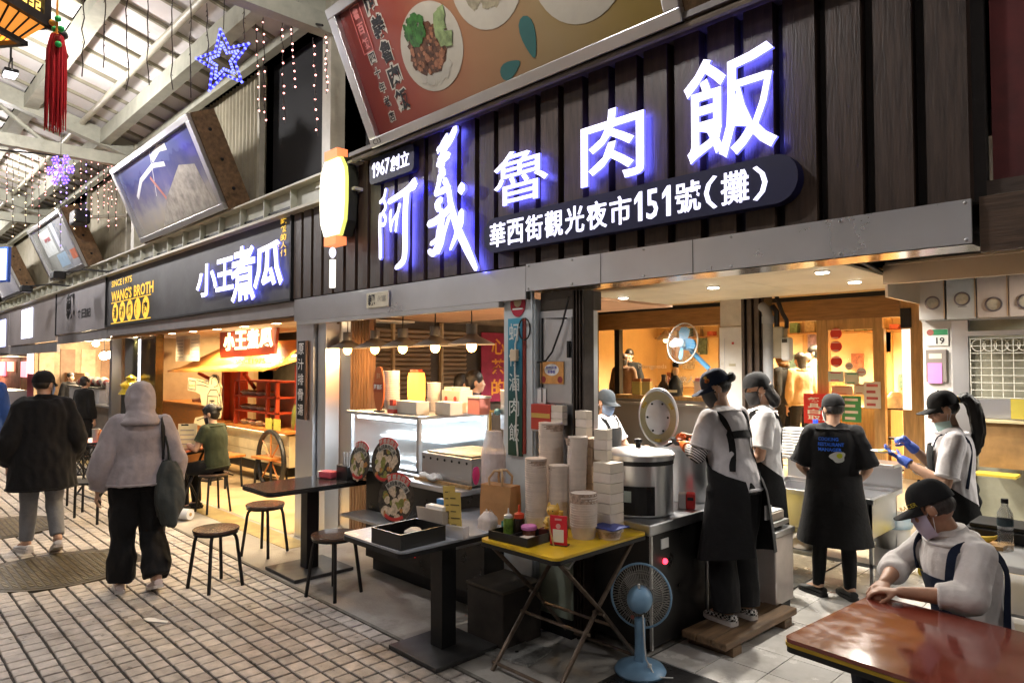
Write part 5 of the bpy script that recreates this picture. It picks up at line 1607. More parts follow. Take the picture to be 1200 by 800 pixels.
m_cupw = mat("white paper cup", (.72, .63, .56), .5, var=.07, scale=12, rnd=.04)
cup_stack((-5.20, 3.55, 1.351), .075, 14, "tall stack of white cups behind the oval sign", m_cupw, .02, .75)
cup_stack((-4.72, 3.66, 1.351), .06, 9, "short stack of white cups behind the napkin cartons", m_cupw, .02, .75)
t = box_thing("snack_carton", "tall cream cartons with red dots on the display case", (-4.48, 3.72, 1.351), .24, .14, .19, mat("dotted carton", (.68, .56, .42), .6))
for k in (-1, 1):
 MB().lathe([(.02, 0), (.02, .002)], n=12, M=facing((k*.06, -.071, .12))).build("red_dot", mat("carton red", (.55, .08, .06), .5), t)
 boxp("flap", MATS["dotted carton"], t, k*.06 - .05, k*.06 + .05, -.05, .05, .191, .215)
t = box_thing("red_carton", "squat red and white carton at the right end of the display case", (-4.20, 3.72, 1.351), .15, .12, .13, mat("red white carton", (.62, .22, .18), .5))
boxp("white_lid", m_whitep, t, -.08, .08, -.065, .065, .131, .15)
t = thing("red_packet", "small red and white packet beside the oval sign", "packet", (-4.82, 3.30, 1.351))
boxp("body", mat("packet red", (.6, .08, .05), .5), t, -.045, .045, -.02, .02, 0, .03)
boxp("upper", m_card, t, -.04, .04, -.018, .018, .031, .06)
boxp("tip", MATS["packet red"], t, -.02, .03, -.015, .015, .061, .11)
# glowing orange paper lantern lamp
ol = thing("paper_lamp", "glowing orange cylinder lamp behind the display case", "lamp", (-5.30, 3.9, 1.40))
MB().lathe([(.075, .0), (.085, .06), (.085, .22), (.075, .28)], n=20).build("shade", glow("orange shade", (1.0, .30, .04), 3.5), ol, True)
MB().lathe([(.06, -.06), (.06, .0)], n=16).build("base", m_black, ol)
MB().lathe([(.06, .28), (.06, .31)], n=16).build("cap", mat("lamp cap", (.5, .06, .02), .5), ol)
# pendant lamps over the stall
def pendant(x, y, lab):
 t = thing("pendant_lamp", lab, "lamp", (x, y, 1.915), 0, "grey cone pendant lamps over the left stall")
 z = -.0
 MB().lathe([(.045, .165), (.045, .085), (.065, .065), (.185, .008), (.19, .0), (.182, .002), (.06, .058)], n=28, caps=False).build("shade", mat("pewter shade", (.20, .18, .16), .35, .6), t, True)
 MB().ball((0, 0, -.012), .042, .042, .048).build("bulb", glow("pendant bulb", (1.0, .52, .16), 12), t, True)
 MB().cyl((0, 0, 0), .02, .02, .09, 10).build("socket", m_black, t)
 MB().tube([(0, 0, .165), (0, 0, .38)], .005, 6).build("cord", m_black, t)
 boxp("ceiling_plate", m_black, t, -.06, .06, -.03, .03, .36, .384)
 light('POINT', (0, 0, -.085), 24, (1.0, .62, .28), t, .05)
for i, (x, lab) in enumerate(((-6.0, "pendant lamp farthest left over the left stall"), (-5.51, "pendant lamp second from the left over the stall"), (-5.06, "middle pendant lamp over the left stall"),
                              (-4.59, "pendant lamp fourth from the left over the stall"), (-4.12, "pendant lamp nearest the blue pillar"))):
 pendant(x, 3.57, lab)
# ================================================================ GOODS ON THE TABLES
gb_ = thing("grey_crate", "low dark crate on the floor beside the yellow table legs", "crate", (-3.24, 3.02, 0))
boxp("body", mat("dark crate", (.04, .032, .026), .6, var=.3), gb_, -.17, .17, -.1, .24, 0, .34, .01)
boxp("lid", mat("dark crate lid", (.07, .055, .04), .5, var=.3), gb_, -.175, .175, -.105, .245, .342, .36)
pnl = thing("green_panel", "pale green board leaning under the yellow table", "board", (-2.96, 3.36, .0))
boxp("sheet", mat("pale green board", (.30, .34, .27), .6, var=.15), pnl, -.22, .06, 0, .02, .12, .70)
boxp("foot", m_black, pnl, -.22, .06, .0, .03, .0, .118)
# nested paper cup stacks and flat-packed cartons
m_pr = mat("printed cup band", (.45, .33, .26), .5, var=.4, scale=40)
cg = "stacks of white paper bowls on the yellow table"
def tall(x, y, r, top, lab, z=.75, dz=.0135):
 n = max(4, int((top - z - .07)/dz))
 t = cup_stack((x, y, z), r, n, lab, m_cupw, dz, .82, cg, first_h=.075, lean=rng.uniform(-.05, .05))
 zt = (n - 1)*dz
 MB().lathe([(r*.90, zt + .022), (r*.985, zt + .064)], n=20, caps=False).build("printed_band", m_pr, t)
 return t
tall(-2.94, 3.08, .068, 1.187, "tall stack of paper bowls beside the brown paper bag")
tall(-2.84, 3.17, .062, 1.15, "stack of paper bowls behind the yellow lucky cat")
tall(-3.01, 3.30, .080, 1.40, "tallest back stack of wide paper bowls under the red box")
tall(-2.77, 3.25, .062, 1.33, "narrow tall stack of paper bowls in front of the cartons")
t_ = tall(-2.58, 3.10, .079, 1.02, "short wide stack of paper bowls beside the red card", dz=.014)
MB().lathe([(.0795, .205), (.0795, .262)], n=24, caps=False, sx=1.012, sy=1.012).build("printed_band", m_pr, t_)
def pack(x, y, w, d, h, lab, z=.75, rz=0, n=1, kraft=False):
 t = thing("carton_stack", lab, "carton stack", (x, y, z), rz, "flat-packed white cartons beside the rice cooker")
 k = max(3, int(h/.055))
 for i in range(k):
  q = h/k
  MB().box(-w/2 + rng.uniform(-.002, .002), w/2, -d/2, d/2, i*q, (i + 1)*q - .0025, ch=.002).build("carton", [m_card, m_cupw][i % 2] if not kraft else mat("kraft side", (.50, .36, .24), .6, var=.08), t)
 return t
pack(-2.735, 3.36, .11, .12, .55, "tall brown-white carton stack against the folded shutter", kraft=True)
pack(-2.56, 3.31, .13, .13, .42, "white carton stack standing next to the rice cooker")
t_ = pack(-2.80, 3.37, .09, .06, .16, "upper white folded carton on the back stack", z=1.305)
t_ = pack(-3.0, 3.36, .10, .05, .13, "white folded cartons behind the tallest bowl stack", z=1.36)
t_ = pack(-2.63, 3.35, .09, .07, .19, "slanted white carton on the brown-white stack", z=1.17, rz=.2)
bl = thing("lidded_tub", "printed paper tub under a dark blue lid card", "tub", (-2.47, 3.20, .75))
MB().lathe([(.062, 0), (.072, .055), (.07, .06)], n=24).build("tub", m_cupw, bl, True)
MB().lathe([(.0665, .012), (.0712, .046)], n=24, caps=False, sx=1.01, sy=1.01).build("printed_band", m_pr, bl)
boxp("lid_card", mat("navy card", (.02, .04, .22), .4), bl, -.085, .085, -.08, .08, .062, .068)
rb = thing("red_snack_box", "red and gold snack box on the pillar behind the bowl stacks", "box", (-3.14, 3.36, 1.37))
boxp("carton", mat("snack red", (.45, .05, .03), .5), rb, -.09, .09, -.03, .03, -.05, .12, .003)
boxp("gold_band", mat("snack gold", (.55, .35, .08), .5), rb, -.085, .085, -.033, -.0305, .03, .06)
boxp("bracket", m_steel2, rb, -.09, .09, -.03, .05, -.06, -.0505)
# brown paper carrier bag
pbag = thing("paper_bag", "brown paper carrier bag with rope handles behind the sauce bottles", "bag", (-3.20, 3.02, .75), .15)
m_kraft = mat("kraft paper", (.42, .22, .09), .65, var=.1, scale=9, bump=.25, bscale=12)
k_b = MB()
k_b.rings([[(-.12, -.06, 0), (.12, -.06, 0), (.12, .06, 0), (-.12, .06, 0)], [(-.123, -.058, .13), (.122, -.062, .13), (.121, .058, .13), (-.124, .062, .13)], [(-.12, -.05, .24), (.12, -.05, .24), (.12, .05, .24), (-.12, .05, .24)]], True)
k_b.build("body", m_kraft, pbag)
for sy in (-.05, .05):
 MB().tube([(-.05, sy, .235), (-.055, sy, .28), (-.03, sy*.5, .325), (.03, sy*.5, .33), (.055, sy, .29), (.05, sy, .235)], .008, 8).build("handle", mat("rope", (.5, .33, .18), .7), pbag, True)
# plastic-wrapped cup column
wc = thing("wrapped_cups", "tall plastic wrapped column of pink-white cups", "cup stack", (-3.375, 3.12, .75))
m_wrap = mat("plastic film", (.85, .82, .84), .18, var=.1, scale=20, bump=.8, bscale=28, alpha=.55)
for k in range(26):
 MB().lathe([(.055, 0), (.072, .05), (.074, .055)], (0, 0, k*.0145), 18).build("cup", mat("pinkish cup", (.70, .58, .58), .5), wc, True)
wv = MB()
rs = []
for k in range(16):
 z = k/15*.56
 r = .082 if z < .42 else .082 - (z - .42)*.22
 rs.append([(r*(1 + .10*noise.noise(Vector((math.cos(a)*2, math.sin(a)*2, z*14))))*math.cos(a), r*(1 + .10*noise.noise(Vector((math.cos(a)*2 + 5, math.sin(a)*2, z*14))))*math.sin(a), z) for a in [2*PI*i/24 for i in range(24)]])
wv.rings(rs)
wv.build("film", m_wrap, wc)
crumple("pink_tie", (-3.46, 3.04, .95), .03, mat("hot pink", (.65, .04, .20), .4), "pink ribbon dangling beside the wrapped cups", .5, 2.2, 3)
# sauce tray
m_blkp = mat("black plastic", (.015, .015, .015), .35, var=.15)
def open_tray(t, w, d, h, m, th=.008):
 mb = MB()
 mb.box(-w/2, w/2, -d/2, d/2, 0, th)
 mb.box(-w/2, w/2, -d/2, -d/2 + th, th, h).box(-w/2, w/2, d/2 - th, d/2, th, h)
 mb.box(-w/2, -w/2 + th, -d/2 + th, d/2 - th, th, h).box(w/2 - th, w/2, -d/2 + th, d/2 - th, th, h)
 return mb.build("tray", m, t)
tr = thing("sauce_tray", "black tray holding sauce bottles on the yellow table", "tray", (-2.80, 2.80, .75), .05)
open_tray(tr, .30, .22, .05, m_blkp)
boxp("divider", m_blkp, tr, .0, .008, -.1, .1, .009, .045)
boxp("napkin", m_card, tr, .03, .12, -.05, .03, .02, .03)
def bottle(loc, prof, m, capp, mc, label, cat="bottle"):
 t = thing("sauce_bottle", label, cat, loc)
 MB().lathe(prof, n=18).build("body", m, t, True)
 MB().lathe(capp, n=14).build("nozzle_cap", mc, t, True)
 return t
bottle((-2.90, 2.80, .76), [(.028, 0), (.03, .01), (.03, .085), (.026, .10)], mat("green sauce", (.16, .26, .04), .3, var=.5, scale=30), [(.026, .10), (.026, .115), (.006, .125), (.004, .155)], mat("clear cap", (.6, .62, .6), .3), "squeeze bottle of green sauce in the sauce tray")
bottle((-2.85, 2.84, .76), [(.032, 0), (.033, .01), (.033, .09), (.028, .10)], mat("soy dark", (.02, .012, .008), .2), [(.03, .10), (.03, .125), (.008, .135), (.005, .175)], mat("red cap", (.6, .06, .02), .4), "dark soy squeeze bottle with red nozzle in the sauce tray")
jr = thing("pink_lid_jar", "glass jar of chilli with a pink lid in the sauce tray", "jar", (-2.77, 2.84, .76))
MB().lathe([(.038, 0), (.04, .01), (.04, .05)], n=20).build("jar", mat("chilli glass", (.12, .04, .02), .12), jr, True)
MB().lathe([(.046, .05), (.047, .065), (.04, .072), (.0, .073)], n=20).build("lid", mat("pink lid", (.65, .20, .48), .4), jr, True)
tl = box_thing("teal_packet", "teal and white printed packet behind the green sauce", (-2.965, 2.86, .75), .07, .05, .07, mat("teal packet", (.02, .22, .22), .5, var=.6, scale=35), cat="packet")
boxp("strip", m_white, tl, -.03, .03, -.028, -.0255, .02, .035)
# lucky cat figure
lc = thing("lucky_cat", "small yellow waving cat figurine on a dark box", "figurine", (-2.69, 2.96, .75), .25)
boxp("plinth", mat("maroon box", (.10, .02, .015), .5), lc, -.07, .07, -.05, .05, 0, .058, .003)
m_cat = mat("yellow vinyl", (.66, .40, .07), .4, var=.08)
MB().lathe([(.035, .06), (.046, .075), (.045, .10), (.03, .125), (.025, .13)], n=20).build("body", m_cat, lc, True)
MB().ball((0, 0, .158), .042, .036, .034, 16, 12).build("head", m_cat, lc, True)
for sx in (-1, 1):
 MB().lathe([(.016, .178), (.009, .195), (.001, .207)], (sx*.026, 0, 0), 10, sy=.5).build("ear", m_cat, lc, True)
 MB().ball((sx*.022, -.035, .068), .017, .022, .012).build("foot", m_cat, lc, True)
 MB().ball((sx*.014, -.035, .163), .004, n=8, m=6).build("eye", m_black, lc)
MB().tube([(.036, -.005, .10), (.056, -.012, .125), (.058, -.016, .165)], [.013, .013, .014], 10).build("raised_paw", m_cat, lc, True)
MB().tube([(-.036, -.01, .115), (-.035, -.035, .095), (-.012, -.045, .09)], [.012, .013, .012], 10).build("arm", m_cat, lc, True)
rcard = thing("red_card", "red upright payment card with a blank white square by the lucky cat", "card", (-2.56, 2.86, .75), .35)
boxp("card", mat("card red", (.66, .02, .04), .4), rcard, -.05, .05, -.004, .004, .0, .165)
boxp("white_square", m_white, rcard, -.032, .032, -.0065, -.0045, .02, .09)
boxp("heading", mat("card pink", (.75, .4, .4), .5), rcard, -.02, .02, -.0065, -.0045, .14, .15)
MB().lathe([(.014, 0), (.014, .002)], n=16, M=facing((0, -.0045, .108))).build("round_print", MATS["card pink"], rcard)
MB().tube([(-.06, -.005, .15), (-.045, -.01, .07), (-.02, -.02, .0)], .005, 6).build("cord", mat("gold cord", (.45, .3, .12), .5), rcard, True)
boxp("foot", m_blkp, rcard, -.05, .05, -.01, .045, .0, .006)
# grey table: black tray, cream box, menu stand
bt2 = thing("cutlery_tray", "black open cutlery tray on the grey topped table", "tray", (-3.22, 2.32, .75), .04)
open_tray(bt2, .27, .32, .085, m_blkp)
crumple("napkin", (-3.20, 2.34, .785), .05, m_card, "torn paper napkin in the black cutlery tray", 1.3, .4, 9)
wb = thing("cream_box", "open cream plastic box behind the black cutlery tray", "box", (-3.28, 2.58, .75), .08)
wbm = MB()
wbm.rings([[(-.10, -.06, 0), (.10, -.06, 0), (.10, .06, 0), (-.10, .06, 0)], [(-.115, -.075, .15), (.115, -.075, .15), (.115, .075, .11), (-.115, .075, .11)]], True)
wbm.build("body", mat("cream plastic box", (.62, .54, .46), .5), wb)
boxp("blue_pack", mat("blue pack", (.05, .24, .55), .4), wb, -.04, .07, .02, .06, .11, .19, .006)
boxp("white_pack", m_white, wb, -.06, .09, -.05, .0, .12, .165, .006)
mn = thing("menu_cards", "yellow order slips standing in a clear holder", "menu", (-3.10, 2.57, .75), .2)
m_slip = mat("yellow slip", (.66, .48, .13), .6, var=.05)
for k, (dx, dz, a) in enumerate(((-.045, .03, -.10), (.0, .0, -.06))):
 Mx = Matrix.Translation((dx, .012 - k*.014, .04 + dz)) @ Matrix.Rotation(a, 4, 'Y')
 MB().box(-.045, .045, -.002, .002, 0, .22, M=Mx).build("slip", m_slip, mn)
 for q in range(5):
  MB().box(-.03, .035 if q % 2 else .01, -.0035, -.0022, .03 + q*.038, .036 + q*.038, M=Mx).build("print_line", mat("slip print", (.12, .09, .04), .6), mn)
boxp("holder", mat("clear acrylic", (.8, .82, .9), .1, var=0, alpha=.4), mn, -.06, .07, -.025, .035, 0, .07, .003)
plastic_bag((-3.12, 2.84, .75), .13, "small clear bag of napkins beside the order slips", (.68, .62, .6))
# on the black table
cc = thing("cutlery_caddy", "black caddy full of wrapped cutlery on the black table", "caddy", (-5.36, 3.22, .75))
boxp("bin", m_blkp, cc, -.09, .09, -.08, .08, 0, .12, .005)
for k in range(12):
 x, y = rng.uniform(-.07, .07), rng.uniform(-.06, .06)
 MB().tube([(x, y, .1), (x*1.1, y*1.1, .20 + rng.random()*.05)], .009, 6).build("wrapped_cutlery", mat("cutlery grey", (.42, .40, .38), .4), cc)
tp = thing("tissue_packet", "pink and white tissue packet on the black table", "tissue pack", (-5.50, 3.10, .75), .3)
boxp("pack", mat("tissue pink", (.65, .10, .14), .45), tp, -.085, .06, -.05, .05, 0, .065, .015)
boxp("white_end", m_white, tp, -.105, -.0855, -.045, .045, .005, .06, .004)
# round printed boards (food picture with red writing)
def round_board(x, y, z, r, lab, rz=0.0, tilt=.15):
 t = thing("round_board", lab, "sign", (x, y, z), rz, "round food picture boards below the display case")
 Mx = Matrix.Rotation(-tilt, 4, 'X') @ FRONT
 n = 32
 MB().prism([(r*math.cos(2*PI*i/n), r*1.05*math.sin(2*PI*i/n)) for i in range(n)], -.006, .0, M=Mx).build("board", mat("board food brown", (.055, .042, .03), .4, var=.6, scale=26), t)
 rn = random.Random(int(x*100))
 for nm, c, cnt, rr in (("dumpling_print", (.58, .46, .33), 13, .034), ("green_print", (.22, .22, .05), 9, .024), ("orange_print", (.42, .19, .05), 7, .02)):
  mb = MB()
  for _ in range(cnt):
   a, q = rn.uniform(0, 2*PI), math.sqrt(rn.random())*.78*r
   k = 9
   s = rr*rn.uniform(.7, 1.2)
   ph = rn.random()*6
   h = .001 + rn.random()*.002
   mb.prism([(q*math.cos(a) + s*math.cos(2*PI*i/k)*(1 + .2*math.sin(i*2 + ph)), q*math.sin(a)*.9 - .03 + s*1.2*math.sin(2*PI*i/k)) for i in range(k)], h, h + .0006, M=Mx)
  o = mb.build(nm, mat(nm, c, .5, var=.3, scale=40), t)
  o["kind"] = "stuff"
 for row, (txt, rad, hh, m, bk_) in enumerate((("阿義魯肉飯", r*.98, .046, mat("board red", (.55, .05, .04), .5), m_pw), ("虱目魚肉粥湯", r*.70, .040, m_black, m_pw))):
  for i, chh in enumerate(txt):
   a = PI/2 + (len(txt)/2 - .5 - i)*(.27 if row == 0 else .32) - .1
   Mc = Mx @ Matrix.Translation((rad*math.cos(a), rad*math.sin(a), .0045 + .001*row)) @ Matrix.Rotation(a - PI/2, 4, 'Z')
   MB().box(-hh*.55, hh*.55, -hh*.58, hh*.58, -.0035, 0, M=Mc).build("character_back", m if row == 0 else bk_, t)
   write(chh, Mc, (-hh*.4, -hh*.42, hh*.4, hh*.42), bk_ if row == 0 else m, t, .0015, .02, "character")
 mb = MB()
 for i in range(9):
  a = -PI/2 + (i - 4)*.13
  mb.box(-.014, .014, -.012, .012, .004, .0055, M=Mx @ Matrix.Translation((r*.86*math.cos(a), r*.9*math.sin(a), 0)) @ Matrix.Rotation(a + PI/2, 4, 'Z'))
 o = mb.build("red_print_row", MATS["board red"], t)
 o["kind"] = "stuff"
 return t
round_board(-5.10, 3.16, .93, .15, "round food board behind the cutlery caddy", .0)
round_board(-4.68, 3.14, .98, .165, "round food board leaning against the lit case front", .15)
round_board(-4.26, 2.95, .76, .165, "lowest round food board hanging at the counter corner", .3)
# electric fan on the floor, seen from behind
fn = thing("floor_fan", "pale blue electric fan seen from behind beside the burner cabinet", "fan", (-2.33, 3.30, 0), R(30))
fn.scale = (.92, .92, .97)
m_fan = mat("pale blue fan plastic", (.20, .36, .54), .4, var=.1, scale=6, dirt=((.2, .25, .3), 4, .6, .85))
MB().lathe([(.155, 0), (.16, .012), (.145, .035), (.09, .055), (.045, .066), (.0, .07)], n=36).build("base", m_fan, fn, True)
boxp("push_button", m_whitep, fn, .05, .075, -.07, -.05, .05, .075, .004)
MB().tube([(0, .0, .05), (0, .0, .18), (0, -.005, .31)], [.036, .032, .034], 12).build("neck", m_fan, fn, True)
FM = Matrix.Translation((0, .03, .42)) @ Matrix.Rotation(R(-4), 4, 'X') @ Matrix.Rotation(-PI/2, 4, 'X')
MB().lathe([(.0, -.125), (.04, -.122), (.066, -.10), (.078, -.06), (.078, -.01), (.07, .0)], n=24, M=FM).build("motor", m_fan, fn, True)
for z in (-.05, -.02):
 MB().lathe([(.0795, z), (.0795, z + .006)], n=24, M=FM, caps=False).build("motor_band", mat("fan dark band", (.08, .12, .2), .4), fn)
boxp("rating_plate", m_black, fn, -.035, .035, -.075, -.068, .365, .39)
MB().tube([(0, -.05, .50), (0, -.055, .525)], .008, 8).build("swing_knob", m_whitep, fn)
cg_ = MB()
fan_cage(cg_, .185, 72, -.05, .0012)
cg_.v = [tuple(FM @ (Vector(v) + Vector((0, 0, .055)))) for v in cg_.v]
cg_.build("rear_cage", mat("fan wire grey", (.42, .40, .36), .4, .3), fn)
cg_ = MB()
fan_cage(cg_, .185, 60, .06, .0012)
cg_.v = [tuple(FM @ (Vector(v) + Vector((0, 0, .065)))) for v in cg_.v]
cg_.build("front_cage", MATS["fan wire grey"], fn)
MB().tube([(.187*math.cos(2*PI*i/48), .187*math.sin(2*PI*i/48), .06) for i in range(48)], .007, 8, M=FM, loop=True).build("cage_rim", m_fan, fn, True)
bl_ = MB()
fan_blades(bl_, .165, 3, .5)
bl_.v = [tuple(FM @ (Vector(v) + Vector((0, 0, .06)))) for v in bl_.v]
bl_.build("blades", mat("grey-brown blade", (.12, .11, .10), .4), fn)
MB().lathe([(.012, 0), (.012, .004)], n=16, M=FM @ Matrix.Translation((-.05, .12, .018))).build("badge", m_pink, fn)
MB().tube([(.02, -.03, .34), (.03, -.05, .2), (.04, -.06, .1), (.1, -.1, .02), (.2, -.05, .006)], .005, 6).build("power_cord", m_whitep, fn, True)
# ================================================================ SIGNS ON THE PILLARS
bs = thing("pillar_sign", "blue to green vertical sign with pale characters on the middle pillar", "sign", (-3.405, 3.378, 1.12))
boxp("board", blend_mat("sign teal fade", [(0, (.01, .05, .03)), (.4, (.012, .06, .05)), (.75, (.02, .16, .26)), (1, (.05, .28, .42))], 2, .4, 2, .05), bs, -.085, .055, -.012, .0, .0, .96)
boxp("red_edge", mat("sign red edge", (.22, .03, .02), .5), bs, .058, .085, -.008, .0, .02, .96)
for i, chh in enumerate("蚵仔滷肉飯"):
 write(chh, facing((-.07, -.0125, .80 - i*.175)), (0, 0, .10, .125), mat("sign pale", (.62, .68, .68), .5), bs, .003, .005, "character")
ov = thing("oval_sticker", "red oval sticker with a pale disc at the top of the middle pillar", "sticker", (-3.40, 3.378, 2.19))
MB().prism([(.075*math.cos(2*PI*i/28), .10*math.sin(2*PI*i/28)) for i in range(28)], 0, .004, M=FRONT).build("sheet", mat("sticker crimson", (.42, .02, .05), .4), ov)
MB().prism([(.038*math.cos(2*PI*i/20), .012 + .045*math.sin(2*PI*i/20)) for i in range(20)], .0045, .006, M=FRONT).build("pale_disc", mat("sticker sand", (.55, .45, .28), .5), ov)
boxp("print_line", m_white, ov, -.05, .05, -.0065, -.0045, -.05, -.038)
po = thing("cartoon_poster", "orange poster with a white speech bubble on the steel cabinet", "poster", (-3.10, 3.402, 1.70))
boxp("sheet", mat("poster orange", (.62, .30, .09), .5, var=.15, scale=14), po, -.105, .105, -.004, .0, -.075, .075)
MB().prism([(.065*math.cos(2*PI*i/20), .02 + .04*math.sin(2*PI*i/20)) for i in range(20)], .0045, .006, M=FRONT).build("bubble", m_white, po)
write("好吃推薦", facing((0, -.0065, 0)), (-.05, .025, .05, .045), mat("poster blue", (.05, .05, .4), .5), po, .0015, .01)
write("最優惠", facing((0, -.0065, 0)), (-.035, -.005, .035, .018), MATS["poster blue"], po, .0015, .01)
for sx in (-1, 1):
 MB().lathe([(.022, .0045), (.022, .006)], n=16, M=FRONT @ Matrix.Translation((sx*.075, -.045, 0))).build("round_face", mat("poster maroon", (.28, .04, .04), .5), po)
wp = thing("white_slip", "small white paper slip on the steel cabinet", "paper", (-3.20, 3.402, 1.54))
boxp("sheet", m_white, wp, -.045, .045, -.003, .0, -.05, .05)
boxp("tape", mat("tape grey", (.5, .5, .52), .4), wp, -.02, .02, -.0045, -.0032, .045, .06)
# ================================================================ PEOPLE
def remesh(mb, name, m, parent, voxel, smooth=3, fold=0.0, fscale=9.0, fstretch=(1, 1, .45), seed=0.0):
 me = bpy.data.meshes.new("tmp")
 me.from_pydata(mb.v, [], mb.f)
 bm = bmesh.new()
 bm.from_mesh(me)
 bmesh.ops.recalc_face_normals(bm, faces=bm.faces)
 bm.to_mesh(me)
 bm.free()
 o = bpy.data.objects.new("tmp", me)
 COL.objects.link(o)
 r = o.modifiers.new("r", 'REMESH')
 r.mode = 'VOXEL'
 r.voxel_size = voxel
 if smooth:
  s = o.modifiers.new("s", 'SMOOTH')
  s.factor = .5
  s.iterations = smooth
 dg = bpy.context.evaluated_depsgraph_get()
 out = bpy.data.meshes.new_from_object(o.evaluated_get(dg))
 bpy.data.objects.remove(o)
 bpy.data.meshes.remove(me)
 out.name = name
 out.materials.clear()
 out.materials.append(m)
 if fold > 0:
  n = len(out.vertices)
  co = np.empty(n*3)
  no = np.empty(n*3)
  out.vertices.foreach_get("co", co)
  out.vertex_normals.foreach_get("vector", no)
  co = co.reshape(-1, 3)
  no = no.reshape(-1, 3)
  d = np.empty(n)
  off = Vector((seed*3.1, seed*1.7, seed))
  fx, fy, fz = [q*fscale for q in fstretch]
  for i in range(n):
   p = Vector((co[i, 0]*fx, co[i, 1]*fy, co[i, 2]*fz)) + off
   a = noise.noise(p)
   d[i] = (1 - abs(a)*2.2)*.55 + noise.noise(p*2.3)*.45
  co += no*(d*fold)[:, None]
  out.vertices.foreach_set("co", co.ravel())
 out.polygons.foreach_set("use_smooth", [True]*len(out.polygons))
 out.update()
 return link(name, out, parent)
def caps(mb, pts, rad, n=14, e0=True, e1=True):
 """A limb: polyline with radii, rounded where asked, cut square where not (cuffs and hems)."""
 P = [Vector(p) for p in pts]
 Q, W = [], []
 if e0:
  d = (P[0] - P[1]).normalized()
  for u, w in ((.95, .31), (.8, .6), (.5, .87)):
   Q.append(P[0] + d*rad[0]*u)
   W.append(rad[0]*w)
 Q += P
 W += list(rad)
 if e1:
  d = (P[-1] - P[-2]).normalized()
  for u, w in ((.5, .87), (.8, .6), (.95, .31)):
   Q.append(P[-1] + d*rad[-1]*u)
   W.append(rad[-1]*w)
 mb.tube(Q, W, n)
def lerp(a, b, t):
 return a + (b - a)*t
SKIN = mat("skin", (.50, .30, .205), .5, var=.10, scale=14, sss=.0, rvar=.08)
SKIN_T = mat("tanned skin", (.40, .21, .13), .5, var=.10, scale=14)
HAIR = mat("black hair", (.012, .010, .009), .38, var=.3, scale=50, stretch=(5, 5, .6), bump=.4, bscale=60)
def cloth(name, col, rough=.85, var=.09, sheen=None, bump=.6):
 sheen = (.04 if max(col) < .08 else .15) if sheen is None else sheen
 return mat("cloth " + name, col, rough, 0, var, 14, bump, 17, sheen=sheen, spec=.2)
C_BLACK = cloth("black", (.010, .010, .011))
C_NAVY = cloth("navy", (.012, .018, .04))
C_WHITE = cloth("white tee", (.62, .60, .61))
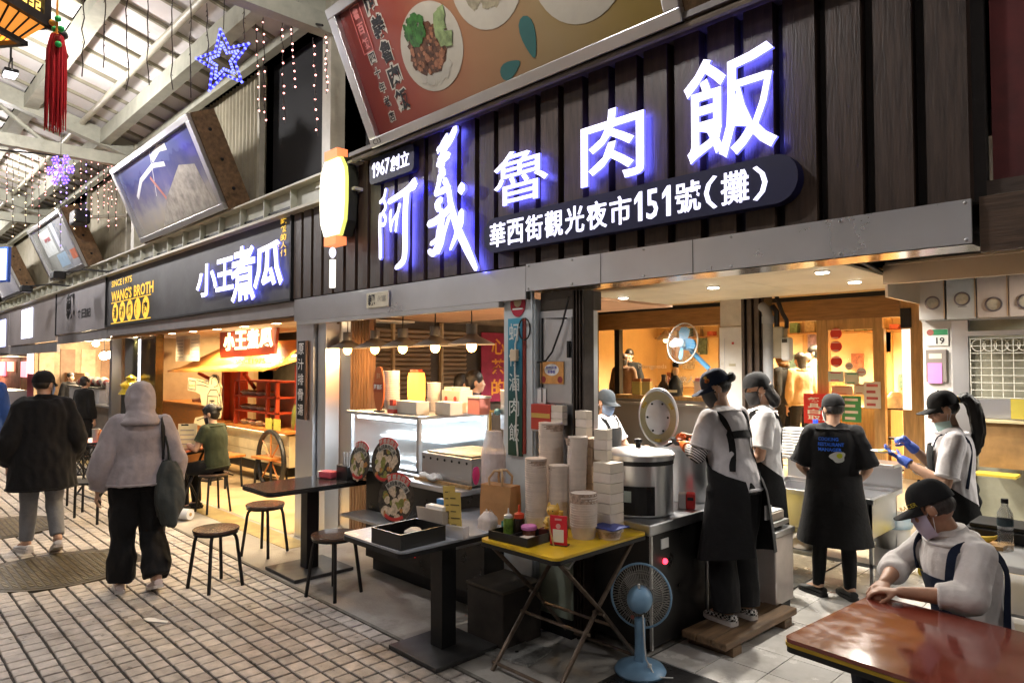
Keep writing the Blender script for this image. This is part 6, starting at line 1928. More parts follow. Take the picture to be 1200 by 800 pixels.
class Fig:
 """One person: joints in metres in the person's own frame (x right, y ahead, z up), body as one surface, clothes over it."""
 def __init__(s, label, loc, ahead, h=1.68, cat="person", group=None, build=1.0, voxel=.009, skin=None, **J):
  s.t = thing("person", label, cat, (loc[0], loc[1], loc[2] if len(loc) > 2 else 0), math.atan2(-ahead[0], ahead[1]), group)
  s.h, s.b, s.vx, s.skin = h, build, voxel, skin or SKIN
  k = h
  V = Vector
  d = dict(pelvis=V((0, 0, .53*k)), chest=V((0, .005, .735*k)), neck=V((0, .0, .845*k)), head=V((0, .022, .925*k)),
                 lsh=V((-.094*k, 0, .805*k)), rsh=V((.094*k, 0, .805*k)),
                 lel=V((-.130*k, -.015, .63*k)), rel=V((.130*k, -.015, .63*k)), lwr=V((-.135*k, .04, .475*k)), rwr=V((.135*k, .04, .475*k)),
                 lhip=V((-.055*k, 0, .51*k)), rhip=V((.055*k, 0, .51*k)), lkn=V((-.06*k, .015, .28*k)), rkn=V((.06*k, .015, .28*k)),
                 lan=V((-.06*k, -.01, .05*k)), ran=V((.06*k, -.01, .05*k)), yaw=0.0, pitch=0.0, roll=0.0, lcurl=.5, rcurl=.5, lpalm=V((1, 0, 0)), rpalm=V((-1, 0, 0)), lfoot=0.0, rfoot=0.0)
  for q, v in J.items():
   d[q] = Vector(v) if isinstance(v, (tuple, list)) else v
  s.J = d
  s.sc = h/1.7
  right = (d['rsh'] - d['lsh']).normalized()
  spine = (d['neck'] - d['pelvis']).normalized()
  s.right = right
  s.fwd = spine.cross(right)*-1
  s.fwd = right.cross(spine)*-1 if s.fwd.length < .1 else s.fwd
  s.fwd = (Vector((0, 0, 1)).cross(right)).normalized() if True else s.fwd
  s.fwd = (s.fwd - spine*s.fwd.dot(spine)).normalized()
  s.spine = spine
  s.HM = Matrix.Translation(d['head']) @ Matrix.Rotation(d['yaw'], 4, 'Z') @ Matrix.Rotation(d['roll'], 4, 'Y') @ Matrix.Rotation(d['pitch'], 4, 'X') @ Matrix.Scale(s.sc, 4)
 # torso surface
 PROF = [(-.10, .155, .115), (.0, .168, .122), (.18, .160, .115), (.36, .146, .106), (.55, .160, .114), (.72, .172, .116), (.86, .160, .100), (.95, .115, .080), (1.0, .066, .064)]
 def ctr(s, t):
  P, C, N = s.J['pelvis'], s.J['chest'], s.J['neck']
  if t < .65:
   return lerp(P, C, t/.65)
  return lerp(C, N, (t - .65)/.35)
 def rad(s, t):
  pr = s.PROF
  t = max(pr[0][0], min(1, t))
  for a, b in zip(pr, pr[1:]):
   if t <= b[0]:
    u = (t - a[0])/(b[0] - a[0])
    return lerp(a[1], b[1], u)*s.sc*s.b, lerp(a[2], b[2], u)*s.sc*s.b
  return pr[-1][1]*s.sc, pr[-1][2]*s.sc
 def surf(s, t, ang, off=.0):
  rx, ry = s.rad(t)
  return s.ctr(t) + s.right*((rx + off)*math.sin(ang)) + s.fwd*((ry + off)*math.cos(ang))
 def torso(s, mb, off=0.0, t0=-.10, t1=1.0, flare=0.0, n=20, steps=14):
  rs = []
  for k in range(steps + 1):
   t = lerp(t0, t1, k/steps)
   o = off + flare*max(0, (.5 - t))
   rs.append([s.surf(t, 2*PI*i/n, o) for i in range(n)])
  mb.rings(rs)
 def head_mesh(s, mb):
  M = s.HM
  mb.ball((0, -.008, .02), .074, .092, .098, 18, 14, M=M)
  mb.ball((0, .022, -.045), .056, .062, .070, 14, 10, M=M)
  mb.ball((0, .060, -.088), .026, .024, .022, 10, 8, M=M)
  mb.tube([M @ Vector((0, .080, .018)), M @ Vector((0, .094, -.012)), M @ Vector((0, .104, -.030)), M @ Vector((0, .090, -.040))], [.009*s.sc, .011*s.sc, .014*s.sc, .011*s.sc], 8)
  mb.ball((0, .082, -.066), .024, .014, .012, 10, 6, M=M)
  for sx in (-1, 1):
   mb.ball((sx*.076, -.012, -.008), .012, .022, .034, 10, 8, M=M)
   mb.ball((sx*.040, .062, -.028), .024, .022, .022, 10, 8, M=M)
 def hand(s, mb, wr, el, curl, palm, side, rf=.0088):
  """Palm and five unequal, bent fingers; the thumb leaves the side of the palm near its base."""
  k = s.sc
  d = (wr - el).normalized()
  pn = palm - d*palm.dot(d)
  pn = pn.normalized() if pn.length > 1e-4 else d.orthogonal().normalized()
  lat = d.cross(pn)*side
  base = wr + d*.012*k
  tip = wr + d*.085*k
  mb.rings([[p + lat*(w*math.cos(a)) + pn*(.0135*k*math.sin(a)) for a in [2*PI*i/10 for i in range(10)]] for p, w in ((base - d*.02*k, .026*k), (base, .030*k), (lerp(base, tip, .5), .038*k), (tip, .038*k), (tip + d*.008*k, .034*k))])
  for i, (u, L) in enumerate(((-.029, .062), (-.0100, .074), (.0095, .070), (.0275, .054))):
   p0 = tip + lat*(u*k)
   c1, c2, c3 = curl*.7, curl*1.5, curl*2.2
   dirs = [d*math.cos(c) + pn*math.sin(c) for c in (c1, c2, c3)]
   p1 = p0 + dirs[0]*(L*.45*k)
   p2 = p1 + dirs[1]*(L*.32*k)
   p3 = p2 + dirs[2]*(L*.26*k)
   caps(mb, [p0 - d*.012*k, p0, p1, p2, p3], [rf*k*1.05, rf*k*1.05, rf*k, rf*.95*k, rf*.85*k], 8)
  q0 = base + lat*(-.022*k) + d*.015*k
  td = (d*.62 - lat*.62 + pn*(.35 + .4*curl)).normalized()
  q1 = q0 + td*.038*k
  td2 = (td*.7 + d*.45 + pn*.3*curl + lat*.25*curl).normalized()
  q2 = q1 + td2*.030*k
  caps(mb, [q0, q1, q2, q2 + td2*.012*k], [rf*1.35*k, rf*1.15*k, rf*1.05*k, rf*.85*k], 8)
 def body(s, hands=True):
  J, k = s.J, s.sc
  mb = MB()
  s.head_mesh(mb)
  caps(mb, [J['neck'] - s.spine*.03*k, lerp(J['neck'], J['head'], .6)], [.058*k, .052*k], 14)
  s.torso(mb, -.006)
  for a in 'lr':
   sh, el, wr = J[a + 'sh'], J[a + 'el'], J[a + 'wr']
   caps(mb, [s.ctr(.95), sh], [.055*k, .042*k])
   caps(mb, [sh, lerp(sh, el, .5), el], [.048*k, .045*k, .038*k])
   caps(mb, [el, lerp(el, wr, .3), wr], [.038*k, .040*k, .026*k])
   if hands:
    s.hand(mb, wr, el, J[a + 'curl'], J[a + 'palm'], 1 if a == 'r' else -1)
   hip, kn, an = J[a + 'hip'], J[a + 'kn'], J[a + 'an']
   caps(mb, [hip, lerp(hip, kn, .5), kn], [.082*k, .072*k, .052*k])
   caps(mb, [kn, lerp(kn, an, .3), an], [.052*k, .056*k, .036*k])
   f = s.footdir(a)
   caps(mb, [an - f*.02*k, an + f*.11*k + Vector((0, 0, -.045*k + (.0)))], [.036*k, .028*k])
  return remesh(mb, "body", s.skin, s.t, s.vx, 2)
 def footdir(s, a):
  v = Vector((math.sin(-s.J[a + 'foot']), math.cos(-s.J[a + 'foot']), 0))
  return v
 def shirt(s, m, name="shirt", off=.014, sleeve=.55, hem=-.06, flare=.0, fold=.006, cuff=.012, top=.96, wide=1.0, seed=1, arms='lr'):
  """sleeve: 0..1 upper arm only, 1..2 reaches along the forearm."""
  J, k = s.J, s.sc
  mb = MB()
  s.torso(mb, off, hem, top, flare)
  for a in arms:
   sh, el, wr = J[a + 'sh'], J[a + 'el'], J[a + 'wr']
   caps(mb, [s.ctr(.93), sh], [.062*k + off*.4, (.046*k + off*.6)], 14)
   if sleeve <= 1:
    e = lerp(sh, el, sleeve)
    caps(mb, [sh, e], [(.050*k + off*.7)*wide, (.048*k + cuff)*wide], 16, True, False)
   else:
    e = lerp(el, wr, sleeve - 1)
    caps(mb, [sh, lerp(sh, el, .6), el], [(.050*k + off*.6)*wide, (.049*k + off*.6)*wide, (.046*k + off*.7)*wide], 16)
    caps(mb, [el, lerp(el, e, .5), e], [(.046*k + off*.7)*wide, (.044*k + off*.8)*wide, (.034*k + cuff)*wide], 16, True, False)
  o = remesh(mb, name, m, s.t, s.vx, 2, fold, seed=seed)
  ring = lambda t, e, r, nm: MB().tube([s.surf(t, 2*PI*i/28, e) for i in range(28)], r, 6, loop=True).build(nm, m, o, True)
  ring(top - .012, off + .004 if top < .98 else off*.6, .008, "neck_band")
  ring(hem + .012, off + flare*max(0, .5 - hem) + .003, .010, "hem_band")
  for a in arms:
   sh, el, wr = J[a + 'sh'], J[a + 'el'], J[a + 'wr']
   p, q = (sh, el) if sleeve <= 1 else (el, wr)
   u = sleeve if sleeve <= 1 else sleeve - 1
   d = (q - p).normalized()
   x = d.orthogonal().normalized()
   y = d.cross(x)
   rr = ((.048 if sleeve <= 1 else .034)*k + cuff)*wide
   c = lerp(p, q, u) - d*.008
   MB().tube([c + x*(rr*math.cos(2*PI*i/20)) + y*(rr*math.sin(2*PI*i/20)) for i in range(20)], .007, 6, loop=True).build("cuff", m, o, True)
  return o
 def trousers(s, m, name="trousers", off=.012, hem=1.0, wide=1.0, fold=.006, flare=.0, seed=2, top=.14):
  J, k = s.J, s.sc
  mb = MB()
  s.torso(mb, off*.8, -.12, top)
  for a in 'lr':
   hip, kn, an = J[a + 'hip'], J[a + 'kn'], J[a + 'an']
   caps(mb, [hip + Vector((0, 0, .01)), lerp(hip, kn, .5), kn], [(.086*k + off)*wide, (.076*k + off)*wide, (.058*k + off)*wide], 16)
   e = lerp(kn, an, hem)
   caps(mb, [kn, lerp(kn, e, .5), e], [(.058*k + off)*wide, (.056*k + off)*wide + flare*.5, (.044*k + off)*wide + flare], 16, True, False)
  return remesh(mb, name, m, s.t, s.vx, 2, fold, seed=seed)
 def shoes(s, m, sole, L=.255, name="shoe"):
  J, k = s.J, s.sc
  for a in 'lr':
   an = J[a + 'an']
   f = s.footdir(a)
   lift = max(0, an.z - .05*s.h)
   side = Vector((f.y, -f.x, 0))
   heel = Vector((an.x, an.y, 0)) - f*.075*k
   rs, rs2 = [], []
   prof = [(0, .018, .045), (.03, .034, .070), (.25, .037, .082), (.45, .041, .072), (.65, .047, .058), (.85, .042, .048), (.97, .022, .036)]
   piv = heel + f*(L*.75)
   def up_(p, u):
    if lift < .012:
     return p
    w = max(0, .75 - u)/.75
    return p + Vector((0, 0, lift*1.15*w)) + f*(lift*.25*w)
   for u, w, hh in prof:
    c = heel + f*(L*u)
    ring = []
    for i in range(12):
     q = 2*PI*i/12
     z = (.018 + (hh - .018)*.5) + (hh - .018)*.5*math.sin(q)
     ring.append(up_(c + side*(w*k*math.cos(q)) + Vector((0, 0, z)), u))
    rs.append(ring)
    rs2.append([up_(c + side*((w + .004)*k*x) + Vector((0, 0, z)), u) for x, z in ((-1, .0015), (1, .0015), (1, .026), (-1, .026))])
   o = MB().rings(rs).build(name, m, s.t, True)
   MB().rings(rs2).build("sole", sole, o)
 # ---- head things (head frame: origin mid head, y ahead)
 def face(s, closed=False):
  M = s.HM
  for sx in (-1, 1):
   MB().ball((sx*.033, .073, .010), .0125, .008, .0065 if not closed else .003, 10, 6, M=M).build("eye", mat("eye dark", (.02, .014, .012), .2), s.t)
   MB().tube([M @ Vector((sx*.016, .0835, .030)), M @ Vector((sx*.035, .080, .036)), M @ Vector((sx*.055, .066, .030))], .0032*s.sc, 6).build("eyebrow", HAIR, s.t)
  MB().tube([M @ Vector((-.022, .088, -.066)), M @ Vector((0, .0955, -.064)), M @ Vector((.022, .088, -.066))], [.003*s.sc, .0055*s.sc, .003*s.sc], 6).build("mouth", mat("lips", (.35, .12, .10), .5), s.t, True)
 def hair(s, m=HAIR, long=0.0, fringe=False, bun=False, cover=1.0, under_cap=False, name="hair", vol=1.0):
  M = s.HM
  mb = MB()
  if not under_cap:
   mb.ball((0, -.016, .038), .083*vol, .098*vol, .094*vol, 18, 12, M=M)
   mb.ball((0, -.045, -.005), .078*vol, .066*vol, .085*vol, 16, 10, M=M)
   for sx in (-1, 1):
    mb.ball((sx*.066, -.002, .03), .018, .040, .050, 10, 8, M=M)
  else:
   mb.ball((0, -.020, .004), .0785*vol, .088*vol, .064*vol, 16, 10, M=M)
   for sx in (-1, 1):
    mb.ball((sx*.069, -.012, .008), .011, .024, .034, 8, 6, M=M)
  if fringe:
   mb.ball((0, .058, .060), .062, .030, .036, 14, 8, M=M)
  if long > 0:
   for u in range(7):
    w = .075 - .004*u
    mb.ball((0, -.052 - .006*u, -.02 - long*u/6), w, .048, .06, 12, 8, M=M)
  if bun:
   mb.ball((0, -.125, .035), .034, .034, .034, 12, 8, M=M)
  return remesh(mb, name, m, s.t, max(.006, s.vx*.7), 2, .004, 40, (1, 1, .4))
 def cap(s, m, back=False, name="cap", brim=.075, low=.022, band=None, flat=False, soft=1.0):
  M = s.HM @ (Matrix.Rotation(PI, 4, 'Z') if back else Matrix.Identity(4))
  rs = []
  n = 24
  for u in range(9):
   a = PI/2*u/8.6
   ca, sa = math.cos(a)**.72, math.sin(a)
   rs.append([(.088*ca*math.cos(2*PI*i/n), -.010 + .106*ca*math.sin(2*PI*i/n), low + (.110 if not flat else .112)*soft*sa) for i in range(n)])
  o = MB().rings(rs, True, 0, M).build(name, m, s.t, True)
  b = MB()
  vs, fs = [], []
  nn = 13
  for i in range(nn):
   a = PI*(.10 + .80*i/(nn - 1))
   x0, y0 = .089*math.cos(a), -.010 + .104*math.sin(a)
   ext = brim*(math.sin(PI*i/(nn - 1))**.45)
   x1, y1 = x0*1.0 + .10*ext*math.cos(a), y0 + ext
   dz = -.020*abs(math.cos(a))
   vs += [(x0, y0, low + .006 + dz*.3), (x1, y1, low - .008 + dz*1.1), (x0, y0, low + .0), (x1, y1, low - .013 + dz*1.1)]
  for i in range(nn - 1):
   p, q = 4*i, 4*i + 4
   fs += [(p, p + 1, q + 1, q), (p + 2, q + 2, q + 3, p + 3), (p + 1, p + 3, q + 3, q + 1), (p, q, q + 2, p + 2)]
  fs += [(0, 2, 3, 1), (4*nn - 4, 4*nn - 3, 4*nn - 1, 4*nn - 2)]
  b.add(vs, fs, 0, M)
  b.build("brim", m, o, True)
  MB().ball((0, -.010, low + (.110 if not flat else .112)*soft), .007, M=M).build("button", m, o, True)
  return o
 def mask(s, m, drop=0.0, name="face_mask"):
  M = s.HM
  rs = []
  nz, na = 6, 11
  for k in range(nz + 1):
   v = k/nz
   z = .0 - .115*v - drop
   row = []
   for i in range(na):
    a = (i/(na - 1) - .5)*2*1.35
    bul = 1.0 + .06*math.sin(PI*v) + (.10*math.exp(-(a/.35)**2)*(1 - .5*v))
    rx, ry = .070 - .016*v*v, .098 - .012*v*v
    row.append((rx*1.08*math.sin(a)*bul, -.002 + ry*math.cos(a)*bul + .004 - .35*drop, z + .03*abs(a)*.3*(v - .3)))
   rs.append(row)
  vs = [p for r in rs for p in r]
  fs = [(k*na + i, k*na + i + 1, (k + 1)*na + i + 1, (k + 1)*na + i) for k in range(nz) for i in range(na - 1)]
  n0 = len(vs)
  vs2 = vs + [(p[0]*1.03, p[1]*1.03 + .001, p[2]) for p in vs]
  fs2 = fs + [tuple(reversed([i + n0 for i in f])) for f in fs]
  o = MB().add(vs2, fs2, 0, M).build(name, m, s.t, True)
  for sx in (-1, 1):
   for zz in (-.01, -.085):
    MB().tube([M @ Vector((sx*.072, .018, zz - drop)), M @ Vector((sx*.079, -.005, (zz + .03)*.5 - drop*.5)), M @ Vector((sx*.084, -.026, .012 if zz > -.05 else -.030))], .0017*s.sc, 5).build("ear_loop", mat("ear loop", (.7, .7, .72), .6), o)
  return o
 def strap(s, path, m, w=.018, off=.024, name="strap", par=None):
  pts = [s.surf(t, a, off) for t, a in path]
  Q = []
  for i in range(len(pts) - 1):
   for u in (0, .33, .66):
    a, b, c, d = pts[max(i - 1, 0)], pts[i], pts[i + 1], pts[min(i + 2, len(pts) - 1)]
    Q.append(.5*((2*b) + (c - a)*u + (2*a - 5*b + 4*c - d)*u*u + (3*b - a - 3*c + d)*u**3))
  Q.append(pts[-1])
  mb = MB()
  vs, fs = [], []
  for i, p in enumerate(Q):
   t = (Q[min(i + 1, len(Q) - 1)] - Q[max(i - 1, 0)]).normalized()
   c = s.ctr(max(0, min(1, (p - s.J['pelvis']).dot(s.spine)/max(.01, (s.J['neck'] - s.J['pelvis']).length))))
   nrm = (p - c)
   nrm = (nrm - t*nrm.dot(t)).normalized()
   lat = t.cross(nrm)
   vs += [p + lat*w, p - lat*w, p - lat*w - nrm*.004, p + lat*w - nrm*.004]
  for i in range(len(Q) - 1):
   a, b = 4*i, 4*i + 4
   for q in range(4):
    fs.append((a + q, a + (q + 1) % 4, b + (q + 1) % 4, b + q))
  fs += [(0, 1, 2, 3), tuple(4*len(Q) - 4 + q for q in (3, 2, 1, 0))]
  mb.add(vs, fs)
  return mb.build(name, m, par or s.t, True)
 def apron(s, m, off=.042, skirt=None, bib=.78, bw=.95, wrap=2.2, bottom_flare=.05, name="apron", fold=.005, bib_w=.62):
  """Bib on the chest and a skirt wrapped round the hips down to height skirt (m above ground)."""
  J = s.J
  mb = MB()
  vs, fs = [], []
  na = 25
  rows = []
  T = [bib - (bib - .05)*k/7 for k in range(8)]
  for k, t in enumerate(T):
   wv = bib_w + (wrap - bib_w)*max(0, (k - 3)/4.0)**1.3
   rows.append([s.surf(t, (i/(na - 1) - .5)*2*wv, off) for i in range(na)])
  if skirt is not None:
   base = s.ctr(.0)
   rx, ry = s.rad(0.0)
   for k in range(1, 9):
    u = k/8
    z = lerp(base.z, skirt, u)
    ex = bottom_flare*u
    rows.append([Vector((base.x, base.y, z)) + s.right*((rx + off + ex)*math.sin(a)) + s.fwd*((ry + off + .02 + ex)*math.cos(a)) for a in [(i/(na - 1) - .5)*2*wrap for i in range(na)]])
  for k, r in enumerate(rows):
   for i, p in enumerate(r):
    w = max(0, (k - 6)/10)
    q = p + (s.fwd*math.cos((i/(na - 1) - .5)*2*wrap) + s.right*math.sin((i/(na - 1) - .5)*2*wrap))*(noise.noise(Vector((i*.55, k*.12, s.h*7)))*.022*w)
    vs.append(q)
  for k in range(len(rows) - 1):
   for i in range(na - 1):
    fs.append((k*na + i, k*na + i + 1, (k + 1)*na + i + 1, (k + 1)*na + i))
  n0 = len(vs)
  vs2 = [v - ((v - Vector((s.ctr(.3).x, s.ctr(.3).y, v.z))).normalized()*.006) for v in vs]
  fs += [tuple(reversed([i + n0 for i in f])) for f in fs]
  mb.add(vs + vs2, fs)
  return mb.build(name, m, s.t, True)
M_MASKB = mat("blue mask", (.30, .45, .75), .7, var=.05, bump=.2, bscale=40)
M_MASKK = mat("black mask", (.02, .02, .022), .7, var=.1)
M_MASKT = mat("teal mask", (.42, .62, .62), .7, var=.05)
M_MASKL = mat("lilac mask", (.55, .50, .66), .7, var=.05)
SOLEW = mat("white sole", (.62, .58, .56), .6)
SOLEK = mat("black sole", (.015, .015, .015), .6)
# ---- 1. hooded walker seen from behind
f = Fig("person in lilac hoodie and wide black trousers walking away with a dark tote bag", (-5.86, 1.66), (-1.0, .22), 1.60, voxel=.010,
  lkn=(-.10, .03, .44), lan=(-.115, .07, .08), rkn=(.105, .05, .45), ran=(.125, -.14, .13), rfoot=.15,
  lel=(-.245, -.03, 1.02), lwr=(-.275, .02, .80), rel=(.245, -.04, 1.02), rwr=(.262, .04, .82), pitch=-.12, head=(0, .035, 1.475))
f.body()
C_LIL = cloth("lilac fleece", (.33, .295, .31), .9, .1, .2)
h_ = f.shirt(C_LIL, "hoodie", .042, 1.95, -.02, .06, .020, .020, .97, 1.12, 3)
hd = MB()
hd.rings([[f.HM @ Vector((r*math.cos(2*PI*i/24), dy + r*1.08*math.sin(2*PI*i/24), z)) for i in range(24)] for r, z, dy in ((.02, .152, -.03), (.065, .140, -.025), (.098, .09, -.015), (.110, .03, -.012), (.110, -.03, -.018), (.105, -.08, -.026), (.110, -.115, -.032), (.135, -.15, -.035), (.165, -.185, -.03), (.17, -.21, -.02))])
hd.ball((0, -.085, .085), .045, .05, .05, 12, 8, M=f.HM)
remesh(hd, "hood", C_LIL, f.t, .009, 10, .012, 10, (1, 1, 1), 5)
f.trousers(C_BLACK, "trousers", .022, .98, 1.12, .024, .022)
f.shoes(mat("pink sneaker", (.62, .52, .50), .7, var=.1), SOLEW, .27)
f.strap([(.42, .9), (.60, 1.1), (.80, 1.0), (.93, 1.1), (.955, 2.0), (.86, 2.35), (.68, 2.35), (.5, 2.25), (.34, 2.2)], C_BLACK, .022, .062, "tote_strap")
tb = thing("tote_bag", "slouchy dark grey tote bag hanging at the hooded walker's right hip", "bag", f.t.location, f.t.rotation_euler.z)
mb = MB()
rs = []
for k in range(10):
 u = k/9
 z = 1.0 - .46*u
 w = .03 + .155*math.sin(min(1, u*1.15)*PI*.5)
 rs.append([(.20 + (.045 + .06*math.sin(PI*u))*math.cos(a), -.12 - .02*u + w*math.sin(a)*.95, z) for a in [2*PI*i/18 for i in range(18)]])
mb.rings(rs)
remesh(mb, "sack", cloth("tote grey", (.042, .048, .046), .8), tb, .009, 2, .030, 10, (1, 1, .3), 2)
MB().tube([(.2, -.12, .99), (.19, -.10, 1.1), (.17, -.09, 1.2)], [.03, .022, .018], 8, flat=.4).build("gathered_top", MATS["cloth tote grey"], tb, True)
# ---- 2. man in black coat and flat cap
f = Fig("man in long black jacket, flat cap and grey trousers walking away", (-7.70, 1.35), (-1.0, .05), 1.70, voxel=.011, build=1.12,
  lkn=(-.09, .09, .47), lan=(-.10, .12, .085), rkn=(.10, .02, .46), ran=(.11, -.16, .15), lfoot=.35, yaw=-.75, pitch=-.05,
  lel=(-.265, -.06, 1.06), lwr=(-.26, .08, .82), rel=(.265, -.06, 1.06), rwr=(.25, .10, .84))
f.body()
f.shirt(C_BLACK, "jacket", .042, 1.9, -.55, .06, .020, .02, .985, 1.12, 4)
f.trousers(cloth("grey trouser", (.17, .18, .20)), "trousers", .012, .93, 1.0, .008)
f.shoes(mat("white slip-on", (.66, .64, .64), .6, var=.06), SOLEW)
f.hair(under_cap=True)
f.cap(C_BLACK, False, "flat_cap", .045, .012, flat=True, soft=1.05)
f.mask(M_MASKB)
MB().lathe([(.062, 1.40), (.072, 1.47), (.060, 1.48)], (0, .0, 0), 16).build("collar", C_BLACK, f.t, True)
# ---- 3. passer-by in blue jacket, cut by the picture edge
f = Fig("person in blue jacket cut by the left picture edge", (-11.3, 1.30), (-1, .1), 1.80, voxel=.014, build=1.05)
f.body()
f.shirt(cloth("blue jacket", (.02, .06, .22)), "jacket", .035, 1.9, -.2, .03, .010, .015, .98, 1.15, 6)
f.trousers(C_BLACK)
f.shoes(mat("grey shoe", (.2, .2, .2), .6), SOLEK)
f.hair()
# ---- 4. seated woman in dark green at the broth shop table
f = Fig("seated woman in dark green tee looking at a menu at the broth shop table", (-8.40, 3.22), (-.80, -.45), 1.60, voxel=.011,
  pelvis=(0, -.02, .55), chest=(0, .02, .87), neck=(0, .05, 1.04), head=(0, .085, 1.165), lsh=(-.148, .045, .985), rsh=(.148, .045, .985),
  lel=(-.20, .12, .76), rel=(.20, .12, .76), lwr=(-.10, .32, .80), rwr=(.10, .32, .80), lhip=(-.09, .03, .53), rhip=(.09, .03, .53),
  lkn=(-.10, .40, .50), rkn=(.10, .40, .50), lan=(-.10, .36, .08), ran=(.10, .36, .08), pitch=-.25, lpalm=(0, 0, -1), rpalm=(0, 0, -1), yaw=.2)
f.body()
f.shirt(cloth("dark green tee", (.030, .038, .022)), "tee", .014, .62, -.05, .0, .007, .012, .95, 1.05, 7)
f.trousers(C_BLACK)
f.shoes(mat("black shoe", (.02, .02, .02), .5), SOLEK)
f.hair(fringe=True, bun=True)
f.face()
f.mask(M_MASKK, .035)
# ---- 5. cook with blue mask behind the rice cooker
f = Fig("worker in dark cap, blue mask and white tee behind the paper bowls", (-3.95, 5.05), (.80, .05), 1.52, voxel=.010, pitch=-.25, yaw=-.1,
  rel=(.22, .12, .98), rwr=(.16, .34, .98), lel=(-.22, .10, .98), lwr=(-.12, .34, 1.0))
f.body()
f.shirt(C_WHITE, "tee", .015, .7, -.05, .0, .007, seed=8)
f.trousers(C_BLACK)
f.shoes(mat("black shoe", (.02, .02, .02), .5), SOLEK)
f.hair(under_cap=True)
f.face()
f.cap(cloth("slate cap", (.035, .042, .05)), False, "cap", .085, .028)
f.mask(M_MASKB)
f.apron(C_BLACK, skirt=.45)
for sx in (-1, 1):
 f.strap([(.76, sx*.5), (.90, sx*.75), (.955, sx*1.5), (.88, sx*2.4), (.7, sx*2.7)], C_BLACK, .020)
# ---- 6. main cook with orange glove and striped sleeve, on the platform
C_TEE = cloth("lavender grey tee", (.50, .48, .50))
f = Fig("cook in navy cap and lavender tee with black apron ladling sauce on the platform", (-2.20, 4.17, .104), (-.92, .18), 1.62, voxel=.008,
  pelvis=(0, -.02, .86), chest=(0, .05, 1.17), neck=(0, .085, 1.36), head=(0, .135, 1.49), lsh=(-.150, .07, 1.30), rsh=(.150, .07, 1.30),
  lel=(-.215, .11, 1.06), lwr=(-.10, .33, 1.10), rel=(.215, .14, 1.09), rwr=(.06, .40, 1.14), pitch=-.42, lcurl=.75, rcurl=.9, lpalm=(.4, .2, .6), rpalm=(-.5, 0, -.7), lkn=(-.09, .03, .46), rkn=(.09, .01, .46), yaw=.70)
f.body()
f.shirt(C_TEE, "tee", .018, .78, -.08, .01, .013, .016, .96, 1.08, 9)
f.trousers(C_BLACK, "trousers", .02, 1.0, 1.15, .009, .015)
chk = mat("checker slip-on", (.7, .68, .66), .7, var=0)
nt = chk.node_tree
ch_ = nt.nodes.new("ShaderNodeTexChecker")
ch_.inputs["Scale"].default_value = 62
ch_.inputs["Color1"].default_value = (.01, .01, .01, 1)
ch_.inputs["Color2"].default_value = (.68, .66, .64, 1)
tcn = nt.nodes.new("ShaderNodeTexCoord")
nt.links.new(tcn.outputs["Object"], ch_.inputs["Vector"])
nt.links.new(ch_.outputs["Color"], nt.nodes["Principled BSDF"].inputs["Base Color"])
f.shoes(chk, SOLEW, .25)
f.hair(under_cap=True, bun=True)
f.face()
cp_ = f.cap(C_NAVY, False, "cap", .085, .030)
MB().ball((-.080, .035, .075), .008, .018, .016, 8, 6, M=f.HM).build("badge", mat("cap badge", (.62, .18, .03), .5, var=.6, scale=60), cp_)
MB().ball((-.078, .036, .098), .007, .011, .011, 8, 6, M=f.HM).build("badge_top", mat("cap badge gold", (.6, .42, .08), .5), cp_)
f.mask(M_MASKK)
ap = f.apron(C_BLACK, skirt=.42, wrap=2.75, bottom_flare=.06)
for sx in (-1, 1):
 f.strap([(.76, sx*.5), (.90, sx*.7), (.957, sx*1.45), (.90, sx*2.2), (.80, sx*2.45), (.62, sx*2.55), (.42, sx*2.5), (.20, sx*2.35)], C_BLACK, .021, .026)
f.strap([(.66, 2.55), (.665, 2.9), (.665, PI), (.665, -2.9 + 2*PI), (.66, -2.55 + 2*PI)], C_BLACK, .024, .029, "cross_strap")
J = f.J
# striped arm cover and orange glove on the left arm
m_str = mat("striped sleeve", (.6, .6, .6), .85, var=0)
nt = m_str.node_tree
wv = nt.nodes.new("ShaderNodeTexWave")
wv.inputs["Scale"].default_value = 22
wv.bands_direction = 'X'
wv.inputs["Distortion"].default_value = .6
cr = nt.nodes.new("ShaderNodeValToRGB")
cr.color_ramp.interpolation = 'CONSTANT'
cr.color_ramp.elements[0].color = (.012, .012, .014, 1)
cr.color_ramp.elements[1].color = (.6, .58, .58, 1)
cr.color_ramp.elements[1].position = .5
tcn = nt.nodes.new("ShaderNodeTexCoord")
mpp = nt.nodes.new("ShaderNodeMapping")
mpp.inputs["Rotation"].default_value = (.3, .9, .5)
nt.links.new(tcn.outputs["Object"], mpp.inputs[0])
nt.links.new(mpp.outputs[0], wv.inputs["Vector"])
nt.links.new(wv.outputs["Fac"], cr.inputs[0])
nt.links.new(cr.outputs[0], nt.nodes["Principled BSDF"].inputs["Base Color"])
mb = MB()
caps(mb, [lerp(J['lsh'], J['lel'], .72), J['lel']], [.056, .052], 16, False, True)
caps(mb, [J['lel'], lerp(J['lel'], J['lwr'], .45)], [.052, .047], 16, True, False)
remesh(mb, "striped_sleeve", m_str, f.t, .007, 1, .003)
mb = MB()
caps(mb, [lerp(J['lel'], J['lwr'], .72), J['lwr']], [.041, .034], 14, False, True)
f.hand(mb, J['lwr'], J['lel'], .75, J['lpalm'], -1, .0105)
remesh(mb, "orange_glove", mat("orange rubber", (.80, .16, .02), .42, var=.06, bump=.1), f.t, .005, 1)
